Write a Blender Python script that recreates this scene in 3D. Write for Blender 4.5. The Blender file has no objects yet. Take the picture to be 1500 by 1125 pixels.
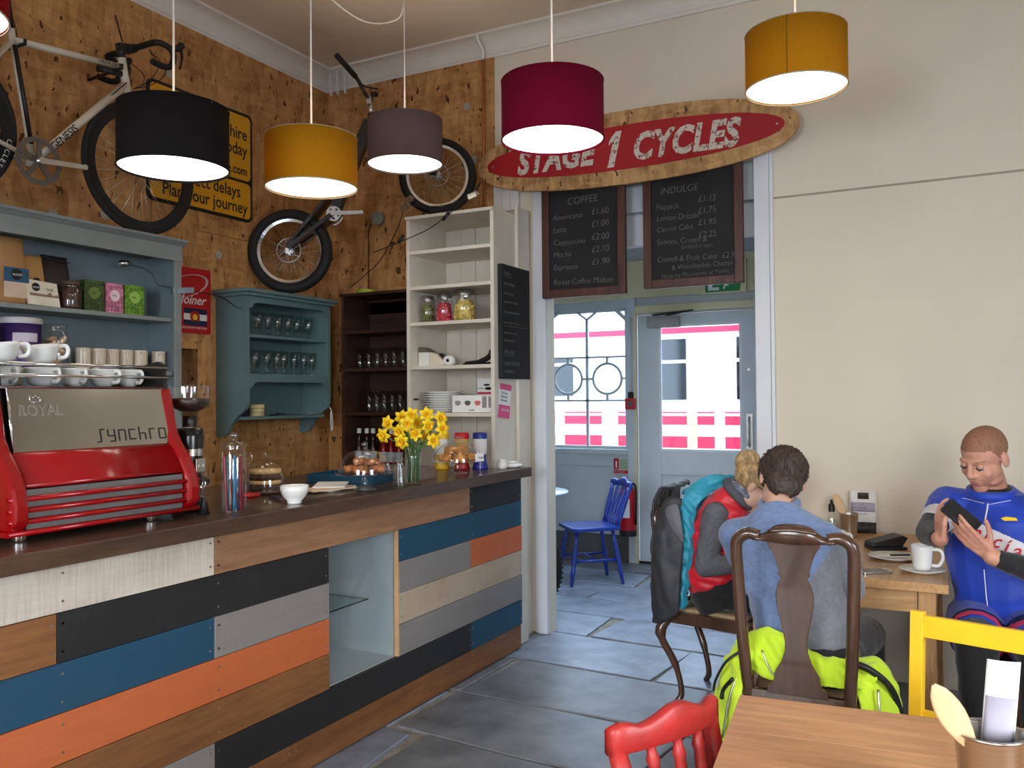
import bpy, bmesh, math, random
from mathutils import Vector, Matrix, noise as mnoise
RND = random.Random(11)
SC = bpy.context.scene
COL = SC.collection
PI = math.pi
V = Vector

def srgb(r, g, b):
    def f(c):
        c = c / 255.0
        return c / 12.92 if c <= 0.04045 else ((c + 0.055) / 1.055) ** 2.4
    return (f(r), f(g), f(b), 1.0)

# ------------------------------------------------------------------ camera, sky, light, exposure
cam_d = bpy.data.cameras.new('camera')
cam = bpy.data.objects.new('camera', cam_d)
COL.objects.link(cam)
cam_d.sensor_width = 36.0
cam_d.lens = 1250.0 / 1500.0 * 36.0
cam_d.clip_start = 0.05
YAW, PITCH, ROLL, EYE = 0.48429, 0.0152, -0.00808, 1.45
_f = V((-math.sin(YAW) * math.cos(PITCH), math.cos(YAW) * math.cos(PITCH), math.sin(PITCH)))
_r = V((math.cos(YAW), math.sin(YAW), 0))
_u = _r.cross(_f)
_r2 = _r * math.cos(ROLL) + _u * math.sin(ROLL)
_u2 = -_r * math.sin(ROLL) + _u * math.cos(ROLL)
cam.matrix_world = Matrix(((_r2.x, _u2.x, -_f.x, 0), (_r2.y, _u2.y, -_f.y, 0), (_r2.z, _u2.z, -_f.z, EYE), (0, 0, 0, 1)))
SC.camera = cam

world = bpy.data.worlds.new('overcast_sky')
SC.world = world
world.use_nodes = True
_nt = world.node_tree
_nt.nodes.clear()
_bg = _nt.nodes.new('ShaderNodeBackground')
_wo = _nt.nodes.new('ShaderNodeOutputWorld')
_bg.inputs['Color'].default_value = (0.62, 0.80, 1.0, 1)
_bg.inputs['Strength'].default_value = 7.5
_nt.links.new(_bg.outputs[0], _wo.inputs[0])

def area_light(name, loc, target, sx, sy, power, col, spread=105):
    d = bpy.data.lights.new(name, 'AREA')
    d.shape = 'RECTANGLE'
    d.size, d.size_y, d.energy, d.color, d.spread = sx, sy, power, col, math.radians(spread)
    o = bpy.data.objects.new(name, d)
    COL.objects.link(o)
    o.location = loc
    o.rotation_euler = (V(target) - V(loc)).to_track_quat('-Z', 'Y').to_euler()
    return o
# daylight entering by the two street windows behind the camera and the one in the right wall
area_light('window_daylight', (-1.55, -2.45, 1.75), (-1.55, 1.2, -0.6), 1.5, 1.6, 60, (1.0, 0.98, 0.95))
area_light('window_daylight', (1.25, -2.45, 1.75), (1.25, 1.4, -0.6), 1.5, 1.6, 78, (1.0, 0.98, 0.95))
area_light('window_daylight', (2.88, 0.9, 1.75), (0, 0.9, -0.6), 1.5, 1.6, 56, (1.0, 0.98, 0.95))
# added bluish fill below the solid porch ceiling to brighten its floor
area_light('porch_fill', (-1.9, 5.6, 2.9), (-1.9, 5.3, 0), 1.2, 1.0, 21, (0.58, 0.77, 1.0), 90)

SC.view_settings.view_transform = 'Standard'
SC.view_settings.look = 'None'
SC.view_settings.gamma = 1.0
SC.view_settings.exposure = 0.0
SC.view_settings.use_curve_mapping = False
SC.cycles.max_bounces = 7
SC.cycles.transparent_max_bounces = 24
SC.cycles.caustics_reflective = False
SC.cycles.caustics_refractive = False
SC.cycles.sample_clamp_indirect = 4.0

# ------------------------------------------------------------------ materials
def _new(name):
    m = bpy.data.materials.new(name)
    m.use_nodes = True
    nt = m.node_tree
    nt.nodes.clear()
    out = nt.nodes.new('ShaderNodeOutputMaterial')
    b = nt.nodes.new('ShaderNodeBsdfPrincipled')
    nt.links.new(b.outputs[0], out.inputs[0])
    return m, nt, b, out

def _coord(nt, scale=(1, 1, 1), rot=(0, 0, 0)):
    tc = nt.nodes.new('ShaderNodeTexCoord')
    mp = nt.nodes.new('ShaderNodeMapping')
    mp.inputs['Scale'].default_value = scale
    mp.inputs['Rotation'].default_value = rot
    nt.links.new(tc.outputs['Object'], mp.inputs['Vector'])
    return mp.outputs[0]

def _noise(nt, vec, scale, detail=4, rough=0.6):
    n = nt.nodes.new('ShaderNodeTexNoise')
    n.inputs['Scale'].default_value = scale
    n.inputs['Detail'].default_value = detail
    n.inputs['Roughness'].default_value = rough
    nt.links.new(vec, n.inputs['Vector'])
    return n.outputs['Fac']

def _ramp(nt, fac, stops):
    r = nt.nodes.new('ShaderNodeValToRGB')
    e = r.color_ramp.elements
    while len(e) < len(stops):
        e.new(0.5)
    for i, (p, c) in enumerate(stops):
        e[i].position = p
        e[i].color = c if len(c) == 4 else (*c, 1)
    nt.links.new(fac, r.inputs[0])
    return r.outputs[0]

def _mix(nt, fac, a, b, mode='MIX'):
    m = nt.nodes.new('ShaderNodeMix')
    m.data_type = 'RGBA'
    m.blend_type = mode
    for s, val in ((m.inputs[0], fac), (m.inputs[6], a), (m.inputs[7], b)):
        if hasattr(val, 'links') or hasattr(val, 'is_linked'):
            nt.links.new(val, s)
        else:
            s.default_value = val
    return m.outputs[2]

def _bump(nt, b, h, strength, dist=0.002):
    bp = nt.nodes.new('ShaderNodeBump')
    bp.inputs['Strength'].default_value = strength
    bp.inputs['Distance'].default_value = dist
    nt.links.new(h, bp.inputs['Height'])
    nt.links.new(bp.outputs[0], b.inputs['Normal'])

def mat(name, col, rough=0.55, metal=0.0, var=0.12, scale=9.0, bump=0.0, bscale=90.0, stretch=(1, 1, 1), spec=0.5, coat=0.0, sheen=0.0, sub=0.0):
    m, nt, b, out = _new(name)
    vec = _coord(nt, stretch)
    n = _noise(nt, vec, scale)
    d = tuple(c * (1 - var * 1.5) for c in col[:3])
    l = tuple(min(1, c * (1 + var)) for c in col[:3])
    nt.links.new(_ramp(nt, n, [(0.3, d), (0.7, l)]), b.inputs['Base Color'])
    b.inputs['Roughness'].default_value = rough
    b.inputs['Metallic'].default_value = metal
    b.inputs['Specular IOR Level'].default_value = spec
    b.inputs['Coat Weight'].default_value = coat
    b.inputs['Coat Roughness'].default_value = 0.08
    b.inputs['Sheen Weight'].default_value = sheen
    if sub:
        b.inputs['Subsurface Weight'].default_value = sub
        b.inputs['Subsurface Radius'].default_value = (0.02, 0.008, 0.004)
    if bump:
        _bump(nt, b, _noise(nt, vec, bscale), bump)
    return m

def wood(name, c1, c2, axis='Y', rough=0.5, scale=14.0, knots=0.5, coat=0.0):
    m, nt, b, out = _new(name)
    st = {'X': (0.12, 1, 1), 'Y': (1, 0.12, 1), 'Z': (1, 1, 0.12)}[axis]
    vec = _coord(nt, st)
    n1 = _noise(nt, vec, scale, 6, 0.65)
    n2 = _noise(nt, vec, scale * 6, 3, 0.6)
    base = _ramp(nt, n1, [(0.3, c1), (0.52, tuple((a + d) / 2 for a, d in zip(c1, c2))), (0.7, c2)])
    fine = _ramp(nt, n2, [(0.35, (0.82, 0.82, 0.82)), (0.65, (1.06, 1.06, 1.06))])
    col = _mix(nt, 1.0, base, fine, 'MULTIPLY')
    kn = _noise(nt, _coord(nt, tuple(0.4 if s < 1 else 1 for s in st)), 7.0, 1, 0.3)
    km = _ramp(nt, kn, [(0.70, (0, 0, 0)), (0.78, (knots,) * 3)])
    col = _mix(nt, km, col, tuple(c * 0.35 for c in c1[:3]) + (1,))
    nt.links.new(col, b.inputs['Base Color'])
    b.inputs['Roughness'].default_value = rough
    b.inputs['Coat Weight'].default_value = coat
    _bump(nt, b, n2, 0.15)
    return m

def painted_plank(name, paint, under, wear=0.5, rough=0.6):
    """paint over rough-sawn timber: thin saw marks across the plank, grain along it"""
    m, nt, b, out = _new(name)
    saw = _noise(nt, _coord(nt, (1, 60, 3)), 2.2, 4, 0.7)
    grain = _noise(nt, _coord(nt, (1, 1.2, 22)), 4.0, 5, 0.65)
    big = _noise(nt, _coord(nt, (1, 1, 2.4)), 3.0, 2, 0.5)
    w = nt.nodes.new('ShaderNodeMath'); w.operation = 'MULTIPLY'
    nt.links.new(saw, w.inputs[0]); nt.links.new(big, w.inputs[1])
    fac = _ramp(nt, w.outputs[0], [(0.20, (0, 0, 0)), (0.46 - 0.12 * wear, (wear * 0.55,) * 3)])
    base = _mix(nt, fac, paint, under)
    gm = _ramp(nt, grain, [(0.3, (0.92, 0.92, 0.92)), (0.7, (1.03, 1.03, 1.03))])
    nt.links.new(_mix(nt, 1.0, base, gm, 'MULTIPLY'), b.inputs['Base Color'])
    b.inputs['Roughness'].default_value = rough
    _bump(nt, b, grain, 0.25, 0.003)
    return m

def osb(name, dark, light, k=1.0):
    """pressed strand board: overlapping long flakes at several angles"""
    m, nt, b, out = _new(name)
    cols = []
    for (sc3, rot, s) in (((1, 1, 0.30), (0, 0, 0), 30), ((0.32, 0.32, 1), (0, 0, 0), 34), ((1, 1, 0.30), (0.75, 0.6, 0.2), 27), ((1, 1, 0.3), (-0.7, -0.55, 0.1), 22)):
        v = nt.nodes.new('ShaderNodeTexVoronoi')
        v.inputs['Scale'].default_value = s * k
        nt.links.new(_coord(nt, sc3, rot), v.inputs['Vector'])
        bw = nt.nodes.new('ShaderNodeRGBToBW')
        nt.links.new(v.outputs['Color'], bw.inputs[0])
        cols.append(bw.outputs[0])
    a = _mix(nt, 0.5, _mix(nt, 0.5, cols[0], cols[1]), _mix(nt, 0.5, cols[2], cols[3]))
    n = _noise(nt, _coord(nt), 2.2, 3, 0.5)
    a = _mix(nt, 0.3, a, n)
    c = _ramp(nt, a, [(0.30, dark), (0.48, tuple((x + y) / 2 for x, y in zip(dark, light))), (0.68, light)])
    fl = nt.nodes.new('ShaderNodeMath'); fl.operation = 'GREATER_THAN'; fl.inputs[1].default_value = 0.675
    nt.links.new(_noise(nt, _coord(nt, (1, 1, 0.5), (0.5, 0.4, 0)), 26.0, 2, 0.5), fl.inputs[0])
    c = _mix(nt, fl.outputs[0], c, tuple(x * 0.30 for x in dark[:3]) + (1,))
    nt.links.new(c, b.inputs['Base Color'])
    b.inputs['Roughness'].default_value = 0.55
    b.inputs['Specular IOR Level'].default_value = 0.3
    _bump(nt, b, a, 0.3, 0.003)
    return m

def glass(name, tint=(1, 1, 1, 1), refl=1.0, rough=0.0):
    """thin clear glass: passes light straight on and mirrors by angle"""
    m, nt, b, out = _new(name)
    nt.nodes.remove(b)
    tr = nt.nodes.new('ShaderNodeBsdfTransparent'); tr.inputs[0].default_value = tint
    gl = nt.nodes.new('ShaderNodeBsdfGlossy'); gl.inputs['Roughness'].default_value = rough
    gl.inputs['Color'].default_value = (refl, refl, refl, 1)
    lw = nt.nodes.new('ShaderNodeLayerWeight'); lw.inputs[0].default_value = 0.5
    pw = nt.nodes.new('ShaderNodeMath'); pw.operation = 'POWER'; pw.inputs[1].default_value = 4.0
    nt.links.new(lw.outputs['Facing'], pw.inputs[0])
    fr = nt.nodes.new('ShaderNodeMath'); fr.operation = 'MULTIPLY_ADD'; fr.inputs[1].default_value = 0.8; fr.inputs[2].default_value = 0.07
    nt.links.new(pw.outputs[0], fr.inputs[0])
    mx = nt.nodes.new('ShaderNodeMixShader')
    nt.links.new(fr.outputs[0], mx.inputs[0]); nt.links.new(tr.outputs[0], mx.inputs[1]); nt.links.new(gl.outputs[0], mx.inputs[2])
    nt.links.new(mx.outputs[0], out.inputs[0])
    return m

def emit(name, col, strength):
    m, nt, b, out = _new(name)
    b.inputs['Base Color'].default_value = (0.8, 0.8, 0.8, 1)
    b.inputs['Emission Color'].default_value = col
    b.inputs['Emission Strength'].default_value = strength
    return m

def shade_cloth(name, col, trans):
    m, nt, b, out = _new(name)
    wv = _noise(nt, _coord(nt, (1, 1, 0.3)), 160.0, 2, 0.5)
    c = _mix(nt, wv, tuple(x * 0.8 for x in col[:3]) + (1,), col)
    nt.links.new(c, b.inputs['Base Color'])
    b.inputs['Roughness'].default_value = 0.9
    b.inputs['Specular IOR Level'].default_value = 0.1
    t = nt.nodes.new('ShaderNodeBsdfTranslucent')
    nt.links.new(c, t.inputs[0])
    mx = nt.nodes.new('ShaderNodeMixShader'); mx.inputs[0].default_value = trans
    nt.links.new(b.outputs[0], mx.inputs[1]); nt.links.new(t.outputs[0], mx.inputs[2])
    nt.links.new(mx.outputs[0], out.inputs[0])
    return m

# ------------------------------------------------------------------ mesh builder
class MB:
    def __init__(self):
        self.v, self.f, self.s = [], [], []
    def add(self, vs, fs, smooth=False, M=None):
        o = len(self.v)
        self.v += [tuple(M @ V(p)) for p in vs] if M else [tuple(p) for p in vs]
        self.f += [tuple(i + o for i in f) for f in fs]
        self.s += [smooth] * len(fs)
        return self
    def box(self, x0, y0, z0, x1, y1, z1, M=None):
        if x0 > x1: x0, x1 = x1, x0
        if y0 > y1: y0, y1 = y1, y0
        if z0 > z1: z0, z1 = z1, z0
        return self.add([(x0, y0, z0), (x1, y0, z0), (x1, y1, z0), (x0, y1, z0), (x0, y0, z1), (x1, y0, z1), (x1, y1, z1), (x0, y1, z1)],
                        [(0, 3, 2, 1), (4, 5, 6, 7), (0, 1, 5, 4), (1, 2, 6, 5), (2, 3, 7, 6), (3, 0, 4, 7)], False, M)
    def bar(self, p0, p1, w, h, up=(0, 0, 1), w1=None, h1=None):
        p0, p1 = V(p0), V(p1)
        d = (p1 - p0).normalized()
        a = d.cross(V(up))
        if a.length < 1e-5: a = d.cross(V((1, 0, 0)))
        a.normalize(); b = a.cross(d)
        w1 = w if w1 is None else w1; h1 = h if h1 is None else h1
        vs = []
        for p, ww, hh in ((p0, w, h), (p1, w1, h1)):
            vs += [p - a * ww / 2 - b * hh / 2, p + a * ww / 2 - b * hh / 2, p + a * ww / 2 + b * hh / 2, p - a * ww / 2 + b * hh / 2]
        return self.add(vs, [(0, 1, 2, 3), (7, 6, 5, 4), (0, 4, 5, 1), (1, 5, 6, 2), (2, 6, 7, 3), (3, 7, 4, 0)])
    def tube(self, pts, r, n=10, closed=False, caps=True, flat=1.0):
        pts = [V(p) for p in pts]
        k = len(pts)
        rs = list(r) if hasattr(r, '__len__') else [r] * k
        T = []
        for i in range(k):
            a = pts[(i - 1) % k] if (closed or i > 0) else pts[i]
            b = pts[(i + 1) % k] if (closed or i < k - 1) else pts[i]
            T.append((b - a).normalized())
        nrm = T[0].cross(V((0, 0, 1)))
        if nrm.length < 1e-3: nrm = T[0].cross(V((1, 0, 0)))
        nrm.normalize()
        vs, fs = [], []
        for i in range(k):
            nrm = (nrm - T[i] * nrm.dot(T[i])).normalized()
            bn = T[i].cross(nrm)
            for j in range(n):
                an = 2 * PI * j / n
                vs.append(pts[i] + (nrm * math.cos(an) + bn * math.sin(an) * flat) * rs[i])
        m = k if closed else k - 1
        for i in range(m):
            a, b = i * n, ((i + 1) % k) * n
            for j in range(n):
                j2 = (j + 1) % n
                fs.append((a + j, a + j2, b + j2, b + j))
        self.add(vs, fs, True)
        if caps and not closed:
            o = len(self.v) - k * n
            self.f += [tuple(o + j for j in reversed(range(n))), tuple(o + (k - 1) * n + j for j in range(n))]
            self.s += [False, False]
        return self
    def cyl(self, p0, p1, r0, r1=None, n=16, caps=True):
        return self.tube([p0, p1], [r0, r0 if r1 is None else r1], n, False, caps)
    def lathe(self, prof, c=(0, 0, 0), n=24, M=None, smooth=True, a0=0.0, a1=2 * PI):
        full = abs(a1 - a0 - 2 * PI) < 1e-6
        m = n if full else n + 1
        vs, fs = [], []
        for (r, z) in prof:
            for j in range(m):
                an = a0 + (a1 - a0) * j / n
                vs.append((c[0] + r * math.cos(an), c[1] + r * math.sin(an), c[2] + z))
        for i in range(len(prof) - 1):
            for j in range(n):
                j2 = (j + 1) % m if full else j + 1
                fs.append((i * m + j, i * m + j2, (i + 1) * m + j2, (i + 1) * m + j))
        return self.add(vs, fs, smooth, M)
    def prism(self, poly, O, U, Vv, depth, smooth=False):
        O, U, Vv = V(O), V(U).normalized(), V(Vv).normalized()
        N = U.cross(Vv)
        k = len(poly)
        vs = [O + U * a + Vv * b for a, b in poly] + [O + U * a + Vv * b + N * depth for a, b in poly]
        area = sum(poly[i][0] * poly[(i + 1) % k][1] - poly[(i + 1) % k][0] * poly[i][1] for i in range(k))
        fs = [tuple(reversed(range(k))), tuple(range(k, 2 * k))] + [(i, (i + 1) % k, k + (i + 1) % k, k + i) for i in range(k)]
        if (area < 0) != (depth < 0):
            fs = [tuple(reversed(f)) for f in fs]
        return self.add(vs, fs, smooth)
    def frame(self, x0, z0, x1, z1, w, O, U, Vv, depth):
        """rectangular ring in plane O,U,V"""
        for (a, b, c, d) in ((x0, z0, x0 + w, z1), (x1 - w, z0, x1, z1), (x0 + w, z0, x1 - w, z0 + w), (x0 + w, z1 - w, x1 - w, z1)):
            self.prism([(a, b), (c, b), (c, d), (a, d)], O, U, Vv, depth)
        return self
    def ell(self, c, r, M=None, nu=16, nv=10):
        r = (r, r, r) if not hasattr(r, '__len__') else r
        vs = [(0, 0, -r[2])]
        for i in range(1, nv):
            t = -PI / 2 + PI * i / nv
            for j in range(nu):
                a = 2 * PI * j / nu
                vs.append((r[0] * math.cos(t) * math.cos(a), r[1] * math.cos(t) * math.sin(a), r[2] * math.sin(t)))
        vs.append((0, 0, r[2]))
        fs = []
        for j in range(nu):
            j2 = (j + 1) % nu
            fs.append((0, 1 + j2, 1 + j))
            for i in range(nv - 2):
                a, b = 1 + i * nu, 1 + (i + 1) * nu
                fs.append((a + j, a + j2, b + j2, b + j))
            fs.append((1 + (nv - 2) * nu + j, 1 + (nv - 2) * nu + j2, len(vs) - 1))
        T = Matrix.Translation(V(c)) @ (M if M else Matrix.Identity(4))
        return self.add(vs, fs, True, T)
    def cap(self, p0, p1, r0, r1, n=14):
        """capsule with two radii"""
        p0, p1 = V(p0), V(p1)
        L = (p1 - p0).length
        d = (p1 - p0).normalized() if L > 1e-6 else V((0, 0, 1))
        q = V((0, 0, 1)).rotation_difference(d).to_matrix().to_4x4()
        prof = [(r0 * math.cos(t), r0 * math.sin(t)) for t in [-PI / 2 + PI / 2 * i / 5 for i in range(6)]]
        prof += [(r1 * math.cos(t), L + r1 * math.sin(t)) for t in [PI / 2 * i / 5 for i in range(6)]]
        prof[0] = (1e-4, prof[0][1]); prof[-1] = (1e-4, prof[-1][1])
        return self.lathe(prof, (0, 0, 0), n, Matrix.Translation(p0) @ q)
    def loft(self, rings, closed_ring=True, caps=True, smooth=True):
        n = len(rings[0])
        vs = [p for r in rings for p in r]
        fs = []
        for i in range(len(rings) - 1):
            for j in range(n if closed_ring else n - 1):
                j2 = (j + 1) % n
                fs.append((i * n + j, i * n + j2, (i + 1) * n + j2, (i + 1) * n + j))
        if caps and closed_ring:
            fs += [tuple(reversed(range(n))), tuple((len(rings) - 1) * n + j for j in range(n))]
        return self.add(vs, fs, smooth)
    def mesh(self, name):
        me = bpy.data.meshes.new(name)
        me.from_pydata(self.v, [], self.f)
        me.polygons.foreach_set('use_smooth', self.s)
        me.update()
        return me
    def build(self, name, material, parent=None, world=False, bevel=0.0, solid=0.0, sub=0, origin=None, fix=False):
        me = self.mesh(name)
        if fix:
            bm = bmesh.new(); bm.from_mesh(me); bmesh.ops.recalc_face_normals(bm, faces=bm.faces); bm.to_mesh(me); bm.free()
        if material: me.materials.append(material)
        o = bpy.data.objects.new(name, me)
        COL.objects.link(o)
        if parent:
            o.parent = parent
            if world:
                M = Matrix.Identity(4); p = parent
                while p: M = p.matrix_basis @ M; p = p.parent
                me.transform(M.inverted())
        if origin is not None:
            me.transform(Matrix.Translation(-V(origin))); o.location = V(origin)
        if sub:
            md = o.modifiers.new('sub', 'SUBSURF'); md.levels = md.render_levels = sub
        if solid:
            md = o.modifiers.new('thick', 'SOLIDIFY'); md.thickness = solid; md.offset = 0
        if bevel:
            md = o.modifiers.new('edge', 'BEVEL'); md.width = bevel; md.segments = 2; md.limit_method = 'ANGLE'; md.angle_limit = 0.7
        return o

def thing(name, label, cat, loc=(0, 0, 0), rz=0.0, group=None):
    o = bpy.data.objects.new(name, None)
    COL.objects.link(o)
    o.empty_display_size = 0.05
    o.location = loc
    o.rotation_euler = (0, 0, rz)
    return tag(o, label, cat, group)
def tag(o, label, cat, group=None):
    o['label'] = label; o['category'] = cat
    if group: o['group'] = group
    return o
def struct(o):
    o['kind'] = 'structure'; return o
def stuff(o):
    o['kind'] = 'stuff'; return o
def bx(name, m, parent, x0, y0, z0, x1, y1, z1, bevel=0.0, world=False):
    return MB().box(x0, y0, z0, x1, y1, z1).build(name, m, parent, world, bevel)
def dup(root, loc, rz=None, label=None, group=None, scale=None):
    r = root.copy(); COL.objects.link(r); r.location = loc
    if rz is not None: r.rotation_euler = (0, 0, rz)
    if scale: r.scale = scale
    if label: r['label'] = label
    if group: r['group'] = group
    for ch in list(root.children):
        c = ch.copy(); COL.objects.link(c); c.parent = r
        for g in list(ch.children):
            d = g.copy(); COL.objects.link(d); d.parent = c
    return r
def text(s, name, m, parent, O, U, Vv, size, ext=0.0006, shear=0.0, align='LEFT', space=1.0, off=0.0, sx=1.0, world=False):
    cu = bpy.data.curves.new(name, 'FONT')
    cu.body = s; cu.size = size; cu.extrude = ext; cu.shear = shear; cu.align_x = align
    cu.space_character = space; cu.offset = off; cu.resolution_u = 3
    t = bpy.data.objects.new(name, cu)
    me = bpy.data.meshes.new_from_object(t)
    bpy.data.objects.remove(t); bpy.data.curves.remove(cu)
    U, Vv = V(U).normalized(), V(Vv).normalized(); N = U.cross(Vv)
    O = V(O)
    me.transform(Matrix(((U.x * sx, Vv.x, N.x, O.x), (U.y * sx, Vv.y, N.y, O.y), (U.z * sx, Vv.z, N.z, O.z), (0, 0, 0, 1))))
    me.materials.clear(); me.materials.append(m)
    me.name = name
    o = bpy.data.objects.new(name, me)
    COL.objects.link(o); o.parent = parent
    if world:
        M = Matrix.Identity(4); p = parent
        while p: M = p.matrix_basis @ M; p = p.parent
        me.transform(M.inverted())
    return o
def spline(pts, n=8):
    """Catmull-Rom through points"""
    P = [V(p) for p in pts]
    P = [P[0] * 2 - P[1]] + P + [P[-1] * 2 - P[-2]]
    out = []
    for i in range(1, len(P) - 2):
        a, b, c, d = P[i - 1], P[i], P[i + 1], P[i + 2]
        for k in range(n):
            t = k / n
            out.append(0.5 * ((2 * b) + (c - a) * t + (2 * a - 5 * b + 4 * c - d) * t * t + (3 * b - a - 3 * c + d) * t ** 3))
    out.append(P[-2])
    return out
X_, Y_, Z_ = V((1, 0, 0)), V((0, 1, 0)), V((0, 0, 1))

# ------------------------------------------------------------------ palette
m_wall = mat('cream_wall_paint', srgb(226, 216, 197), 0.7, var=0.03, scale=2, bump=0.05, bscale=40)
m_ceil = mat('ceiling_paint', srgb(226, 210, 190), 0.8, var=0.04, scale=1.5)
m_cove = mat('white_cornice_paint', srgb(232, 226, 216), 0.6, var=0.03)
m_gloss = mat('white_gloss_paint', srgb(222, 226, 232), 0.35, var=0.04, scale=4)
m_porch = mat('pale_blue_grey_paint', srgb(204, 212, 216), 0.45, var=0.05, scale=3)
m_cream = mat('cream_gloss_paint', srgb(226, 216, 176), 0.45, var=0.06, scale=3)
m_osb = osb('strand_board', srgb(160, 108, 60), srgb(216, 164, 106))
m_osb2 = osb('strand_board_sign', srgb(150, 108, 66), srgb(218, 176, 122), 1.3)
m_slate = mat('slate_flagstone', srgb(106, 108, 112), 0.40, spec=0.8, var=0.32, scale=5, bump=0.25, bscale=24)
m_slate2 = mat('bluish_flagstone', srgb(122, 130, 144), 0.36, spec=0.9, var=0.26, scale=6, bump=0.25, bscale=28)
m_slate3 = mat('brownish_flagstone', srgb(112, 108, 104), 0.42, spec=0.7, var=0.3, scale=5, bump=0.25, bscale=22)
m_mortar = mat('sandy_mortar', srgb(132, 126, 114), 0.9, var=0.25, scale=14, bump=0.4, bscale=60)
m_glass = glass('clear_glass')
m_glass_win = glass('window_glass', (0.96, 0.98, 1, 1), 0.5)
m_glass_jar = glass('jar_glass', (0.93, 0.96, 0.95, 1))
m_glass_green = glass('greenish_glass', (0.80, 0.90, 0.86, 1))
m_chrome = mat('chrome', (0.75, 0.75, 0.76, 1), 0.12, 1.0, var=0.03)
m_steel = mat('brushed_steel', (0.55, 0.54, 0.52, 1), 0.28, 1.0, var=0.06, stretch=(1, 1, 30))
m_alloy = mat('alloy', (0.62, 0.62, 0.62, 1), 0.3, 1.0, var=0.08)
m_black = mat('black_plastic', srgb(26, 26, 28), 0.45, var=0.15)
m_rubber = mat('black_rubber', srgb(24, 24, 25), 0.75, var=0.2, bump=0.2)
m_blackgloss = mat('black_gloss', srgb(20, 20, 22), 0.2, var=0.1)
m_china = mat('white_china', srgb(236, 236, 234), 0.18, var=0.02, spec=0.6)
m_cream_china = mat('cream_china', srgb(224, 212, 192), 0.25, var=0.03)
m_white = mat('white_paint', srgb(232, 230, 224), 0.5, var=0.05)
m_unit = mat('cream_white_unit_paint', srgb(224, 216, 202), 0.55, var=0.06, scale=5, bump=0.1, bscale=30)
m_paper = mat('white_paper', srgb(238, 238, 236), 0.8, var=0.02)
m_ink = mat('black_print', srgb(24, 22, 22), 0.7, var=0.05)
m_chalk = mat('chalk_line', srgb(120, 120, 118), 0.95, var=0.3, scale=160)
m_board = mat('chalkboard_black', srgb(27, 27, 29), 0.75, var=0.3, scale=4)
m_dkframe = wood('dark_red_wood_frame', srgb(58, 30, 22), srgb(92, 52, 38), 'Z', 0.45)
m_dkwood = wood('dark_bookcase_wood', srgb(44, 27, 20), srgb(78, 48, 34), 'X', 0.4)
m_top = wood('dark_worktop_wood', srgb(64, 46, 36), srgb(104, 78, 60), 'Y', 0.32, coat=0.25)
m_blue_unit = mat('grey_blue_dresser_paint', srgb(117, 132, 140), 0.5, var=0.06, scale=4)
m_dresser_edge = mat('worn_grey_dresser_paint', srgb(134, 140, 138), 0.5, var=0.08, scale=5)
m_teal_cab = mat('teal_cabinet_paint', srgb(100, 126, 128), 0.5, var=0.07, scale=5)
m_red = mat('red_paint', srgb(196, 24, 32), 0.35, var=0.06)
m_yellow = mat('yellow_paint', srgb(250, 205, 40), 0.35, var=0.05)
m_navy = mat('navy_print', srgb(24, 28, 66), 0.6, var=0.05)

# ------------------------------------------------------------------ room shell
XL, YB, ZC = -3.97, 4.75, 3.74          # left wall face, back wall face, ceiling
XR, YF = 3.0, -2.6
fl = struct(bx('floor', m_mortar, None, XL - 0.45, YF - 0.15, -0.12, XR + 0.15, 7.2, -0.012))
# flagstones: irregular courses running across the room (corners x, y)
FY = [-0.4, 0.9, 1.75, 2.45, 3.02, 3.55, 4.15, 4.72, 5.2, 5.62, 6.1, 6.6, 7.08]
k = 0
for r in range(len(FY) - 1):
    x = -3.9 + RND.random() * 0.5
    while x < 1.6:
        w = RND.choice((0.62, 0.78, 0.95, 1.15))
        if r >= 7 and x > -0.7: break
        g = 0.011
        j = lambda s=0.018: RND.uniform(-s, s)
        sk = 0.045
        y0, y1 = FY[r], FY[r + 1]
        sl = -0.035
        P = [(x + g + j(), y0 + g + j() + sl * x), (x + w / 2, y0 + g + j(0.012) + sl * (x + w / 2)), (x + w - g + j(), y0 + g + j() + sl * (x + w)),
             (x + w - g + sk * RND.uniform(-1, 1.4), y1 - g + j() + sl * (x + w)), (x + w / 2, y1 - g + j(0.012) + sl * (x + w / 2)), (x + g + sk * RND.uniform(-1.2, 1), y1 - g + j() + sl * x)]
        P = [(px, min(py, 7.085)) for px, py in P]
        if not (x + w < -2.35 and y1 < 4.4):
            zt = RND.uniform(-0.002, 0.002)
            m = MB().prism(P, (0, 0, -0.03), X_, Y_, 0.03 + zt)
            m.build('flagstone', ((m_slate, m_slate2, m_slate3, m_slate)[(k * 7 + r) % 4] if y0 < 3.9 or y0 > 6.5 else m_slate2), fl, bevel=0.006)  # stones round the doorway all bluish: sky light put into their colour
            k += 1
        x += w
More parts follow.
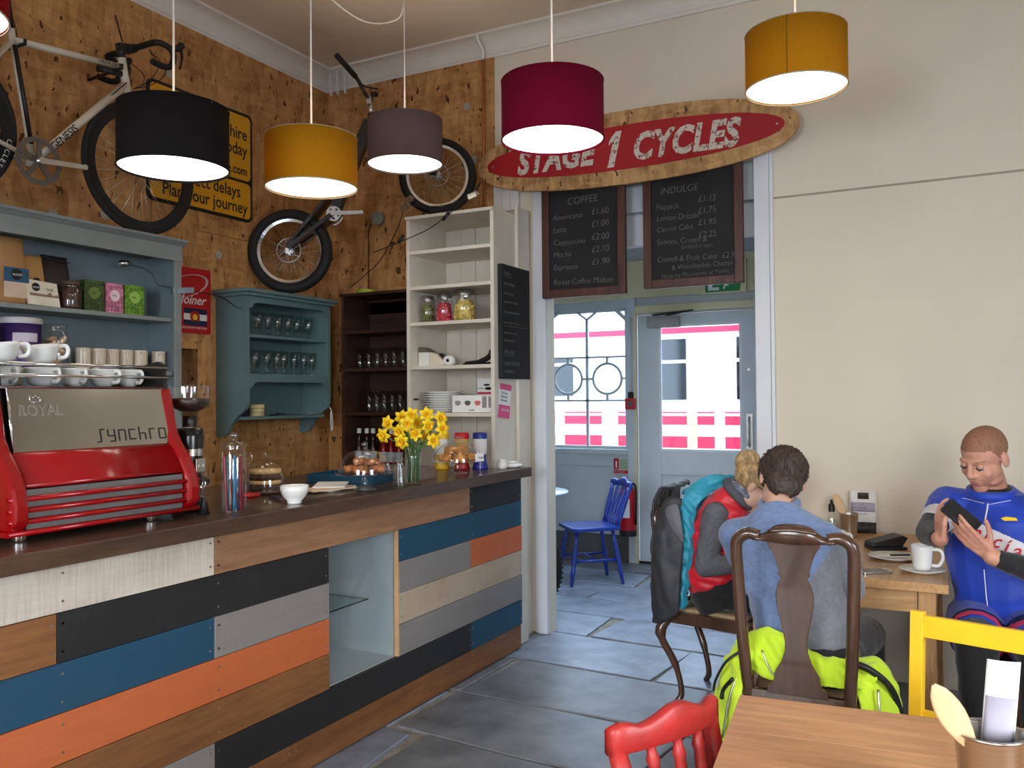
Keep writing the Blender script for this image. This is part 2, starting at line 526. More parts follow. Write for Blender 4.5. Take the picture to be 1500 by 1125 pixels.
# walls
struct(bx('wall_left', m_wall, None, XL - 0.4, YF - 0.15, -0.1, XL - 0.24, 4.85, ZC + 0.1))
wb = MB()
OL, OR, OT = -2.25, -0.985, 2.75           # door opening through the back wall
wb.box(XL - 0.4, YB, -0.1, OL, YB + 0.1, ZC + 0.1).box(OR, YB, -0.1, XR + 0.15, YB + 0.1, ZC + 0.1).box(OL, YB, OT, OR, YB + 0.1, ZC + 0.1)
wback = struct(wb.build('wall_back', m_wall))
struct(MB().box(-0.885, YB - 0.004, 2.512, XR, YB, 2.522).build('trim_1', mat('panel_joint_beige', srgb(170, 158, 140), 0.8)))  # thin darker beige line along the wall panel joint
WX = ((-2.3, -0.8), (0.5, 2.0))
wf = MB().box(XL - 0.4, YF - 0.15, -0.1, WX[0][0], YF, ZC + 0.1).box(WX[0][1], YF - 0.15, -0.1, WX[1][0], YF, ZC + 0.1).box(WX[1][1], YF - 0.15, -0.1, XR + 0.15, YF, ZC + 0.1)
for a, b in WX: wf.box(a, YF - 0.15, -0.1, b, YF, 0.95).box(a, YF - 0.15, 2.55, b, YF, ZC + 0.1)
struct(wf.build('wall_front', m_wall))
wr = MB().box(XR, YF - 0.15, -0.1, XR + 0.15, 0.15, ZC + 0.1).box(XR, 1.65, -0.1, XR + 0.15, YB + 0.1, ZC + 0.1).box(XR, 0.15, -0.1, XR + 0.15, 1.65, 0.95).box(XR, 0.15, 2.55, XR + 0.15, 1.65, ZC + 0.1)
struct(wr.build('wall_right', m_wall))
struct(bx('ceiling', m_ceil, None, XL - 0.4, YF - 0.15, ZC, XR + 0.15, YB + 0.1, ZC + 0.12))
for i, (a, b) in enumerate(WX):
    w = struct(MB().frame(a, 0.95, b, 2.55, 0.07, (0, YF - 0.05, 0), X_, Z_, -0.06).prism([((a + b) / 2 - 0.02, 0.95), ((a + b) / 2 + 0.02, 0.95), ((a + b) / 2 + 0.02, 2.55), ((a + b) / 2 - 0.02, 2.55)], (0, YF - 0.05, 0), X_, Z_, -0.04).build('window_%d' % (i + 2), m_gloss))
    MB().box(a, YF - 0.09, 0.95, b, YF - 0.085, 2.55).build('pane', m_glass_win, w)
w = struct(MB().frame(0.15, 0.95, 1.65, 2.55, 0.07, (XR + 0.05, 0, 0), Y_, Z_, 0.06).build('window_4', m_gloss))
MB().box(XR + 0.09, 0.15, 0.95, XR + 0.095, 1.65, 2.55).build('pane', m_glass_win, w)
# coving: concave quarter profile
def cove(name, along, a0, a1):
    prof = [(0, 3.615), (0.012, 3.615), (0.016, 3.635)] + [(0.115 - 0.095 * math.cos(t), 3.635 + 0.09 * math.sin(t)) for t in [PI / 2 * i / 6 for i in range(7)]] + [(0.13, 3.725), (0.13, ZC), (0, ZC)]
    m = MB()
    if along == 'Y': m.prism(prof, (XL + 0.002, a1, 0), X_, Z_, a1 - a0)
    else: m.prism([(-p, q) for p, q in prof], (a0, YB - 0.002, 0), Y_, Z_, a1 - a0)
    return struct(m.build(name, m_cove, fix=True))
cove('trim_2', 'Y', YF, YB); cove('trim_3', 'X', XL + 0.002, XR)
# strand board lining, boards butted edge to edge
wl = bpy.data.objects['wall_left']
for (y0, y1, z0, z1) in ((-0.2, 1.02, 0.0, 3.615), (1.023, 2.24, 0.0, 3.615), (2.243, 3.24, 0.0, 3.615), (3.243, 3.563, 1.745, 3.615), (3.563, 4.43, 0.0, 2.44), (3.566, 4.43, 2.443, 3.615), (4.433, 4.748, 0.0, 3.615)):
    bx('strand_board', m_osb, wl, XL - 0.03, y0, z0, XL + 0.018, y1, z1)
for (x0, x1, z0, z1) in ((-3.95, -3.30, 0.0, 3.615), (-3.297, -2.607, 0.0, 3.615)):
    bx('strand_board', m_osb, wback, x0, YB - 0.02, z0, x1, YB - 0.001, z1)
# alcove behind the boards beside the dresser
rc = bx('alcove', m_blue_unit, wl, XL - 0.235, 3.2, 0.0, XL - 0.2, 3.60, 1.8)
bx('reveal_board', m_osb, wl, XL - 0.2, 3.563, 0.0, XL - 0.031, 3.60, 1.745)
bx('reveal_board', m_osb, wl, XL - 0.2, 3.243, 1.745, XL - 0.031, 3.563, 1.78)
bx('reveal_board', m_osb, wl, XL - 0.2, 3.2, 0.0, XL - 0.031, 3.24, 1.745)
# round fixing washers on the boards
wash = mat('galvanised_washer', srgb(186, 180, 168), 0.5, 0.3)
for (y, z) in ((2.66, 2.37), (2.36, 2.36), (3.36, 3.30), (3.72, 2.32), (2.95, 2.42)):
    MB().cyl((XL + 0.018, y, z), (XL + 0.023, y, z), 0.026, n=14).build('washer', wash, wl)
for (x, z) in ((-2.80, 3.33), (-2.75, 2.98), (-3.30, 3.24)):
    MB().cyl((x, YB - 0.02, z), (x, YB - 0.025, z), 0.026, n=14).build('washer', wash, wback)
# door opening: white architraves, boarded fanlight zone with a pale rail
struct(MB().box(-2.315, YB - 0.035, 0, OL, YB, 2.8).box(-2.335, YB - 0.02, 0, -2.315, YB, 2.8).build('trim_4', m_gloss, bevel=0.004))
struct(MB().box(OR, YB - 0.035, 0, -0.905, YB, 2.8).box(-0.905, YB - 0.02, 0, -0.885, YB, 2.8).build('trim_5', m_gloss, bevel=0.004))
hd = struct(MB().box(OL, YB + 0.06, 2.54, OR, YB + 0.1, OT).build('trim_6', m_porch))
tg = struct(MB().box(-2.605, YB - 0.012, 2.62, -2.428, YB - 0.001, 2.93).build('trim_7', m_white))
for i in range(3): bx('board', m_white, tg, -2.605 + i * 0.06, YB - 0.03, 2.62, -2.548 + i * 0.06, YB - 0.012, 2.93, 0.002)
# white boarded pier closing the counter off beside the opening
pier = struct(MB().box(-2.374, 4.56, 0, -2.352, YB - 0.036, 2.60).build('pillar', m_unit, bevel=0.003))
bx('boarding', m_unit, pier, -2.374, 4.427, 0.0, -2.30, 4.56, 0.985, 0.003)
# copper pipe down the back wall and the wires in the corner
tag(MB().tube([(-2.665, YB - 0.045, 3.6), (-2.665, YB - 0.045, 2.62)], 0.009, 10).build('copper_pipe', mat('copper', srgb(196, 120, 70), 0.4, 0.7), origin=(-2.665, YB - 0.045, 2.62)), 'thin copper pipe running down the strand board beside the oval sign', 'pipe')
tag(MB().tube(spline([(-2.665, YB - 0.05, 3.60), (-2.655, YB - 0.07, 3.66), (-2.67, YB - 0.10, 3.70), (-2.66, YB - 0.13, 3.738)]), 0.012, 8).build('cable_sleeve', m_white, origin=(-2.665, YB - 0.05, 3.6)), 'short white cable sleeve bridging the cornice above the copper pipe', 'cable')
for i, (x, y) in enumerate(((-3.86, 4.66), (-3.80, 4.66), (-3.74, 4.665))):
    w_ = ('leftmost', 'middle', 'rightmost')[i]
    tag(MB().tube([(x, y, 3.56), (x, y - 0.01, 3.73)], 0.008, 8).build('corner_cable', m_white, origin=(x, y, 3.56)), w_ + ' of the three white cables clipped over the cornice in the corner', 'cable', 'cables in the corner')

# ------------------------------------------------------------------ entrance porch beyond the opening
PYB = 7.1
PL, PR, PC = -3.9, -0.6, 2.95
struct(bx('wall_porch_left', m_porch, None, PL - 0.1, YB + 0.1, -0.1, PL, PYB + 0.1, PC))
struct(bx('wall_porch_right', m_porch, None, PR, YB + 0.1, -0.1, PR + 0.1, PYB + 0.1, PC))
struct(bx('ceiling_porch', m_wall, None, PL - 0.1, YB + 0.1, PC, PR + 0.1, PYB + 0.1, PC + 0.1))
# pale rail hung across the porch just behind the menu boards
struct(bx('lintel_rail', m_gloss, None, OL - 0.2, YB + 0.105, 2.345, OR + 0.2, YB + 0.16, 2.53, 0.004))
struct(bx('lintel_panel', m_porch, None, OL - 0.2, YB + 0.125, 2.53, OR + 0.2, YB + 0.165, PC))
WX0, WX1, WZ0, WZ1 = -3.76, -2.60, 0.985, 2.225
DX0, DX1, DZ = -2.50, -1.485, 2.155
pw = MB()
pw.box(PL - 0.1, PYB, -0.1, WX0, PYB + 0.1, PC + 0.1).box(WX0, PYB, -0.1, WX1, PYB + 0.1, WZ0).box(WX0, PYB, WZ1, WX1, PYB + 0.1, PC + 0.1)
pw.box(WX1, PYB, -0.1, DX0, PYB + 0.1, PC + 0.1).box(DX0, PYB, DZ, DX1, PYB + 0.1, PC + 0.1).box(DX1, PYB, -0.1, PR + 0.1, PYB + 0.1, PC + 0.1)
struct(pw.build('wall_porch_back', m_porch))
struct(bx('beam', m_cream, None, PL, PYB - 0.06, 2.30, PR, PYB, 2.62, 0.004))
struct(bx('trim_8', m_cream, None, DX0 - 0.02, PYB - 0.045, 2.165, DX1 + 0.02, PYB, 2.23, 0.004))
struct(MB().box(DX0 - 0.075, PYB - 0.05, 0, DX0, PYB, 2.30).build('trim_9', m_porch, bevel=0.004))
struct(MB().box(DX0 - 0.012, PYB - 0.056, 0, DX0 + 0.012, PYB - 0.02, 2.165).build('trim_10', m_cream, bevel=0.003))
struct(MB().box(DX1, PYB - 0.05, 0, DX1 + 0.09, PYB, 2.30).build('trim_11', m_porch, bevel=0.004))
struct(MB().box(WX0 - 0.05, PYB - 0.035, WZ0 - 0.05, WX1 + 0.04, PYB + 0.02, WZ0 - 0.005).box(WX0, PYB - 0.02, 0.83, WX1, PYB, 0.85).build('sill', m_porch, bevel=0.004))
struct(MB().box(PL, PYB - 0.02, 0, WX1 + 0.02, PYB, 0.18).box(PL, PYB - 0.014, 0.18, WX1 + 0.02, PYB, 0.23).build('baseboard_porch', mat('dark_skirting', srgb(92, 90, 88), 0.6)))
# window with hexagon-headed lights and glazing-bar rings
win = struct(MB().frame(WX0, WZ0, WX1, WZ1, 0.022, (0, PYB + 0.03, 0), X_, Z_, -0.05).build('window_1', m_porch))
gb = MB()
def bar2(a, b, w=0.016): gb.bar((a[0], PYB + 0.03, a[1]), (b[0], PYB + 0.03, b[1]), w, 0.03, (0, 1, 0)) if False else gb.bar((a[0], PYB + 0.03, a[1]), (b[0], PYB + 0.03, b[1]), 0.03, w, (0, 0, 1) if abs(a[0] - b[0]) > 1e-4 else (1, 0, 0))
cw = 0.38
for c in (-2.60 - cw, -2.60 - 2 * cw):
    bar2((c, WZ0), (c, 2.14), 0.022)
    bar2((c, 2.14), (c + 0.115, WZ1)); bar2((c, 2.14), (c - 0.115, WZ1))
bar2((-2.60, 2.12), (-2.715, WZ1), 0.03); bar2((WX0, 2.14), (WX0 + 0.115, WZ1))
bar2((WX0, 1.80), (WX1, 1.80)); bar2((WX0, 1.412), (WX1, 1.412))
gb.build('glazing_bars', m_porch, win)
rg = MB()
for i in range(3):
    cx = -2.60 - cw * (i + 0.5)
    ring = MB().tube([(cx + 0.135 * math.cos(t), PYB + 0.03, 1.606 + 0.135 * math.sin(t)) for t in [2 * PI * q / 32 for q in range(32)]], 0.012, 8, True)
    for (a, b) in (((cx, 1.745), (cx, 1.80)), ((cx, 1.412), (cx, 1.467)), ((cx - cw / 2, 1.606), (cx - 0.14, 1.606)), ((cx + 0.14, 1.606), (cx + cw / 2, 1.606))):
        ring.bar((a[0], PYB + 0.03, a[1]), (b[0], PYB + 0.03, b[1]), 0.02, 0.016, (0, 1, 0))
    ring.build('ring_bar', m_porch, win)
    bx('pane', m_glass_win, win, cx - cw / 2, PYB + 0.032, WZ0, cx + cw / 2, PYB + 0.036, WZ1)
# half-glazed entrance door
door = thing('door_1', 'pale blue-grey half-glazed entrance door with a pull handle', 'door', (DX0, PYB, 0))
door['kind'] = 'structure'
GX0, GX1, GZ0, GZ1 = -2.285, -1.60, 0.985, 2.047
lf = MB()
lf.box(DX0 + 0.014, PYB - 0.02, 0.02, GX0, PYB + 0.025, DZ - 0.005).box(GX1, PYB - 0.02, 0.02, DX1, PYB + 0.025, DZ - 0.005)
lf.box(GX0, PYB - 0.02, GZ1, GX1, PYB + 0.025, DZ - 0.005).box(GX0, PYB - 0.02, 0.775, GX1, PYB + 0.025, GZ0).box(GX0, PYB - 0.02, 0.02, GX1, PYB + 0.025, 0.225)
lf.box(GX0, PYB - 0.005, 0.225, GX1, PYB + 0.02, 0.775)
lf.build('door_leaf', m_porch, door, True, bevel=0.003)
MB().frame(GX0 - 0.012, GZ0 - 0.012, GX1 + 0.012, GZ1 + 0.012, 0.022, (0, PYB - 0.022, 0), X_, Z_, -0.01).build('bead', m_gloss, door, True)
bx('pane', m_glass_win, door, GX0, PYB, GZ0, GX1, PYB + 0.004, GZ1, world=True)
MB().box(-2.38, PYB - 0.09, 2.03, -2.10, PYB - 0.021, 2.125).build('door_closer', mat('grey_closer', srgb(150, 152, 152), 0.4, 0.3), door, True, bevel=0.006)
MB().bar((-2.33, PYB - 0.07, 2.14), (-1.97, PYB - 0.10, 2.165), 0.02, 0.012).bar((-1.97, PYB - 0.10, 2.165), (-2.22, PYB - 0.05, 2.135), 0.015, 0.01).build('closer_arm', m_black, door, True)
MB().box(-1.56, PYB - 0.03, 1.0, -1.505, PYB - 0.02, 1.30).build('handle_plate', m_steel, door, True, bevel=0.002)
MB().tube(spline([(-1.532, PYB - 0.03, 1.03), (-1.532, PYB - 0.075, 1.05), (-1.532, PYB - 0.08, 1.15), (-1.532, PYB - 0.075, 1.25), (-1.532, PYB - 0.03, 1.27)], 5), 0.009, 10).build('pull_handle', m_steel, door, True)
MB().cyl((-1.535, PYB - 0.024, 1.66), (-1.535, PYB - 0.018, 1.66), 0.012, n=12).build('lock_cylinder', m_steel, door, True)
bx('threshold', m_black, door, DX0, PYB - 0.03, 0, DX1, PYB + 0.03, 0.018, world=True)
# ------------------------------------------------------------------ outside: platform, pallet fence, railway carriage
struct(bx('ground_outside', mat('platform_paving', srgb(150, 148, 144), 0.85, var=0.2, scale=3), None, -14, PYB + 0.1, -0.2, 8, 26, -0.05))
m_rail = mat('white_fence_paint', srgb(240, 238, 228), 0.6, var=0.05)
m_post = mat('cream_fence_paint', srgb(240, 220, 160), 0.6, var=0.08)
fence = thing('pallet_fence', 'white and cream rail fence standing between the porch and the railway carriage', 'fence', (-3, 8.8, -0.05))
for z0, z1 in ((0.20, 0.32), (0.48, 0.60), (0.76, 0.895), (1.02, 1.14), (1.235, 1.262)):
    bx('rail', m_rail, fence, -6, 8.82, z0, 0.6, 8.84, z1, world=True)
for i, x in enumerate((-5.6, -5.12, -4.64, -4.02, -3.42, -2.93, -2.5, -2.21, -1.62, -1.1, -0.6, -0.1, 0.4)):
    w = 0.05 if i != 4 else 0.09
    bx('post', m_post if i % 2 == 0 else m_rail, fence, x - w, 8.79, -0.05, x + w, 8.82, 1.30, world=True)
m_tr_w = mat('carriage_cream', srgb(240, 238, 234), 0.35, var=0.03)
m_tr_r = mat('carriage_crimson', srgb(206, 34, 72), 0.35, var=0.05)
m_tr_g = mat('carriage_window', srgb(16, 18, 22), 0.1, var=0.2, scale=2, spec=0.8)
tr = thing('railway_carriage', 'cream and crimson railway carriage standing beyond the pallet fence', 'train', (-3, 10.3, -0.05))
MB().box(-13, 10.3, 1.25, 7, 12.8, 2.22).box(-13, 10.3, 2.29, 7, 12.8, 2.32).build('upper_body', m_tr_w, tr, True)
MB().box(-13, 10.29, 0.35, 7, 12.8, 1.25).build('lower_body', m_tr_r, tr, True)
MB().box(-13, 10.27, 2.22, 7, 12.8, 2.29).build('waist_band', m_tr_r, tr, True)
MB().loft([[(x, 10.3 + 2.5 * i / 8, 2.32 + 0.12 * math.sin(PI * i / 8)) for i in range(9)] for x in (-13, 7)], False, False).build('roof', mat('carriage_roof', srgb(226, 228, 230), 0.5), tr, True)
for i, x in enumerate((-8.3, -6.5, -4.83, -3.31, -2.37, -0.6, 1.2)):
    wdt = 0.32 if i in (2, 3) else 0.5
    z_lo = 1.46 if i == 2 else 1.40
    f = MB().box(x, 10.275, z_lo, x + wdt, 10.3, 1.85).build('carriage_window', m_tr_g, tr, True)
    MB().box(x, 10.275, 1.895, x + wdt, 10.3, 2.15 if i != 2 else 1.96).build('vent_window', m_tr_g, tr, True)
MB().box(-12.5, 10.5, -0.05, 6.5, 12.6, 0.35).build('underframe', m_black, tr, True)

# ------------------------------------------------------------------ plank-fronted counter
XC = -2.272
W_UN = srgb(150, 100, 60)
pk = {
 'white': painted_plank('whitewashed_plank', srgb(220, 210, 196), srgb(160, 130, 106), 0.65),
 'brown': wood('oiled_brown_plank', srgb(112, 72, 40), srgb(158, 106, 62), 'Y', 0.5, 10),
 'tan': wood('tan_plank', srgb(142, 102, 72), srgb(184, 140, 104), 'Y', 0.5, 10),
 'black': painted_plank('black_stained_plank', srgb(31, 31, 33), srgb(84, 76, 70), 0.3),
 'blue': painted_plank('petrol_blue_plank', srgb(24, 74, 100), srgb(60, 74, 78), 0.15),
 'grey': painted_plank('grey_washed_plank', srgb(138, 134, 132), srgb(116, 98, 84), 0.35),
 'orange': painted_plank('burnt_orange_plank', srgb(198, 104, 58), srgb(150, 82, 46), 0.3),
 'cream': painted_plank('bleached_plank', srgb(190, 172, 150), srgb(134, 106, 82), 0.6),
}
ROW = [0.991, 0.848, 0.705, 0.562, 0.42, 0.277, 0.134, 0.004]
ct = thing('counter', 'long cafe counter clad in multicoloured reclaimed planks', 'counter', (-2.4, 2.5, 0))
PLK = [(0, 0.3, 2.118, 'white'), (0, 2.118, 3.836, 'tan'), (0, 3.836, 4.425, 'black'),
 (1, 0.3, 1.542, 'brown'), (1, 1.542, 2.717, 'black'), (1, 3.20, 4.425, 'blue'),
 (2, 0.3, 2.118, 'blue'), (2, 2.118, 2.717, 'grey'), (2, 3.20, 3.836, 'grey'), (2, 3.836, 4.425, 'orange'),
 (3, 0.3, 1.2, 'grey'), (3, 1.2, 2.717, 'orange'), (3, 3.20, 4.425, 'cream'),
 (4, 0.3, 2.717, 'brown'), (4, 3.20, 4.425, 'grey'),
 (5, 0.3, 2.118, 'grey'), (5, 2.118, 3.836, 'black'), (5, 3.836, 4.425, 'blue'),
 (6, 0.3, 2.5, 'brown'), (6, 2.5, 4.41, 'brown')]
nails = MB()
for r, y0, y1, c in PLK:
    dx = RND.uniform(-0.0015, 0.0015)
    MB().box(XC - 0.022, y0 + 0.0012, ROW[r + 1] + 0.0012, XC + dx, y1 - 0.0012, ROW[r] - 0.0012).build('plank', pk[c], ct, True, bevel=0.0015)
    for y in (y0 + 0.018, y1 - 0.018, 1.56, 2.135, 3.86):
        if y0 + 0.01 < y < y1 - 0.01 and y > 0.5:
            for f in (0.22, 0.78):
                z = ROW[r + 1] + (ROW[r] - ROW[r + 1]) * f
                nails.cyl((XC + dx - 0.001, y, z), (XC + dx + 0.0012, y, z), 0.0042, n=7)
stuff(nails.build('nail_heads', mat('nail_heads', srgb(150, 140, 130), 0.4, 0.8), ct, True))
m_car = mat('counter_carcass', srgb(150, 130, 104), 0.7)
cc = MB().box(-2.95, 0.3, 0.0, XC - 0.023, 2.70, 0.99).box(-2.95, 3.212, 0.0, XC - 0.023, 4.282, 0.99).box(-2.36, 4.282, 0.0, XC - 0.023, 4.42, 0.99).box(-2.95, 2.70, 0.0, XC - 0.023, 3.212, 0.262).box(-2.95, 2.70, 0.86, XC - 0.023, 3.212, 0.99)
cc.build('carcass', m_car, ct, True)
m_case = mat('display_case_lining', srgb(216, 224, 224), 0.4, var=0.03)
MB().box(-2.93, 2.70, 0.262, -2.90, 3.212, 0.86).box(-2.90, 2.70, 0.262, XC - 0.06, 2.712, 0.86).box(-2.90, 3.20, 0.262, XC - 0.03, 3.212, 0.86).box(-2.90, 2.712, 0.262, XC - 0.03, 3.20, 0.276).build('display_case', m_case, ct, True)
MB().box(XC - 0.03, 2.716, 0.277, XC - 0.026, 3.196, 0.85).build('glass_front', m_glass_win, ct, True)
MB().box(-2.88, 2.715, 0.545, XC - 0.10, 3.10, 0.551).build('glass_shelf', m_glass_green, ct, True)
MB().box(XC - 0.10, 2.715, 0.5455, XC - 0.098, 3.10, 0.5505).box(-2.88, 3.10, 0.5455, XC - 0.098, 3.102, 0.5505).build('shelf_edge', mat('dark_glass_edge', srgb(30, 44, 42), 0.2), ct, True)
MB().box(XC - 0.024, 3.196, 0.277, XC - 0.002, 3.2, 0.85).build('end_grain', mat('raw_end_grain', srgb(206, 160, 112), 0.7), ct, True)
wt = MB().prism([(-3.12, 0.3), (-2.2, 0.3), (-2.2, 4.42), (-2.36, 4.42), (-2.36, 4.285), (-3.12, 4.285)], (0, 0, 0.992), X_, Y_, 0.053)
tag(wt.build('worktop', m_top, None, bevel=0.004, origin=(-2.6, 2.4, 0.992)), 'thick dark stained timber worktop running along the plank counter', 'worktop')

# ------------------------------------------------------------------ grey-blue dresser on the left wall
DX, DY0, DY1 = -3.70, 1.15, 3.225
dr = thing('dresser', 'tall grey-blue painted open dresser against the strand board', 'dresser', (-3.83, 2.2, 0))
bx('back_panel', m_blue_unit, dr, -3.951, DY0, 0.9, -3.935, DY1, 2.22, world=True)
for y in (DY0, DY1 - 0.028):
    bx('side_panel', m_blue_unit, dr, -3.935, y, 0.9, DX - 0.012, y + 0.028, 2.22, world=True)
bx('stile', m_dresser_edge, dr, DX - 0.012, DY1 - 0.045, 0.9, DX + 0.004, DY1, 2.2, 0.003, True)
for z in (1.885, 1.60):
    bx('shelf', m_dresser_edge, dr, -3.935, DY0 + 0.028, z - 0.022, DX - 0.014, DY1 - 0.046, z, 0.003, True)
bx('fascia', m_dresser_edge, dr, DX - 0.012, DY0, 2.19, DX + 0.01, DY1, 2.272, 0.002, True)
MB().prism([(0, 2.222), (0.235, 2.272), (0.262, 2.272), (0.275, 2.285), (0.285, 2.292), (0.285, 2.305), (0, 2.305)], (-3.951, DY1 + 0.02, 0), X_, Z_, DY1 - DY0 + 0.04).build('cornice', m_dresser_edge, dr, True, fix=True)
MB().box(-3.951, DY0, 0, -3.45, DY1, 0.9).build('base_cupboard', m_blue_unit, dr, True, bevel=0.004)
# ------------------------------------------------------------------ teal wall cabinet
tc = thing('wall_cabinet', 'teal painted open wall cabinet holding rows of sundae glasses', 'cabinet', (-3.83, 4.07, 1.22))
CY0, CY1 = 3.70, 4.45
side = [(-3.951, 2.06), (-3.70, 2.06), (-3.70, 1.42), (-3.715, 1.39), (-3.75, 1.365), (-3.80, 1.33), (-3.84, 1.28), (-3.87, 1.235), (-3.90, 1.225), (-3.951, 1.225)]
for y in (CY0 + 0.022, CY1):
    MB().prism(side, (0, y, 0), X_, Z_, 0.022).build('side_panel', m_teal_cab, tc, True, fix=True)
bx('back_panel', m_teal_cab, tc, -3.951, CY0 + 0.022, 1.33, -3.938, CY1 - 0.022, 2.06, world=True)
for z, x in ((1.835, -3.715), (1.60, -3.712), (1.345, -3.735)):
    bx('shelf', m_teal_cab, tc, -3.938, CY0 + 0.022, z - 0.018, x, CY1 - 0.022, z, 0.002, True)
def apron(z1, h, nm):
    a, b = CY0 + 0.022, CY1 - 0.022
    P = [(a, z1), (b, z1), (b, z1 - h - 0.035), (b - 0.025, z1 - h - 0.035), (b - 0.035, z1 - h - 0.01), (b - 0.07, z1 - h), (a + 0.07, z1 - h), (a + 0.035, z1 - h - 0.01), (a + 0.025, z1 - h - 0.035), (a, z1 - h - 0.035)]
    MB().prism(P, (-3.716, 0, 0), Y_, Z_, 0.016).build(nm, m_teal_cab, tc, True, fix=True)
apron(2.06, 0.035, 'apron'); apron(1.582, 0.03, 'apron')
MB().box(-3.951, CY0 - 0.02, 2.06, -3.675, CY1 + 0.02, 2.08).box(-3.951, CY0 - 0.035, 2.08, -3.66, CY1 + 0.035, 2.102).build('cornice', m_teal_cab, tc, True, bevel=0.004)
# ------------------------------------------------------------------ dark bookcase
bk = thing('bookcase', 'dark brown open bookcase between the strand board and the white shelves', 'bookcase', (-3.29, 4.58, 0))
for x in (-3.60, -3.02): bx('side_panel', m_dkwood, bk, x, 4.44, 0, x + 0.022, 4.729, 2.115, world=True)
bx('back_panel', m_dkwood, bk, -3.578, 4.715, 0, -3.02, 4.729, 2.10, world=True)
bx('top', m_dkwood, bk, -3.61, 4.43, 2.115, -2.99, 4.729, 2.135, 0.002, True)
for z in (1.891, 1.645, 1.36, 0.985, 0.6, 0.2): bx('shelf', m_dkwood, bk, -3.578, 4.445, z - 0.022, -3.02, 4.715, z, 0.002, True)
MB().prism([(-3.578, 2.02 + 0.0)] + [(-3.578 + 0.558 * i / 16, 2.135 + 0.03 * math.sin(PI * i / 16) + 0.012 * math.sin(5 * PI * i / 16)) for i in range(17)] + [(-3.02, 2.02)], (0, 4.729, 0), X_, Z_, 0.014).build('crest', m_dkwood, bk, True, fix=True)
MB().cyl((-3.16, 4.715, 2.03), (-3.16, 4.71, 2.03), 0.018, n=14).build('socket_disc', mat('grey_disc', srgb(90, 80, 76)), bk, True)
# ------------------------------------------------------------------ white shelf unit
wu = thing('shelf_unit', 'tall cream-white shelf unit with a boarded back at the counter end', 'shelves', (-2.67, 4.5, 0))
for x in (-2.985, -2.40):
    bx('side_panel', m_unit, wu, x, 4.30, 0, x + 0.024, 4.728, 2.532, 0.002, True)
for i in range(5):
    a = -2.961 + i * 0.1122
    bx('back_board', m_unit, wu, a + 0.001, 4.715 - 0.002 * (i % 2), 0.9, a + 0.1105, 4.728, 2.532, 0.003, True)
bx('top', m_unit, wu, -2.99, 4.29, 2.532, -2.376, 4.728, 2.552, 0.003, True)
for i, z in enumerate((2.342, 2.125, 1.907, 1.642, 1.358, 1.0)):
    bx('shelf', m_unit, wu, -2.961, 4.305, z - 0.022, -2.40, 4.714, z, 0.003, True)
# small details: side chalkboard and flyer on the right flank
cb = thing('side_chalkboard', 'tall narrow black chalkboard fixed to the flank of the white shelf unit', 'chalkboard', (-2.372, 4.5, 1.56))
MB().box(-2.374, 4.345, 1.557, -2.352, 4.559, 2.225).box(-2.352, 4.345, 1.557, -2.346, 4.70, 2.225).build('board', m_board, cb, True)
cl = [('Paninis', 2.165, 0.034), ('Pork & Apple', 2.105, 0.028), ('Roasted veg', 2.05, 0.028), ('hummus & rocket', 2.0, 0.026), ('Cheese & red onion', 1.94, 0.026), ('Toasties, Baked Potatoes', 1.88, 0.021), ('Made to order from', 1.82, 0.022), ('local ingredients', 1.775, 0.024), ('SPECIAL!', 1.70, 0.038), ('LUKE SAUSAGE', 1.635, 0.032), ('SANDWICH', 1.59, 0.028)]
for s, z, h in cl:
    text(s, 'chalk_line', m_chalk, cb, (-2.3455, 4.365, z), Y_, Z_, h, 0.0004, 0.1, off=-0.0006, sx=0.9, world=True)
stuff(MB().box(-2.346, 4.365, 2.155, -2.3455, 4.47, 2.157).box(-2.346, 4.37, 1.865, -2.3455, 4.67, 1.867).box(-2.346, 4.365, 1.69, -2.3455, 4.50, 1.692).build('underlines', m_chalk, cb, True))
fy = thing('pink_flyer', 'pink and white flyer pinned askew below the narrow chalkboard', 'flyer', (-2.352, 4.41, 1.4))
m_pink = mat('pink_print', srgb(226, 92, 142), 0.7, var=0.03)
_a = -0.10
fu, fv = V((0, math.cos(_a), math.sin(_a))), V((0, -math.sin(_a) * 1.6, math.cos(_a)))
fo = V((-2.374, 4.33, 1.335))
MB().prism([(0, 0), (0.14, 0), (0.14, 0.20), (0, 0.20)], fo, fu, fv, 0.003).build('sheet', m_paper, fy, True)
MB().prism([(0, 0), (0.14, 0), (0.14, 0.075), (0, 0.075)], fo, fu, fv, 0.0036).prism([(0, 0.165), (0.14, 0.165), (0.14, 0.20), (0, 0.20)], fo, fu, fv, 0.0036).build('pink_band', m_pink, fy, True)
for i, s in enumerate(('Cafe open', 'every day', 'from nine')):
    text(s, 'print', mat('teal_print', srgb(70, 120, 130)) if i == 0 else m_ink, fy, fo + fu * 0.02 + fv * (0.14 - 0.022 * i) + X_ * 0.0036, fu, fv, 0.019, 0.0003, world=True)
text('WELCOME', 'print', m_paper, fy, fo + fu * 0.03 + fv * 0.04 + X_ * 0.0041, fu, fv, 0.02, 0.0003, world=True)

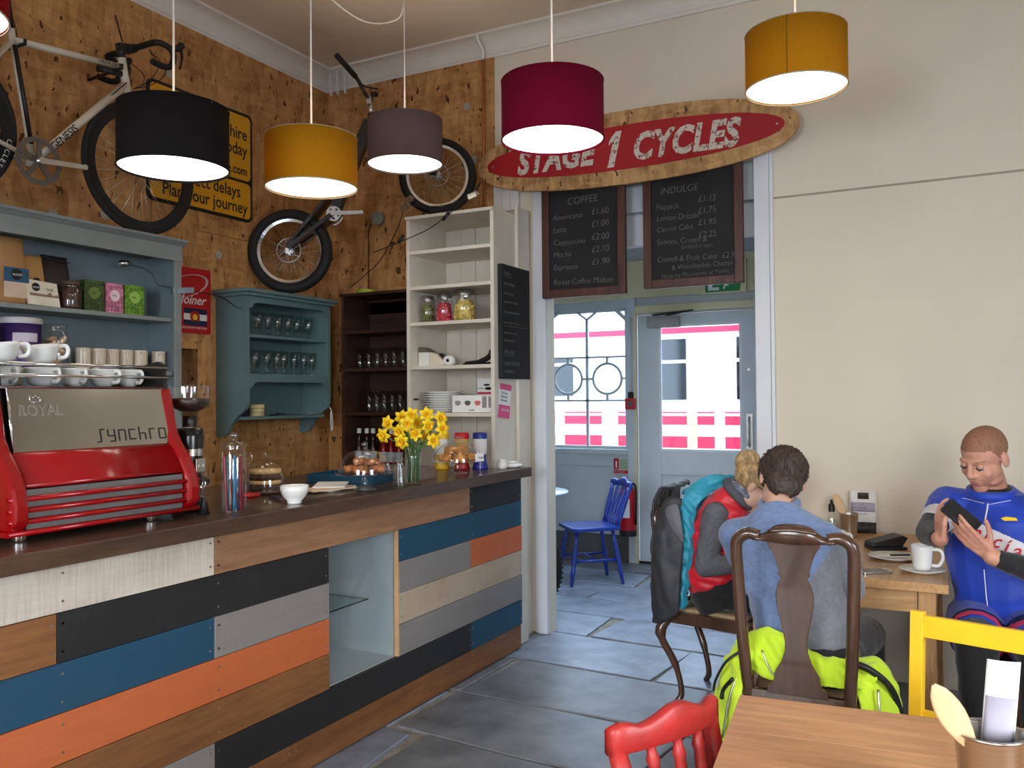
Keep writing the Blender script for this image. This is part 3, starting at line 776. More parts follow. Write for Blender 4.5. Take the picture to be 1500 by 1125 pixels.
# ------------------------------------------------------------------ pendant lamps
m_diff = emit('lit_lamp_diffuser', (1.0, 0.90, 0.76, 1), 4.5)
m_cord = mat('white_cord', srgb(236, 232, 224), 0.5)
m_rim = mat('shade_rim_tape', srgb(190, 176, 150), 0.8)
def lamp(x, y, z, h, col, trans, label, tilt=0.0, rr=0.2):
    t = thing('pendant_lamp', label, 'lamp', (x, y, z), 0, 'drum pendant lamps over the cafe')
    m = shade_cloth('shade_cloth_' + label.split()[0], col, trans)
    MB().lathe([(rr, 0), (rr, h), (rr - 0.003, h), (rr - 0.003, 0), (rr, 0)], n=48).build('lamp_shade', m, t)
    MB().tube([(rr * math.cos(a), rr * math.sin(a), 0.0) for a in [2 * PI * i / 48 for i in range(48)]], 0.003, 6, True).build('lower_rim', m_rim if trans > 0.2 else m, t)
    MB().tube([(rr * math.cos(a), rr * math.sin(a), h) for a in [2 * PI * i / 48 for i in range(48)]], 0.002, 6, True).build('upper_rim', m_rim if trans > 0.2 else m, t)
    MB().lathe([(0.0001, 0.006), (rr - 0.004, 0.006), (rr - 0.004, 0.010), (0.0001, 0.010)], n=48).build('diffuser', m_diff, t)
    MB().cyl((0, 0, h * 0.55), (0, 0, h * 0.55 + 0.09), 0.022, n=14).build('lamp_holder', m_white, t)
    sp = MB()
    for a in (0, 2 * PI / 3, 4 * PI / 3): sp.tube([(0.02 * math.cos(a), 0.02 * math.sin(a), h * 0.6), (rr * math.cos(a), rr * math.sin(a), h - 0.004)], 0.002, 6)
    sp.build('spider', m_white, t)
    MB().tube([(0, 0, h * 0.6), (0, 0, ZC - z - 0.001)], 0.0042, 8).build('cord', m_cord, t)
    MB().lathe([(0.045, ZC - z - 0.03), (0.05, ZC - z - 0.001)], n=20).build('ceiling_rose', m_white, t)
    ld = bpy.data.lights.new('bulb', 'POINT'); ld.energy = 3.0; ld.color = (1.0, 0.80, 0.58); ld.shadow_soft_size = 0.04
    lo = bpy.data.objects.new('bulb', ld); COL.objects.link(lo); lo.parent = t; lo.location = (0, 0, h * 0.5)
    return t
lamp(-2.62, 2.25, 2.32, 0.228, srgb(31, 29, 30), 0.02, 'black drum pendant lamp in front of the white road bike')
lamp(-2.53, 2.92, 2.38, 0.224, srgb(200, 142, 24), 0.22, 'mustard drum pendant lamp hanging over the counter, between the black and grey-mauve shades')
lamp(-2.62, 3.77, 2.70, 0.236, srgb(122, 104, 104), 0.12, 'grey-mauve drum pendant lamp in front of the small black bike')
lamp(-1.40, 3.02, 2.452, 0.230, srgb(128, 14, 48), 0.15, 'crimson drum pendant lamp hanging before the oval cycles sign')
l5 = lamp(-0.58, 3.62, 2.70, 0.230, srgb(200, 142, 24), 0.22, 'mustard drum pendant lamp beside the cream wall, right of the oval sign')
MB().box(-0.002, -0.2022, 0.0, 0.002, -0.1995, 0.230).build('seam', mat('seam_ochre', srgb(120, 84, 16), 0.9), l5)  # vertical seam in a darker ochre than the cloth
lamp(-2.585, 1.365, 2.562, 0.228, srgb(150, 22, 30), 0.25, 'bright red drum pendant lamp, only its edge in view over the road bike')
# slack flex looped between ceiling hooks
tag(MB().tube(spline([(-3.0, 3.0, ZC - 0.002), (-2.98, 3.35, ZC - 0.09), (-2.91, 3.75, ZC - 0.20), (-2.80, 3.95, ZC - 0.15), (-2.72, 3.92, ZC - 0.06), (-2.70, 3.9, ZC - 0.002)]), 0.0042, 8).build('slack_flex', m_cord, origin=(-2.9, 3.3, ZC)), 'slack white lamp flex swagged under the ceiling near the corner', 'cable')

# ------------------------------------------------------------------ bicycles hung on the strand board
def wheel(parent, c, dirv, r_tyre, t_tyre, rim_w, m_rim_, nsp, disc=0.0, spoke=m_alloy):
    """wheel in the vertical plane through c along dirv; tyre, rim, spokes, hub as parts"""
    d = V(dirv).normalized(); c = V(c); n = d.cross(Z_)
    P = lambda r, a: c + d * (r * math.cos(a)) + Z_ * (r * math.sin(a))
    A = [2 * PI * i / 56 for i in range(56)]
    ty = MB().tube([P(r_tyre - t_tyre, a) for a in A], t_tyre, 12, True).build('tyre', m_rubber, parent, True)
    ri = r_tyre - 2 * t_tyre
    rb = MB(); w = t_tyre * 0.62
    rings = []
    for a in A + [A[0]]:
        rings.append([P(ri + 0.004, a) + n * w, P(ri - rim_w, a) + n * w * 0.8, P(ri - rim_w, a) - n * w * 0.8, P(ri + 0.004, a) - n * w])
    rb.loft(rings, True, False, False).build('rim', m_rim_, parent, True, fix=True)
    sp = MB()
    for i in range(nsp):
        a = 2 * PI * i / nsp; b = a + (0.5 if (i // 2) % 2 else -0.5)
        s = n * (0.022 if i % 2 else -0.022)
        sp.tube([c + d * 0.02 * math.cos(b) + Z_ * 0.02 * math.sin(b) + s, P(ri - rim_w, a)], 0.0011, 5)
    stuff(sp.build('spokes', spoke, parent, True))
    hb = MB().cyl(c - n * 0.035, c + n * 0.035, 0.017, n=14).cyl(c - n * 0.05, c + n * 0.05, 0.006, n=10).cyl(c - n * 0.026, c - n * 0.022, 0.027, n=16).cyl(c + n * 0.022, c + n * 0.026, 0.027, n=16).build('hub', m_alloy, parent, True)
    if disc:
        db = MB()
        for s in (0.030,):
            k = 36
            db.tube([c + n * s + d * disc * math.cos(2 * PI * i / k) * (1 + 0.03 * (i % 3 == 0)) + Z_ * disc * math.sin(2 * PI * i / k) * (1 + 0.03 * (i % 3 == 0)) for i in range(k)], 0.008, 6, True, flat=0.3)
            for i in range(6):
                a = 2 * PI * i / 6
                db.tube([c + n * s + d * 0.02 * math.cos(a) + Z_ * 0.02 * math.sin(a), c + n * s + d * disc * math.cos(a + 0.5) + Z_ * disc * math.sin(a + 0.5)], 0.003, 5)
        db.build('brake_disc', m_alloy, parent, True)
def crank_set(parent, c, dirv, r, arm_to, m_ring, spider=5, side=1):
    d = V(dirv).normalized(); n = d.cross(Z_) * side; c = V(c)
    k = 44; rg = []
    prof = [(r, -0.0015), (r, 0.0015), (r * 0.80, 0.0015), (r * 0.80, -0.0015)]
    for i in range(k + 1):
        a = 2 * PI * i / k
        e = d * math.cos(a) + Z_ * math.sin(a)
        rg.append([c + e * (q * (1 + (0.025 if (i % 2 and q == r) else 0))) + n * (0.045 + h) for q, h in prof])
    ring = MB().loft(rg, True, False, False)
    for i in range(spider):
        a = 2 * PI * i / spider + 0.3
        e = d * math.cos(a) + Z_ * math.sin(a)
        ring.bar(c + e * 0.01 + n * 0.046, c + e * r * 0.86 + n * 0.046, 0.022, 0.006, n)
    ring.build('chainring', m_ring, parent, True, fix=True)
    MB().bar(c + n * 0.062, V(arm_to) + n * 0.07, 0.026, 0.012, n, 0.02, 0.010).cyl(c - n * 0.05, c + n * 0.072, 0.016, n=14).cyl(V(arm_to) + n * 0.062, V(arm_to) + n * 0.078, 0.013, n=12).build('crank_arm', m_alloy, parent, True)

m_frame_w = mat('white_frame_paint', srgb(226, 216, 198), 0.3, var=0.03, coat=0.4)
BXp = -3.745
rd = thing('road_bicycle', 'white drop-handlebar road bicycle hung on the strand board above the dresser', 'bicycle', (BXp, 2.5, 2.3))
def rb(y, z, x=0.0): return V((BXp + x, y * 0.9907, 1.45 + (z - 1.45) * 0.9907))
HT, HB, BBp, ST, FH, RH = rb(2.919, 3.191), rb(2.952, 3.045), rb(2.448, 2.551), rb(2.345, 3.134), rb(3.035, 2.657), rb(2.03, 2.657)
fr = MB()
fr.tube([HT + Z_ * 0.01, HB], 0.021, 14).tube([rb(2.345, 3.085), rb(2.925, 3.155)], 0.016, 12).tube([rb(2.945, 3.075), BBp], 0.0195, 14)
fr.tube([ST, BBp], 0.0155, 12).cyl(BBp - X_ * 0.034, BBp + X_ * 0.034, 0.022, n=16)
for s in (-1, 1):
    fr.tube([rb(2.35, 3.08, 0.018 * s), RH + X_ * 0.05 * s], [0.009, 0.006], 8).tube([BBp + X_ * 0.028 * s, RH + X_ * 0.055 * s], [0.012, 0.007], 8)
fo = fr.build('frame', m_frame_w, rd, True)
_dt = (BBp - rb(2.945, 3.075)).normalized(); _up = X_.cross(_dt)
_u = -_dt; _n = X_; _vv = _n.cross(_u)
text('GENESIS', 'lettering', m_ink, rd, BBp + _u * 0.115 + X_ * 0.0199 - _vv * 0.017, _u, _vv, 0.052, 0.001, space=0.95, world=True)
_tu = (rb(2.925, 3.155) - rb(2.345, 3.085)).normalized(); _tv = X_.cross(_tu)
text('CROIX DE FER', 'lettering', m_ink, rd, rb(2.78, 3.138, 0.0165) - _tv * 0.008, _tu, _tv, 0.022, 0.0006, world=True)
fk = MB().tube([HB, HB + (FH - HB) * 0.18], 0.017, 12)
for s in (-1, 1):
    fk.tube(spline([HB + (FH - HB) * 0.12 + X_ * 0.012 * s, HB + (FH - HB) * 0.3 + X_ * 0.045 * s, HB + (FH - HB) * 0.7 + X_ * 0.052 * s, FH + X_ * 0.052 * s], 5), 0.011, 10)
fk.build('fork', m_frame_w, rd, True)
MB().tube([HT + Z_ * 0.012, HT + V((0, -0.006, 0.07))], 0.02, 14).build('headset_spacers', m_black, rd, True)
CL = HT + V((0, 0.055, 0.075))
MB().bar(HT + V((0, -0.02, 0.058)), CL, 0.036, 0.042).cyl(CL - X_ * 0.03, CL + X_ * 0.03, 0.022, n=14).build('stem', m_black, rd, True)
hbm = MB()
for s in (-1, 1):
    pts = [CL, CL + X_ * 0.10 * s, CL + V((0.185 * s, 0.005, 0)), CL + V((0.20 * s, 0.05, -0.003)), CL + V((0.202 * s, 0.088, -0.02)), CL + V((0.203 * s, 0.095, -0.06)), CL + V((0.204 * s, 0.07, -0.105)), CL + V((0.205 * s, 0.02, -0.118)), CL + V((0.206 * s, -0.04, -0.115))]
    hbm.tube(spline(pts, 6), 0.0155, 12)
hbm.build('handlebar', m_rubber, rd, True)
for s in (-1, 1):
    a = CL + V((0.202 * s, 0.08, -0.01))
    MB().tube(spline([a, a + V((0, 0.045, 0.02)), a + V((0, 0.075, 0.05))], 5), [0.018] * 10 + [0.013], 10).build('brake_hood', m_black, rd, True)
    MB().tube(spline([a + V((0, 0.06, 0.03)), a + V((0, 0.07, -0.02)), a + V((0, 0.055, -0.085))], 5), [0.008] * 6 + [0.006] * 5, 8).build('brake_lever', m_blackgloss, rd, True)
cb_ = MB()
for s, q in ((1, 0.11), (1, 0.16), (-1, 0.13)):
    cb_.tube(spline([CL + V((0.1 * s, 0.03, -0.01)), CL + V((0.07 * s, q, -0.07)), CL + V((0.03 * s, q * 0.7, -0.15)), HB + V((0.025, 0.02, 0.01))], 6), 0.0025, 6)
cb_.tube(spline([HB + V((0.022, -0.02, 0.03)), BBp + (HB - BBp) * 0.6 + V((0.01, 0, 0.03)), BBp + V((0.01, 0.03, 0.05))], 4), 0.003, 6).tube([CL + V((0, -0.05, 0.02)), CL + V((0, -0.09, 0.14))], 0.004, 6)
cb_.build('cables', m_black, rd, True)
MB().tube([rb(2.352, 3.06, 0.017), rb(2.43, 2.63, 0.017)], 0.010, 8).build('seat_tube_guard', m_black, rd, True)
MB().cyl(rb(2.80, 3.105), rb(2.915, 3.118), 0.016, n=12).cyl(rb(2.785, 3.103), rb(2.80, 3.105), 0.018, n=12).build('pump', m_black, rd, True)
MB().tube([ST, rb(2.318, 3.36)], 0.0135, 12).build('seat_post', m_blackgloss, rd, True)
sd = []
for i in range(9):
    t = i / 8; w = 0.065 * (1 - t) ** 1.5 + 0.016
    sd.append([rb(2.19 + 0.26 * t, 3.385 + 0.012 * math.sin(a) * 1.0, 0) + X_ * w * math.cos(a) + Z_ * 0.012 * math.sin(a) for a in [2 * PI * j / 12 for j in range(12)]])
MB().loft(sd).build('saddle', m_black, rd, True)
wheel(rd, FH, Y_, 0.338, 0.017, 0.034, m_rubber, 28)
wheel(rd, RH, Y_, 0.338, 0.017, 0.034, m_rubber, 28)
crank_set(rd, BBp, Y_, 0.108, rb(2.661, 2.569), mat('grey_chainring', srgb(120, 116, 112), 0.45, 0.6))
for i, ch in enumerate('CYCLES'):
    a = math.radians(-8 - i * 4.6)
    u = V((0, math.sin(-a) * -1, 0)); 
    c_ = RH + V((0.0125, 0.290 * math.cos(a), 0.290 * math.sin(a)))
    tu = V((0, math.sin(a), -math.cos(a))) * -1
    tu = V((0, -math.sin(a), math.cos(a))) * -1
    text(ch, 'lettering', m_paper, rd, c_, tu, V((0, math.cos(a), math.sin(a))), 0.034, 0.0006, align='CENTER', world=True)
MB().tube([(-3.952, 2.36, 3.06), (-3.70, 2.36, 3.055), (-3.70, 2.36, 3.075)], 0.008, 8).build('wall_hook', m_black, rd, True)
MB().tube([(-3.952, 2.86, 3.10), (-3.70, 2.86, 3.115), (-3.70, 2.86, 3.135)], 0.008, 8).build('wall_hook', m_black, rd, True)

mt0 = V((-3.72, 4.09, 0)); md = V((0.88677, 0.4622, 0)); mn = md.cross(Z_)
mtb = thing('trials_bicycle', 'small black trials bicycle set across the corner on top of the shelves', 'bicycle', (-3.30, 4.31, 2.1))
def mb_(s, z, n=0.0): return mt0 + md * s + Z_ * z + mn * n
m_frame_b = mat('black_frame_paint', srgb(28, 28, 30), 0.35, var=0.1, coat=0.3)
m_frame_g = mat('grey_frame_decal', srgb(120, 122, 122), 0.4)
RHm, FHm, BBm = mb_(0, 2.377), mb_(0.93, 2.842), mb_(0.284, 2.603)
fr = MB()
fr.bar(mb_(0.50, 3.15), BBm + Z_ * 0.02, 0.055, 0.085, mn).bar(mb_(0.49, 3.20), mb_(0.27, 2.70), 0.036, 0.042, mn).tube([mb_(0.515, 3.24), mb_(0.545, 3.11)], 0.024, 12)
fr.cyl(BBm - mn * 0.036, BBm + mn * 0.036, 0.03, n=16)
for s in (-1, 1):
    fr.bar(BBm + mn * 0.03 * s, RHm + mn * 0.058 * s + Z_ * 0.01, 0.026, 0.075, mn, 0.022, 0.045).bar(mb_(0.25, 2.71, 0.03 * s), RHm + mn * 0.058 * s + Z_ * 0.03, 0.024, 0.058, mn, 0.02, 0.036)
fr.build('frame', m_frame_b, mtb, True)
MB().bar(mb_(0.235, 2.70, 0.052), mb_(0.085, 2.50, 0.066), 0.002, 0.026, mn).bar(mb_(0.25, 2.585, 0.055), mb_(0.07, 2.43, 0.068), 0.002, 0.016, mn).build('frame_decal', m_frame_g, mtb, True)
fk = MB()
for s in (-1, 1):
    fk.tube([mb_(0.555, 3.10, 0.055 * s), FHm + mn * 0.055 * s], [0.018, 0.014], 10)
fk.bar(mb_(0.55, 3.11, -0.07), mb_(0.55, 3.11, 0.07), 0.04, 0.04)
fk.build('fork', m_frame_b, mtb, True)
MB().tube([mb_(0.515, 3.235), mb_(0.505, 3.31)], 0.016, 12).bar(mb_(0.505, 3.30), mb_(0.50, 3.345), 0.04, 0.03).build('stem', m_alloy, mtb, True)
bar_l = spline([mb_(0.50, 3.34, -0.02), mb_(0.49, 3.345, 0.06), mb_(0.455, 3.41, 0.10), mb_(0.44, 3.43, 0.13)], 6)
hb2 = MB().tube(bar_l, 0.012, 10).tube(spline([mb_(0.50, 3.34, -0.02), mb_(0.50, 3.345, -0.08), mb_(0.50, 3.42, -0.14), mb_(0.50, 3.44, -0.2)], 6), 0.012, 10)
hb2.build('handlebar', m_frame_b, mtb, True)
MB().tube([mb_(0.44, 3.43, 0.13), mb_(0.37, 3.475, 0.34)], 0.017, 12).build('grip', m_rubber, mtb, True)
MB().tube([mb_(0.50, 3.44, -0.2), mb_(0.50, 3.46, -0.27)], 0.017, 12).build('grip', m_rubber, mtb, True)
MB().tube(spline([mb_(0.46, 3.40, 0.11), mb_(0.50, 3.37, 0.12), mb_(0.585, 3.325, 0.2)], 5), 0.006, 8).build('brake_lever', m_black, mtb, True)
wheel(mtb, RHm, md, 0.266, 0.034, 0.014, m_chrome, 24, 0.075)
wheel(mtb, FHm, md, 0.244, 0.026, 0.013, m_chrome, 24, 0.07)
crank_set(mtb, BBm, md, 0.046, mb_(0.461, 2.603), m_alloy, 5)
MB().tube([mb_(0.27 + 0.07 * math.cos(a), 2.60 + 0.07 * math.sin(a), 0.04) for a in [-1.5 + 0.22 * i for i in range(7)]], 0.008, 8).build('bash_guard', m_alloy, mtb, True)

# ------------------------------------------------------------------ signs
m_sign_y = mat('road_sign_yellow', srgb(232, 168, 28), 0.5, var=0.04)
def rrect(x0, y0, x1, y1, r, n=5):
    P = []
    for cx, cy, a0 in ((x1 - r, y1 - r, 0), (x0 + r, y1 - r, PI / 2), (x0 + r, y0 + r, PI), (x1 - r, y0 + r, 1.5 * PI)):
        P += [(cx + r * math.cos(a0 + PI / 2 * i / n), cy + r * math.sin(a0 + PI / 2 * i / n)) for i in range(n + 1)]
    return P
ys = thing('road_sign', 'yellow and black traffic notice behind the road bike front wheel', 'sign', (-3.93, 3.6, 2.56))
SX = XL + 0.019
MB().prism(rrect(3.205, 2.557, 3.99, 3.232, 0.04), (SX, 0, 0), Y_, Z_, 0.012).build('sign_plate', m_ink, ys, True)
MB().prism(rrect(3.223, 2.812, 3.972, 3.214, 0.028), (SX + 0.012, 0, 0), Y_, Z_, 0.0012).prism(rrect(3.223, 2.575, 3.972, 2.795, 0.028), (SX + 0.012, 0, 0), Y_, Z_, 0.0012).build('yellow_panel', m_sign_y, ys, True)
for s, z, h in (('visit Yorkshire', 3.065, 0.105), ('Tour today', 2.965, 0.105), ('letour.yorkshire.com', 2.845, 0.078)):
    text(s, 'lettering', m_ink, ys, (SX + 0.0134, 3.945, z), Y_, Z_, h, 0.0005, align='RIGHT', space=0.98, off=0.0012, sx=0.88, world=True)
for s, z in (('Expect delays', 2.70), ('Plan your journey', 2.605)):
    text(s, 'lettering', m_ink, ys, (SX + 0.0134, 3.945 if s[0] == 'P' else 3.89, z), Y_, Z_, 0.102, 0.0005, align='RIGHT', off=0.0012, sx=0.88, world=True)
m_sred = mat('enamel_red', srgb(186, 22, 28), 0.4, var=0.04)
rs = thing('enamel_sign', 'small red bicycle maker sign half hidden behind the dresser edge', 'sign', (-3.93, 3.5, 1.84))
MB().prism(rrect(3.25, 1.835, 3.655, 2.215, 0.014), (SX, 0, 0), Y_, Z_, 0.006).build('sign_plate', m_sred, rs, True)
sw = [(0.145 * math.cos(a) * 1.0 + 3.475, 2.105 + 0.062 * math.sin(a) + 0.25 * (0.145 * math.cos(a))) for a in [-2.0 + 0.28 * i for i in range(20)]]
MB().tube([(SX + 0.007, y, z) for y, z in sw], [0.006 + 0.012 * math.sin(PI * i / 19) for i in range(20)], 8, flat=0.12).build('swoosh', m_white, rs, True)
text('Joiner', 'lettering', m_white, rs, (SX + 0.0066, 3.61, 2.005), Y_, Z_, 0.075, 0.0005, 0.35, 'RIGHT', off=0.001, world=True)
fl_ = SX + 0.006
MB().prism([(3.30, 1.895), (3.425, 1.895), (3.425, 1.985), (3.30, 1.985)], (fl_, 0, 0), Y_, Z_, 0.001).build('bear_flag', m_white, rs, True)
MB().prism([(3.385, 1.918), (3.392, 1.945), (3.40, 1.958), (3.415, 1.96), (3.43, 1.952), (3.438, 1.935), (3.436, 1.915), (3.424, 1.915), (3.42, 1.93), (3.408, 1.93), (3.404, 1.915), (3.394, 1.915)], (fl_ + 0.001, -0.02, 0), Y_, Z_, 0.0008).build('bear', m_ink, rs, True)
MB().prism([(3.455, 1.88), (3.625, 1.88), (3.625, 1.98), (3.455, 1.98)], (fl_, 0, 0), Y_, Z_, 0.001).build('star_flag', m_navy, rs, True)
MB().prism([(3.455, 1.912), (3.625, 1.912), (3.625, 1.948), (3.455, 1.948)], (fl_ + 0.001, 0, 0), Y_, Z_, 0.0006).build('white_band', m_white, rs, True)
MB().lathe([(0.018, -0.0004), (0.036, -0.0004), (0.036, 0.0004), (0.018, 0.0004), (0.018, -0.0004)], n=20, M=Matrix.Translation((fl_ + 0.0022, 3.535, 1.93)) @ Matrix.Rotation(PI / 2, 4, 'Y') , a0=0.5, a1=2 * PI - 0.5).build('red_ring', m_sred, rs, True)
MB().cyl((fl_ + 0.0016, 3.535, 1.93), (fl_ + 0.003, 3.535, 1.93), 0.018, n=18).build('gold_disc', mat('gold_print', srgb(240, 190, 50), 0.5), rs, True)
text('BRAVE COUNTRY BICYCLES', 'lettering', m_white, rs, (fl_ + 0.0006, 3.625, 1.862), Y_, Z_, 0.016, 0.0004, align='RIGHT', world=True)

# oval shop sign
ov = thing('oval_sign', 'long oval strand board sign with red panel over the doorway', 'sign', (-1.68, 4.70, 2.66))
def oval(a, b, e, n=56):
    return [(a * math.copysign(abs(math.cos(t)) ** e, math.cos(t)), b * math.copysign(abs(math.sin(t)) ** e, math.sin(t))) for t in [2 * PI * i / n for i in range(n)]]
OC = V((-1.702, YB - 0.108, 2.885))
MB().prism([(x, z) for x, z in oval(0.970, 0.213, 0.86)], OC, X_, Z_, -0.02).build('backing_board', m_osb2, ov, True, fix=True)
MB().prism([(x, z) for x, z in oval(0.90, 0.128, 0.93)], OC - Y_ * 0.001, X_, Z_, 0.003).build('red_panel', mat('sign_red', srgb(176, 16, 30), 0.5, var=0.04), ov, True, fix=True)
MB().box(-2.3, YB - 0.087, 2.82, -1.1, YB + 0.0, 2.94).build('batten', m_osb2, ov, True)
m_let, nt_, b_, o_ = _new('worn_white_lettering')
_m = _ramp(nt_, _noise(nt_, _coord(nt_), 42.0, 5, 0.75), [(0.40, srgb(120, 30, 34)), (0.47, srgb(224, 216, 204))])
nt_.links.new(_m, b_.inputs['Base Color']); b_.inputs['Roughness'].default_value = 0.7
for s, x, z, h, st in (('STAGE', -2.415, 2.815, 0.194, 0.83), ('CYCLES', -1.675, 2.806, 0.208, 0.80)):
    text(s, 'lettering', m_let, ov, OC + V((x + 1.725, -0.0042, z - 2.885)), X_, Z_, h, 0.0008, 0.22, 'LEFT', 1.06, 0.0085, st, world=True)
MB().prism([(-0.045, 0), (-0.005, 0), (0.045, 0.205), (0.012, 0.205), (-0.028, 0.165), (-0.036, 0.13), (-0.008, 0.148)], OC + V((-0.055, -0.0042, -0.108)), X_, Z_, 0.0008).build('lettering', m_let, ov, True, fix=True)
for x in (-0.86, 0.86): MB().cyl(OC + V((x, -0.004, 0)), OC + V((x, -0.007, 0)), 0.006, n=10).build('screw', m_alloy, ov, True)

# framed menu boards under it
def menu(name, x0, x1, z0, z1, label, lines):
    t = thing(name, label, 'chalkboard', ((x0 + x1) / 2, YB - 0.07, z0))
    MB().box(x0 + 0.03, YB - 0.064, z0 + 0.03, x1 - 0.03, YB - 0.050, z1 - 0.03).build('slate', m_board, t, True)
    for (a, b, c, d) in ((x0, z0, x0 + 0.048, z1), (x1 - 0.048, z0, x1, z1)):
        bx('frame_stile', m_dkframe, t, a, YB - 0.082, b, c, YB - 0.046, d, 0.004, True)
    for (a, b, c, d) in ((x0 + 0.048, z0, x1 - 0.048, z0 + 0.048), (x0 + 0.048, z1 - 0.048, x1 - 0.048, z1)):
        bx('frame_rail', m_dkframe, t, a, YB - 0.082, b, c, YB - 0.046, d, 0.004, True)
    MB().tube([(x0 + 0.08, YB - 0.048, z1), (x0 + 0.08, YB - 0.042, 2.80)], 0.003, 6).tube([(x1 - 0.08, YB - 0.048, z1), (x1 - 0.08, YB - 0.042, 2.80)], 0.003, 6).build('hanging_wire', m_black, t, True)
    for s, x, z, h in lines:
        text(s, 'chalk_line', m_chalk, t, (x, YB - 0.0645, z), X_ + Z_ * RND.uniform(-0.02, 0.03), Z_, h, 0.0004, RND.uniform(0, 0.15), off=-0.0008, sx=0.92, world=True)
    return t
a = -2.175
menu('menu_board', -2.245, -1.71, 2.045, 2.75, 'framed coffee price chalkboard hanging at the left of the opening', [
    ('COFFEE', -2.08, 2.60, 0.062)] + [(s, a, z, 0.048) for s, z in (('Americano', 2.515), ('Latte', 2.44), ('Cappuccino', 2.365), ('Mocha', 2.29), ('Espresso', 2.215))] +
    [(s, -1.925, z + 0.012, 0.054) for s, z in (('£1.60', 2.515), ('£1.00', 2.44), ('£2.00', 2.365), ('£2.10', 2.29), ('£1.90', 2.215))] + [('Roast Coffee Malton', a, 2.125, 0.05)])
a = -1.525
menu('menu_board', -1.60, -1.035, 2.062, 2.76, 'framed cake price chalkboard hanging at the right of the opening', [
    ('INDULGE', -1.50, 2.595, 0.056)] + [(s, a, z, 0.045) for s, z in (('Flapjack', 2.51), ('Lemon Drizzle', 2.445), ('Carrot Cake', 2.38), ('Scones, Cream &', 2.31))] +
    [(s, -1.285, z + 0.008, 0.05) for s, z in (('£1.15', 2.52), ('£1.75', 2.455), ('£1.95', 2.39), ('£2.25', 2.32))] +
    [('clotted cream', -1.38, 2.275, 0.034), ('Costell & Fruit Cake  £2.95', a, 2.21, 0.045), ('& Wensleydale Cheese', -1.44, 2.16, 0.04), ('Made by Mountains of Yorks', -1.50, 2.115, 0.036)])
# fairy light string clipped along the shelf tops
fs = thing('fairy_lights', 'thin dark string of unlit fairy lights draped over the shelf tops', 'lights', (-2.9, 4.27, 2.5))
FP = [(-3.50, 4.40, 2.165), (-3.36, 4.395, 2.245), (-3.24, 4.39, 2.33), (-3.09, 4.35, 2.49), (-2.97, 4.27, 2.62)]
MB().tube(spline(FP, 6), 0.003, 6).tube(spline([(-3.20, 4.26, 2.35), (-3.0, 4.265, 2.40), (-2.80, 4.265, 2.455), (-2.66, 4.268, 2.53), (-2.56, 4.275, 2.60)], 6), 0.003, 6).tube(spline([(-2.97, 4.27, 2.62), (-2.8, 4.2835, 2.595), (-2.65, 4.27, 2.59), (-2.52, 4.27, 2.62), (-2.46, 4.30, 2.70), (-2.52, 4.32, 2.64), (-2.62, 4.3, 2.60)], 6), 0.003, 6).build('wire', m_black, fs, True)
for p, q in (((-2.70, 4.268, 2.50), (-2.655, 4.268, 2.54)), ((-2.99, 4.28, 2.44), (-3.02, 4.27, 2.395))):
    MB().cyl(p, q, 0.011, n=10).build('connector', m_black, fs, True)
for p in ((-2.98, 4.275, 2.60), (-2.50, 4.275, 2.615), (-2.95, 4.27, 2.64)):
    MB().bar(V(p) - X_ * 0.025, V(p) + X_ * 0.03 + Z_ * 0.015, 0.02, 0.03).tube(spline([V(p), V(p) + V((0.02, -0.01, 0.03)), V(p) + V((0.045, 0, 0.01))], 4), 0.004, 6).build('spring_clip', m_steel, fs, True)
for p in ((-2.62, 4.27, 2.655), (-2.68, 4.27, 2.66), (-2.74, 4.27, 2.645), (-2.56, 4.27, 2.65)):
    MB().ell(p, 0.009, nu=10, nv=8).build('bulb', m_glass, fs, True)
# round wall lamp fitting beside the small bike
wl_ = thing('bulkhead_lamp', 'small round glass wall lamp on the strand board under the small bike', 'lamp', (-3.50, 4.70, 2.67))
MB().cyl((-3.50, 4.729, 2.675), (-3.50, 4.69, 2.675), 0.045, n=20).build('backplate', mat('grey_green_enamel', srgb(150, 158, 146), 0.5), wl_, True)
MB().ell((-3.53, 4.675, 2.675), (0.022, 0.03, 0.03)).build('bulb', m_glass, wl_, True)
MB().tube(spline([(-3.55, 4.70, 2.64), (-3.585, 4.715, 2.58), (-3.59, 4.72, 2.4), (-3.585, 4.71, 2.145)], 6), 0.004, 6).build('flex', m_black, wl_, True)
tn = thing('lime_tin', 'lime green lid of a round tin on the dark bookcase top', 'tin', (-3.45, 4.52, 2.136))
MB().lathe([(0.0001, 0), (0.068, 0), (0.07, 0.004), (0.07, 0.022), (0.066, 0.026), (0.0001, 0.026)], n=28).build('lid', mat('lime_enamel', srgb(156, 166, 50), 0.4), tn)
MB().tube(spline([(-0.05, -0.02, 0.03), (-0.02, -0.03, 0.05), (0.01, -0.02, 0.03)], 4), 0.003, 6).build('clasp', m_steel, tn)

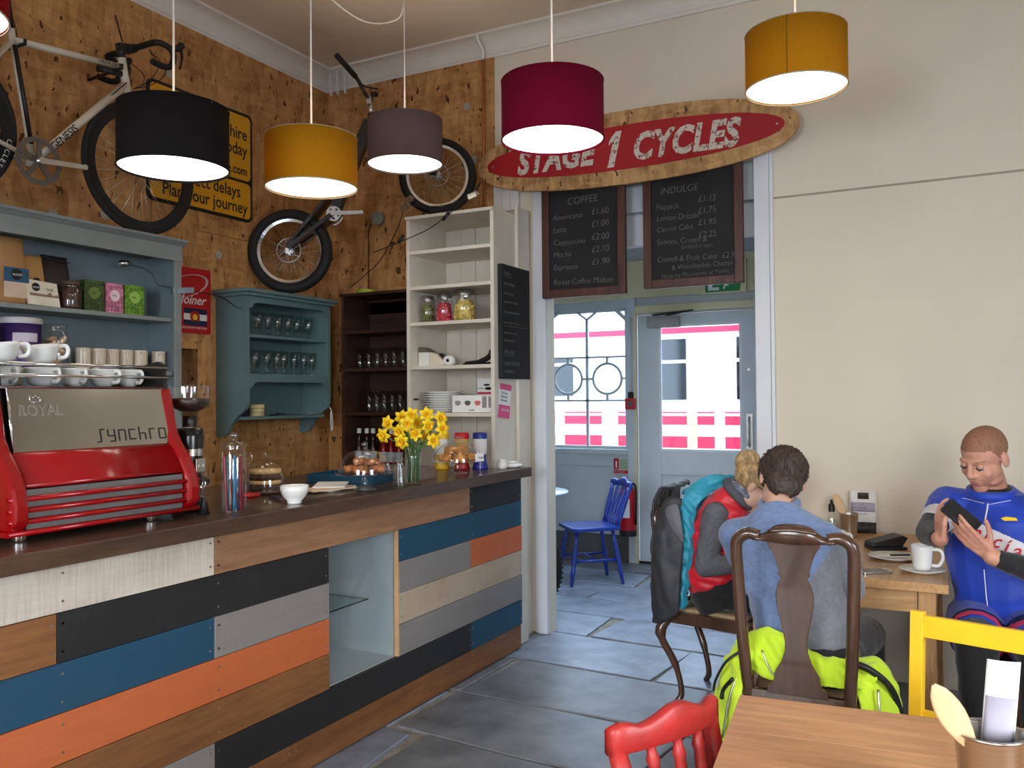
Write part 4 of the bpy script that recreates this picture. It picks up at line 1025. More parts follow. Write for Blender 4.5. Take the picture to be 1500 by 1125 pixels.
# ------------------------------------------------------------------ glasses, jars and packets on the shelves
ORD = ('first', 'second', 'third', 'fourth', 'fifth', 'sixth', 'seventh', 'eighth', 'ninth', 'tenth', 'eleventh', 'twelfth')
def lathe_thing(name, label, cat, loc, prof, m, group=None, n=20, part=None):
    o = MB().lathe(prof, n=n).build(name, m)
    o.location = loc
    return tag(o, label, cat, group)
sun = [(0.0001, 0.0), (0.026, 0.0), (0.027, 0.004), (0.010, 0.012), (0.008, 0.026), (0.022, 0.05), (0.030, 0.09), (0.034, 0.15), (0.032, 0.15), (0.027, 0.09), (0.018, 0.055), (0.0001, 0.04)]
g0 = None
for row, z, ys_, nm in ((0, 1.835, (3.80, 3.893, 3.985, 4.078, 4.17, 4.262, 4.355), 'upper'), (1, 1.60, (3.785, 3.868, 3.972, 4.055, 4.137, 4.22, 4.303, 4.386), 'middle')):
    for i, y in enumerate(ys_):
        x = -3.81 + RND.uniform(-0.012, 0.012)
        lab = '%s sundae glass from the left on the %s shelf of the teal cabinet' % (ORD[i], nm)
        if g0 is None:
            g0 = lathe_thing('sundae_glass', lab, 'glass', (x, y, z), sun, m_glass_jar, 'sundae glasses in the wall cabinet')
        else:
            c = g0.copy(); COL.objects.link(c); c.location = (x, y, z); c['label'] = lab
tmb = [(0.0001, 0.0), (0.024, 0.0), (0.026, 0.004), (0.030, 0.135), (0.0285, 0.135), (0.0245, 0.010), (0.0001, 0.010)]
g0 = None
for z, xs, nm in ((1.645, (-3.535, -3.465, -3.395, -3.325, -3.255, -3.185, -3.115), 'upper'), (1.36, (-3.46, -3.398, -3.336, -3.274, -3.212, -3.15, -3.088), 'lower')):
    for i, x in enumerate(xs):
        lab = '%s straight tumbler from the left on the %s glass shelf of the dark bookcase' % (ORD[i], nm)
        if g0 is None:
            g0 = lathe_thing('tumbler', lab, 'glass', (x, 4.55, z), tmb, m_glass_jar, 'tumblers in the dark bookcase')
        else:
            c = g0.copy(); COL.objects.link(c); c.location = (x, 4.55 + RND.uniform(-0.006, 0.006), z); c['label'] = lab
# teal cabinet lower shelf
t = thing('glue_bottle', 'small blue bottle with a red cap at the left of the cabinet bottom shelf', 'bottle', (-3.80, 3.76, 1.345))
MB().lathe([(0.0001, 0), (0.02, 0), (0.02, 0.075), (0.012, 0.085)], n=16).build('body', m_navy, t); MB().lathe([(0.013, 0.083), (0.013, 0.12), (0.0001, 0.125)], n=14).build('cap', m_red, t)
t = thing('tape_roll', 'standing cream roll stack beside the red-capped bottle', 'roll', (-3.80, 3.88, 1.345))
MB().lathe([(0.02, 0), (0.045, 0), (0.045, 0.07), (0.02, 0.07), (0.02, 0)], n=24).build('paper', mat('cream_tape', srgb(226, 206, 150), 0.6), t)
stuff(MB().lathe([(0.0455, 0.022), (0.0455, 0.024)], n=24).lathe([(0.0455, 0.045), (0.0455, 0.047)], n=24).build('layer_gaps', m_ink, t))
t = thing('scissors', 'pair of black handled scissors lying on the cabinet bottom shelf', 'scissors', (-3.79, 4.10, 1.345))
for s in (-1, 1):
    MB().tube([(0.022 * s + 0.03 * math.cos(q), -0.055 + 0.02 * math.sin(q), 0.008 + 0.004 * s) for q in [2 * PI * i / 16 for i in range(16)]], 0.005, 6, True).build('handle', m_black, t)
    MB().bar((0.01 * s, -0.04, 0.008 + 0.003 * s), (-0.006 * s, 0.13, 0.008 + 0.003 * s), 0.014, 0.003).build('blade', m_steel, t)
t = thing('key_bunch', 'small bunch of keys at the right of the cabinet bottom shelf', 'keys', (-3.78, 4.30, 1.345))
MB().tube([(0.018 * math.cos(q), 0.018 * math.sin(q), 0.004) for q in [2 * PI * i / 16 for i in range(16)]], 0.0015, 6, True).build('ring', m_steel, t)
for i in range(3): MB().bar((0.016, 0.006 * i, 0.004 + i * 0.002), (0.05, 0.02 * i - 0.02, 0.004 + i * 0.002), 0.012, 0.002).build('key', m_steel, t)
tag(MB().tube(spline([(-3.72, 4.452, 1.40), (-3.715, 4.475, 1.36), (-3.715, 4.485, 1.27), (-3.715, 4.475, 1.235), (-3.712, 4.465, 1.27), (-3.715, 4.466, 1.36)], 5), 0.004, 6).build('string_loop', m_cord, origin=(-3.715, 4.47, 1.4)), 'loop of pale string hanging from the right end of the teal cabinet', 'string')

# white unit
def sweet_jar(label, x, y, r, h, col, kind):
    t = thing('sweet_jar', label, 'jar', (x, y, 1.907), 0, 'sweet jars on the white shelves')
    MB().lathe([(0.0001, 0.001), (r * 0.72, 0.001), (r * 0.85, 0.012), (r, h * 0.42), (r * 0.9, h * 0.68), (r * 0.70, h * 0.80), (r * 0.70, h * 0.86)], n=28).build('glass_body', m_glass, t)
    MB().lathe([(r * 0.76, h * 0.84), (r * 0.76, h * 0.985), (r * 0.70, h), (0.0001, h)], n=28).build('lid', m_steel, t)
    m = mat('sweets_' + kind, col, 0.35, var=0.35, scale=40, bump=0.3, bscale=60)
    b = MB(); rr = random.Random(len(kind)); 
    for i in range(130):
        z = 0.012 + (h * 0.70 - 0.02) * rr.random()
        rm = r * (0.80 if z < h * 0.5 else 0.66) - 0.006
        a = rr.random() * 2 * PI; q = rm * (0.75 + 0.25 * rr.random())
        s = 0.011
        b.ell((q * math.cos(a), q * math.sin(a), z), (s, s * 0.8, s * 0.9), nu=6, nv=4)
    b.lathe([(0.0001, 0.008), (r * 0.6, 0.010), (r * 0.75, h * 0.4), (r * 0.55, h * 0.68), (0.0001, h * 0.70)], n=16)
    stuff(b.build('sweets', m, t))
sweet_jar('jar of dark green striped sweets, left of the pink ones', -2.905, 4.41, 0.052, 0.165, srgb(110, 118, 62), 'green')
sweet_jar('jar of pink and red sweets in the middle of the white shelf', -2.795, 4.43, 0.062, 0.175, srgb(216, 70, 90), 'pink')
sweet_jar('largest sweet jar, full of pale yellow sweets', -2.645, 4.42, 0.085, 0.185, srgb(226, 198, 110), 'yellow')
t = thing('napkin_dispenser', 'white boxy napkin dispenser with a dark lid at the left of the white shelf', 'dispenser', (-2.915, 4.42, 1.642))
MB().box(-0.038, -0.04, 0, 0.038, 0.05, 0.085).build('body', m_white, t, bevel=0.004); MB().prism([(-0.04, 0.086), (0.042, 0.086), (0.03, 0.094), (-0.02, 0.118), (-0.04, 0.115)], (0, 0.05, 0), X_, Z_, 0.09).build('lid', mat('grey_tin', srgb(120, 116, 108), 0.4, 0.5), t, fix=True)
t = thing('card_reader', 'beige wedge shaped till printer beside the napkin dispenser', 'printer', (-2.83, 4.43, 1.642))
MB().prism([(-0.045, 0.0), (0.06, 0.0), (0.055, 0.03), (0.0, 0.075), (-0.045, 0.085)], (0, 0.05, 0), X_, Z_, 0.1).build('body', m_cream_china, t, bevel=0.004, fix=True)
MB().prism([(0.006, 0.077), (0.05, 0.0405), (0.052, 0.042), (0.008, 0.0785)], (0, 0.03, 0), X_, Z_, 0.06).build('paper_slot', m_black, t, fix=True)
t = thing('paper_roll', 'white till roll lying with its dark core towards the room', 'roll', (-2.745, 4.42, 1.642))
MB().lathe([(0.012, -0.04), (0.03, -0.04), (0.03, 0.04), (0.012, 0.04), (0.012, -0.04)], n=22, M=Matrix.Translation((0, 0, 0.03)) @ Matrix.Rotation(PI / 2, 4, 'X')).build('paper', m_paper, t)
MB().lathe([(0.0125, -0.041), (0.009, -0.041), (0.009, 0.04)], n=16, M=Matrix.Translation((0, 0, 0.03)) @ Matrix.Rotation(PI / 2, 4, 'X')).build('core', m_black, t)
t = thing('tape_gun', 'black hand tool lying at the right of the white shelf', 'tool', (-2.52, 4.42, 1.642))
MB().tube(spline([(-0.12, 0, 0.012), (-0.05, 0, 0.018), (0.02, 0, 0.035), (0.07, 0, 0.075), (0.10, 0, 0.10)], 5), [0.012] * 8 + [0.016] * 6 + [0.024] * 7, 10).build('body', m_black, t)
MB().bar((-0.13, 0, 0.006), (0.06, 0, 0.010), 0.03, 0.012).build('foot', m_blackgloss, t)
t = thing('cable_stub', 'short black plug pinned inside the left flank of the white shelves', 'plug', (-2.955, 4.34, 1.44))
MB().cyl((-0.006, 0, 0), (0.02, 0, 0.0), 0.006, n=10).build('pin', m_black, t); MB().ell((0.02, 0, 0), 0.007, nu=8, nv=6).build('tip', m_black, t)
pl = None
for i in range(9):
    lab = 'white plate, %s from the bottom of the stack on the white shelves' % ORD[i]
    p = [(0.0001, 0.004), (0.075, 0.003), (0.077, 0.0), (0.082, 0.0), (0.088, 0.005), (0.128, 0.0125), (0.1285, 0.0140), (0.086, 0.008), (0.0001, 0.007)]
    if pl is None:
        pl = lathe_thing('plate', lab, 'plate', (-2.824, 4.45, 1.358), p, m_china, 'stacked white plates', 36)
    else:
        c = pl.copy(); COL.objects.link(c); c.location = (-2.824 + RND.uniform(-0.003, 0.003), 4.45, 1.358 + i * 0.0142); c['label'] = lab
t = thing('bowl_box', 'white carton printed with three bowls lying beside the plates', 'box', (-2.555, 4.36, 1.358))
MB().box(-0.145, 0, 0, 0.145, 0.10, 0.103).build('carton', m_paper, t, bevel=0.002)
for i, c in enumerate((srgb(150, 152, 156), srgb(96, 92, 84), srgb(206, 110, 104))):
    P = [(0.021 * math.cos(q), 0.021 * math.sin(q) if math.sin(q) < 0 else 0.009 * math.sin(q)) for q in [2 * PI * k / 20 for k in range(20)]]
    MB().prism(P, (-0.105 + 0.068 * i, -0.0006, 0.062), X_, Z_, 0.0006).build('printed_bowl', mat('bowl_print_%d' % i, c, 0.7), t, fix=True)
MB().prism([(0.062, 0.028), (0.092, 0.028), (0.092, 0.095), (0.062, 0.095)], (0, -0.0006, 0), X_, Z_, 0.0006).prism([(0.105, 0.028), (0.135, 0.028), (0.135, 0.095), (0.105, 0.095)], (0, -0.0006, 0), X_, Z_, 0.0006).build('side_print', mat('grey_print', srgb(150, 148, 150), 0.7), t, fix=True)
text('amefa', 'print', m_ink, t, (-0.03, -0.0008, 0.010), X_, Z_, 0.017, 0.0003)
t = thing('set_box', 'taller white carton with a crimson stripe standing behind the bowl box', 'box', (-2.505, 4.50, 1.358))
MB().box(-0.10, 0, 0, 0.10, 0.14, 0.205).build('carton', m_paper, t, bevel=0.002)
MB().box(-0.10, -0.0006, 0.108, 0.10, 0, 0.122).build('stripe', mat('crimson_print', srgb(196, 40, 84), 0.6), t)
sp_ = MB()
for x, z, w in ((-0.035, 0.165, 0.022), (0.055, 0.165, 0.022), (-0.02, 0.143, 0.03), (0.06, 0.143, 0.03)):
    sp_.prism([(w * math.cos(q), w * 0.3 * math.sin(q)) for q in [2 * PI * k / 14 for k in range(14)]], (x, -0.0006, z), X_, Z_, 0.0006)
stuff(sp_.build('printed_dishes', m_ink, t, fix=True))
text('amefa', 'print', m_ink, t, (-0.095, -0.0008, 0.14), X_, Z_, 0.016, 0.0003)
# bottles in the bookcase
def sauce(x, kind, label, y=4.55):
    t = thing('sauce_bottle', label, 'bottle', (x, y, 0.985), 0, 'sauce bottles in the dark bookcase')
    c = {'brown': srgb(44, 24, 20), 'ketchup': srgb(150, 14, 22)}[kind]
    MB().lathe([(0.0001, 0), (0.026, 0), (0.028, 0.01), (0.027, 0.13), (0.018, 0.17), (0.013, 0.20), (0.012, 0.235), (0.0001, 0.236)], n=18).build('body', mat('sauce_' + kind, c, 0.15, var=0.05), t)
    MB().lathe([(0.015, 0.232), (0.015, 0.262), (0.0001, 0.265)], n=16).build('cap', m_white, t)
    MB().lathe([(0.0286, 0.05), (0.0283, 0.115)], n=18, a0=PI, a1=2 * PI).build('label', mat('label_white_blue', srgb(206, 216, 226), 0.6), t)
for i, x in enumerate((-3.545, -3.482, -3.43, -3.38)): sauce(x, 'brown', '%s brown sauce bottle from the left in the dark bookcase' % ORD[i], 4.55 if i != 3 else 4.60)
for i, x in enumerate((-3.325, -3.262, -3.20)): sauce(x, 'ketchup', '%s ketchup bottle from the left in the dark bookcase' % ORD[i], 4.52)
t = thing('mustard_jar', 'squat amber jar beside the ketchup bottles behind the daffodils', 'jar', (-3.10, 4.53, 0.985))
MB().lathe([(0.0001, 0), (0.05, 0), (0.055, 0.03), (0.055, 0.15), (0.04, 0.18)], n=22).build('body', mat('amber_sauce', srgb(216, 160, 52), 0.25), t); MB().lathe([(0.042, 0.178), (0.042, 0.2), (0.0001, 0.202)], n=20).build('lid', m_white, t)

# dresser: bags, boxes, jars on the top shelf
m_kraft = mat('kraft_paper', srgb(176, 128, 80), 0.75, var=0.08)
m_kraft2 = mat('tan_paper', srgb(196, 146, 84), 0.75, var=0.06)
m_dkbag = mat('black_foil', srgb(46, 36, 36), 0.45, var=0.2, scale=20)
def bag(name, label, y0, y1, h, m, x=-3.82, d=0.05):
    t = thing(name, label, 'bag', (x, (y0 + y1) / 2, 1.885))
    w = (y1 - y0) / 2
    secs = []
    for z, k, q in ((0, 1, 1), (h * 0.1, 1.0, 1.05), (h * 0.6, 1.0, 0.8), (h * 0.9, 0.99, 0.25), (h, 0.98, 0.12)):
        secs.append([(d * q * math.copysign(abs(math.cos(a)) ** 0.6, math.cos(a)), w * k * math.copysign(abs(math.sin(a)) ** 0.35, math.sin(a)), z) for a in [2 * PI * i / 20 for i in range(20)]])
    MB().loft(secs).build('paper_bag', m, t)
    return t, w
t, w = bag('coffee_bag', 'tall kraft coffee bag with a blue and white label on the dresser', 2.30, 2.425, 0.31, m_kraft)
MB().prism([(-w + 0.005, 0.10), (w - 0.005, 0.10), (w - 0.005, 0.165), (-w + 0.005, 0.165)], (0.054, 0, 0), Y_, Z_, 0.001).build('blue_label', mat('label_blue', srgb(36, 84, 116), 0.6), t)
MB().prism([(-w + 0.005, 0.03), (w - 0.005, 0.03), (w - 0.005, 0.10), (-w + 0.005, 0.10)], (0.054, 0, 0), Y_, Z_, 0.001).build('cream_label', mat('label_cream', srgb(214, 188, 164), 0.7), t)
MB().prism([(0.026 * math.cos(q), 0.135 + 0.026 * math.sin(q)) for q in [2 * PI * k / 20 for k in range(20)]], (0.055, 0, 0), Y_, Z_, 0.001).build('badge', m_ink, t)
text('ROOST', 'lettering', m_paper, t, (0.0562, -0.019, 0.129), Y_, Z_, 0.014, 0.0003)
t, w = bag('coffee_bag', 'tan coffee bag with a round black badge, behind the white packet', 2.425, 2.535, 0.245, m_kraft2, -3.85)
MB().prism([(0.022 * math.cos(q), 0.115 + 0.022 * math.sin(q)) for q in [2 * PI * k / 20 for k in range(20)]], (0.050, 0, 0), Y_, Z_, 0.001).build('badge', m_ink, t)
t, w = bag('coffee_bag', 'black foil coffee bag behind the brown jar', 2.545, 2.685, 0.262, m_dkbag, -3.878)
MB().prism([(-w, 0.245), (w, 0.235), (w, 0.24), (-w, 0.252)], (0.02, 0, 0), Y_, Z_, 0.001).build('fold', m_black, t)
t = thing('drip_packet', 'white card packet with a round black badge, tilted in front of the tan bag', 'packet', (-3.765, 2.47, 1.885))
MB().prism([(-0.055, 0), (0.095, -0.004), (0.087, 0.108), (-0.067, 0.118)], (0, 0, 0.004), V((0, 1, 0)), V((-0.15, 0, 1)), 0.014).build('card', mat('packet_cream', srgb(226, 216, 196), 0.6), t, fix=True)
o_, u_, v_ = V((0.0145, 0, 0.004)), V((0, 1, 0)), V((-0.15, 0, 1)).normalized()
MB().prism([(0.02 * math.cos(q) - 0.018, 0.085 + 0.02 * math.sin(q)) for q in [2 * PI * k / 20 for k in range(20)]], o_, u_, v_, 0.0008).build('badge', m_ink, t)
MB().prism([(-0.05, 0.044), (0.09, 0.04), (0.089, 0.056), (0.06, 0.05), (0.05, 0.066), (0.03, 0.052), (-0.05, 0.058)], o_, u_, v_, 0.0008).build('skyline_print', mat('sepia_print', srgb(140, 118, 96), 0.7), t)
text('ROOST', 'lettering', m_paper, t, o_ + u_ * -0.033 + v_ * 0.08 + X_ * 0.001, u_, v_, 0.011, 0.0003)
text('THE', 'lettering', mat('sepia_ink', srgb(96, 84, 76), 0.7), t, o_ + u_ * 0.03 + v_ * 0.07 + X_ * 0.001, u_, v_, 0.02, 0.0003)
t = thing('chocolate_jar', 'clear jar of dark chocolate buttons between the packet and the tea boxes', 'jar', (-3.77, 2.63, 1.885))
t.scale = (0.86, 0.86, 1)
MB().lathe([(0.0001, 0), (0.052, 0), (0.056, 0.01), (0.056, 0.09), (0.044, 0.11), (0.044, 0.125)], n=26).build('glass_body', m_glass, t)
MB().lathe([(0.0001, 0.003), (0.052, 0.003), (0.0535, 0.012), (0.0535, 0.088), (0.04, 0.1), (0.0001, 0.104)], n=26).build('chocolate', mat('dark_chocolate', srgb(66, 36, 26), 0.5, var=0.5, scale=50, bump=0.6, bscale=50), t)
MB().lathe([(0.046, 0.118), (0.046, 0.132), (0.0001, 0.138)], n=24).build('lid', mat('brown_lid', srgb(96, 70, 56), 0.5), t)
def teabox(label, y0, y1, h, c, c2, x=-3.80):
    t = thing('tea_box', label, 'box', (x, (y0 + y1) / 2, 1.885), 0, 'tea boxes on the dresser')
    w = (y1 - y0) / 2 - 0.004
    MB().box(-0.03, -w, 0, 0.03, w, h).build('carton', mat('tea_print_' + label.split()[0], c, 0.5, var=0.45, scale=38), t, bevel=0.0015)
    MB().prism([(w * 0.62 * math.cos(q), h * 0.6 + h * 0.20 * math.sin(q)) for q in [2 * PI * k / 8 for k in range(8)]], (0.0302, 0, 0), Y_, Z_, 0.0006).build('medallion', mat('tea_medallion_' + label.split()[0], c2, 0.6), t)
    sp = MB()
    for i in range(5):
        for zz in (0.1, 0.22, 0.36, 0.88):
            yy = -w * 0.8 + w * 0.4 * i
            sp.prism([(yy + 0.006 * math.cos(q), h * zz + 0.005 * math.sin(q)) for q in [2 * PI * k / 6 for k in range(6)]], (0.0302, 0, 0), Y_, Z_, 0.0006)
    stuff(sp.build('leaf_print', mat('leaf_print_' + label.split()[0], tuple(q * 0.45 for q in c[:3]) + (1,), 0.6), t))
    text('tea', 'lettering', m_ink, t, (0.031, -w * 0.3, h * 0.57), Y_, Z_, 0.018, 0.0002)
teabox('olive dark green tea box, left of the pink one', 2.70, 2.815, 0.155, srgb(66, 92, 40), srgb(110, 130, 60))
teabox('pink and white tea box between the two green ones', 2.82, 2.925, 0.152, srgb(214, 130, 160), srgb(240, 214, 220))
teabox('bright lime green tea box, right of the pink one', 2.93, 3.05, 0.155, srgb(110, 160, 50), srgb(160, 200, 90))
# second shelf
t = thing('chocolate_tub', 'large dark purple tub with white label panels on the dresser second shelf', 'tub', (-3.80, 2.40, 1.60))
MB().lathe([(0.0001, 0), (0.082, 0), (0.085, 0.01), (0.088, 0.205), (0.0001, 0.205)], n=32).build('tub_body', mat('purple_print', srgb(58, 36, 92), 0.35, var=0.06), t)
MB().lathe([(0.09, 0.198), (0.092, 0.205), (0.092, 0.222), (0.088, 0.226), (0.0001, 0.226)], n=32).build('lid', mat('pale_lid', srgb(200, 196, 200), 0.35), t)
for z0, z1 in ((0.06, 0.10), (0.115, 0.155)):
    MB().lathe([(0.0868, z0), (0.0876, z1)], n=12, a0=-0.9, a1=0.35).build('label', mat('label_white', srgb(206, 200, 214), 0.6), t)
t = thing('biscuit_jar', 'clear glass jar of pale biscuits on the dresser second shelf', 'jar', (-3.80, 2.575, 1.60))
MB().lathe([(0.0001, 0), (0.06, 0), (0.064, 0.01), (0.064, 0.15), (0.046, 0.175), (0.046, 0.19)], n=26).build('glass_body', m_glass, t)
MB().lathe([(0.05, 0.185), (0.052, 0.19), (0.052, 0.21), (0.0001, 0.215)], n=26).build('lid', m_glass_jar, t)
b = MB()
for i in range(16): b.ell((RND.uniform(-0.03, 0.03), RND.uniform(-0.03, 0.03), 0.036 + 0.007 * i), (0.022, 0.028, 0.011), Matrix.Rotation(RND.uniform(-1, 1), 4, 'X'), 10, 6)
stuff(b.build('biscuits', mat('biscuit', srgb(206, 176, 140), 0.7, var=0.2, scale=30), t))
t = thing('salmon_tin', 'salmon pink tin at the left end of the dresser second shelf', 'tin', (-3.80, 2.235, 1.60))
MB().lathe([(0.0001, 0), (0.06, 0), (0.06, 0.17), (0.0001, 0.17)], n=26).build('tin_body', mat('salmon', srgb(226, 150, 124), 0.45), t)
MB().lathe([(0.0615, 0.15), (0.0615, 0.172), (0.05, 0.178), (0.0001, 0.178)], n=26).build('lid', m_steel, t)
def cup_prof(r0, r1, h, th=0.003):
    P = [(0.0001, 0.0), (r0 * 0.8, 0.0), (r0 * 0.85, 0.003)]
    for i in range(8):
        q = i / 7
        P.append((r0 + (r1 - r0) * q ** 0.6, 0.004 + (h - 0.004) * q))
    P += [(r1 - th, h), (r0 + (r1 - r0) * 0.5 - th, h * 0.3), (r0 * 0.7, 0.008), (0.0001, 0.007)]
    return P
def cup(name, label, loc, r0, r1, h, m, rz=0, group=None, handle=True, cat='cup'):
    t = thing(name, label, cat, loc, rz, group)
    MB().lathe(cup_prof(r0, r1, h), n=28).build('bowl', m, t)
    if handle:
        MB().tube(spline([(r1 * 0.93, 0, h * 0.86), (r1 + h * 0.28, 0, h * 0.84), (r1 + h * 0.36, 0, h * 0.55), (r1 + h * 0.2, 0, h * 0.25), (r0 + (r1 - r0) * 0.45, 0, h * 0.22)], 5), 0.0048, 8, flat=1.4).build('handle', m, t)
    return t
mg = None
for i, (y, rz) in enumerate(((2.71, -0.62), (2.79, -0.6), (2.87, -0.6), (2.95, -0.58), (3.025, -0.5), (3.085, -1.9), (3.152, -0.5))):
    lab = '%s cream mug from the left on the dresser bottom shelf' % ORD[i]
    x = -3.79 + (0.0, 0.004, -0.003, 0.0, 0.012, -0.055, 0.0)[i]
    if mg is None: mg = cup('mug', lab, (x, y, 1.60), 0.033, 0.035, 0.105, m_cream_china, rz, 'mugs on the dresser', cat='mug')
    else: dup(mg, (x, y, 1.60), rz, lab)
# clip lamp at the dresser edge
t = thing('clip_lamp', 'small grey clip-on spotlight with a bent neck on the dresser edge', 'lamp', (-3.70, 3.24, 2.03))
MB().bar((-0.02, -0.06, 0.0), (0.02, 0.045, 0.012), 0.035, 0.03).build('clip', mat('grey_metal', srgb(120, 134, 142), 0.4, 0.5), t)
MB().tube(spline([(-0.01, -0.05, 0.015), (-0.04, -0.13, 0.03), (-0.05, -0.16, 0.08), (-0.06, -0.20, 0.105), (-0.07, -0.28, 0.115)], 6), 0.005, 8).build('neck', mat('dark_neck', srgb(66, 78, 88), 0.4), t)
MB().lathe([(0.008, -0.03), (0.016, -0.02), (0.019, 0.02), (0.012, 0.03)], n=16, M=Matrix.Translation((-0.07, -0.31, 0.118)) @ Matrix.Rotation(PI / 2 + 0.1, 4, 'X')).build('lamp_head', m_chrome, t)
MB().tube(spline([(0.02, 0.045, 0.01), (0.06, 0.2, -0.01), (0.02, 0.36, -0.05), (-0.05, 0.47, -0.04)], 6), 0.003, 6).build('flex', m_black, t)
# mirror-like disc and flex in the alcove
t = thing('alcove_cable', 'loop of black and white cable hanging in the alcove by the dresser', 'cable', (-4.1, 3.33, 1.6))
MB().tube(spline([(-4.13, 3.30, 1.74), (-4.12, 3.31, 1.68), (-4.13, 3.34, 1.62), (-4.12, 3.30, 1.54), (-4.13, 3.33, 1.46)], 6), 0.006, 8).build('flex', m_black, t, True)
MB().tube(spline([(-4.13, 3.34, 1.64), (-4.12, 3.32, 1.56), (-4.13, 3.34, 1.50), (-4.13, 3.32, 1.40)], 6), 0.004, 8).build('white_flex', m_cord, t, True)

# ------------------------------------------------------------------ things on the worktop
TZ = 1.0455
m_mred = mat('coffee_machine_red', srgb(150, 6, 14), 0.2, var=0.03, coat=0.3)
m_mgrey = mat('grey_vent', srgb(124, 122, 122), 0.4, 0.3)
m_mirror = mat('polished_steel_panel', (0.50, 0.47, 0.43, 1), 0.14, 1.0, var=0.03)
em = thing('coffee_machine', 'red and polished steel espresso machine at the near end of the counter', 'coffee machine', (-2.6, 1.8, TZ))
def mprof(k=0.0):
    return [(-2.86, 1.10), (-2.36 + k, 1.075), (-2.335 + k, 1.10), (-2.332 + k, 1.15), (-2.345 + k, 1.20), (-2.372 + k, 1.25), (-2.415 + k, 1.30), (-2.44, 1.34), (-2.475, 1.49), (-2.86, 1.49)]
Y0, Y1 = 1.455, 2.115
body = [(-2.86, 1.09), (-2.385, 1.09), (-2.385, 1.20), (-2.41, 1.25), (-2.46, 1.30), (-2.50, 1.488), (-2.86, 1.488)]
MB().prism(body, (0, Y1 - 0.03, 0), X_, Z_, Y1 - Y0 - 0.06).build('housing', m_black, em, True, fix=True)
for y in (Y0 + 0.05, Y1):
    MB().prism(mprof(), (0, y, 0), X_, Z_, 0.05).build('side_cheek', m_mred, em, True, bevel=0.012, fix=True)
# red apron curving out below the steel panel
A = [(-2.432 + 0.072 * (i / 12) ** 0.75, 1.300 - 0.097 * i / 12) for i in range(13)]
MB().loft([[(x, y, z) for x, z in A] + [(x - 0.012, y, z - 0.006) for x, z in reversed(A)] for y in (Y0 + 0.05, Y1 - 0.05)], True, True, True).build('apron', m_mred, em, True, fix=True)
# polished rear panel, leaning back
pn = V((-2.478, 0, 1.487)), V((-2.432, 0, 1.296))
MB().loft([[(pn[0].x, y, pn[0].z), (pn[1].x, y + dy, pn[1].z), (pn[1].x - 0.01, y + dy, pn[1].z), (pn[0].x - 0.01, y, pn[0].z)] for y, dy in ((1.528, -0.006), (2.086, -0.008))], True, True, False).build('steel_panel', m_mirror, em, True, fix=True)
MB().tube([(pn[0].x + 0.002, 1.523, pn[0].z), (pn[1].x + 0.002, 1.517, pn[1].z)], 0.0045, 8).build('chrome_edge', m_chrome, em, True)
for i in range(4):
    z = 1.196 - 0.032 * i
    MB().box(-2.372, Y0 + 0.055, z - 0.017, -2.36, Y1 - 0.055, z).build('vent', m_mgrey, em, True)
    MB().tube([(-2.350, Y0 - 0.006, z - 0.0245), (-2.350, Y1 + 0.006, z - 0.0245)], 0.0078, 10).build('vent_rail', m_mred, em, True)
    MB().bar((-2.35, Y1 + 0.004, z - 0.0245), (-2.80, Y1 + 0.004, z - 0.0245), 0.012, 0.014).bar((-2.35, Y0 - 0.004, z - 0.0245), (-2.80, Y0 - 0.004, z - 0.0245), 0.012, 0.014).build('side_rail', m_mred, em, True)
MB().box(-2.84, Y0 + 0.02, 1.07, -2.365, Y1 - 0.02, 1.092).build('drip_base', m_black, em, True)
for x in (-2.40, -2.78):
    for y in (1.515, 1.96):
        MB().lathe([(0.0001, 0), (0.019, 0), (0.021, 0.004), (0.021, 0.03)], (x, y, TZ), 18).build('foot', m_chrome, em, True)
MB().prism([(-2.83, 1.488), (-2.475, 1.488), (-2.47, 1.494), (-2.83, 1.494)], (0, Y1 - 0.02, 0), X_, Z_, Y1 - Y0 - 0.04).build('cup_tray', m_steel, em, True, fix=True)
for y in (1.50, 2.09):
    MB().prism([(-2.83, 1.494), (-2.482, 1.494), (-2.492, 1.575), (-2.515, 1.585), (-2.60, 1.57), (-2.83, 1.57)], (0, y + 0.012, 0), X_, Z_, 0.016).build('rail_bracket', m_black, em, True, fix=True)
for z, x in ((1.527, -2.478), (1.562, -2.485)):
    MB().tube([(x, 1.475, z), (x, 2.105, z)], 0.0055, 10).build('cup_rail', m_chrome, em, True)
_pu, _pv = Y_, (pn[0] - pn[1]).normalized()
_po = V((pn[1].x, 0, pn[1].z)) + V((0.0008, 0, 0))
def on_panel(y, h): return _po + _pv * h + Y_ * y
text('ROYAL', 'lettering', m_chrome, em, on_panel(1.548, 0.112), _pu, _pv, 0.050, 0.0016, sx=0.88, off=0.0006, world=True)
cr = MB()
for a_, b_ in (((-0.014, 0), (-0.019, 0.02)), ((-0.019, 0.02), (-0.008, 0.012)), ((-0.008, 0.012), (0, 0.024)), ((0, 0.024), (0.008, 0.012)), ((0.008, 0.012), (0.019, 0.02)), ((0.019, 0.02), (0.014, 0)), ((0.014, 0), (-0.014, 0))):
    cr.tube([on_panel(1.607 + a_[0], 0.154 + a_[1]), on_panel(1.607 + b_[0], 0.154 + b_[1])], 0.0014, 6)
cr.build('crown_emblem', m_chrome, em, True)
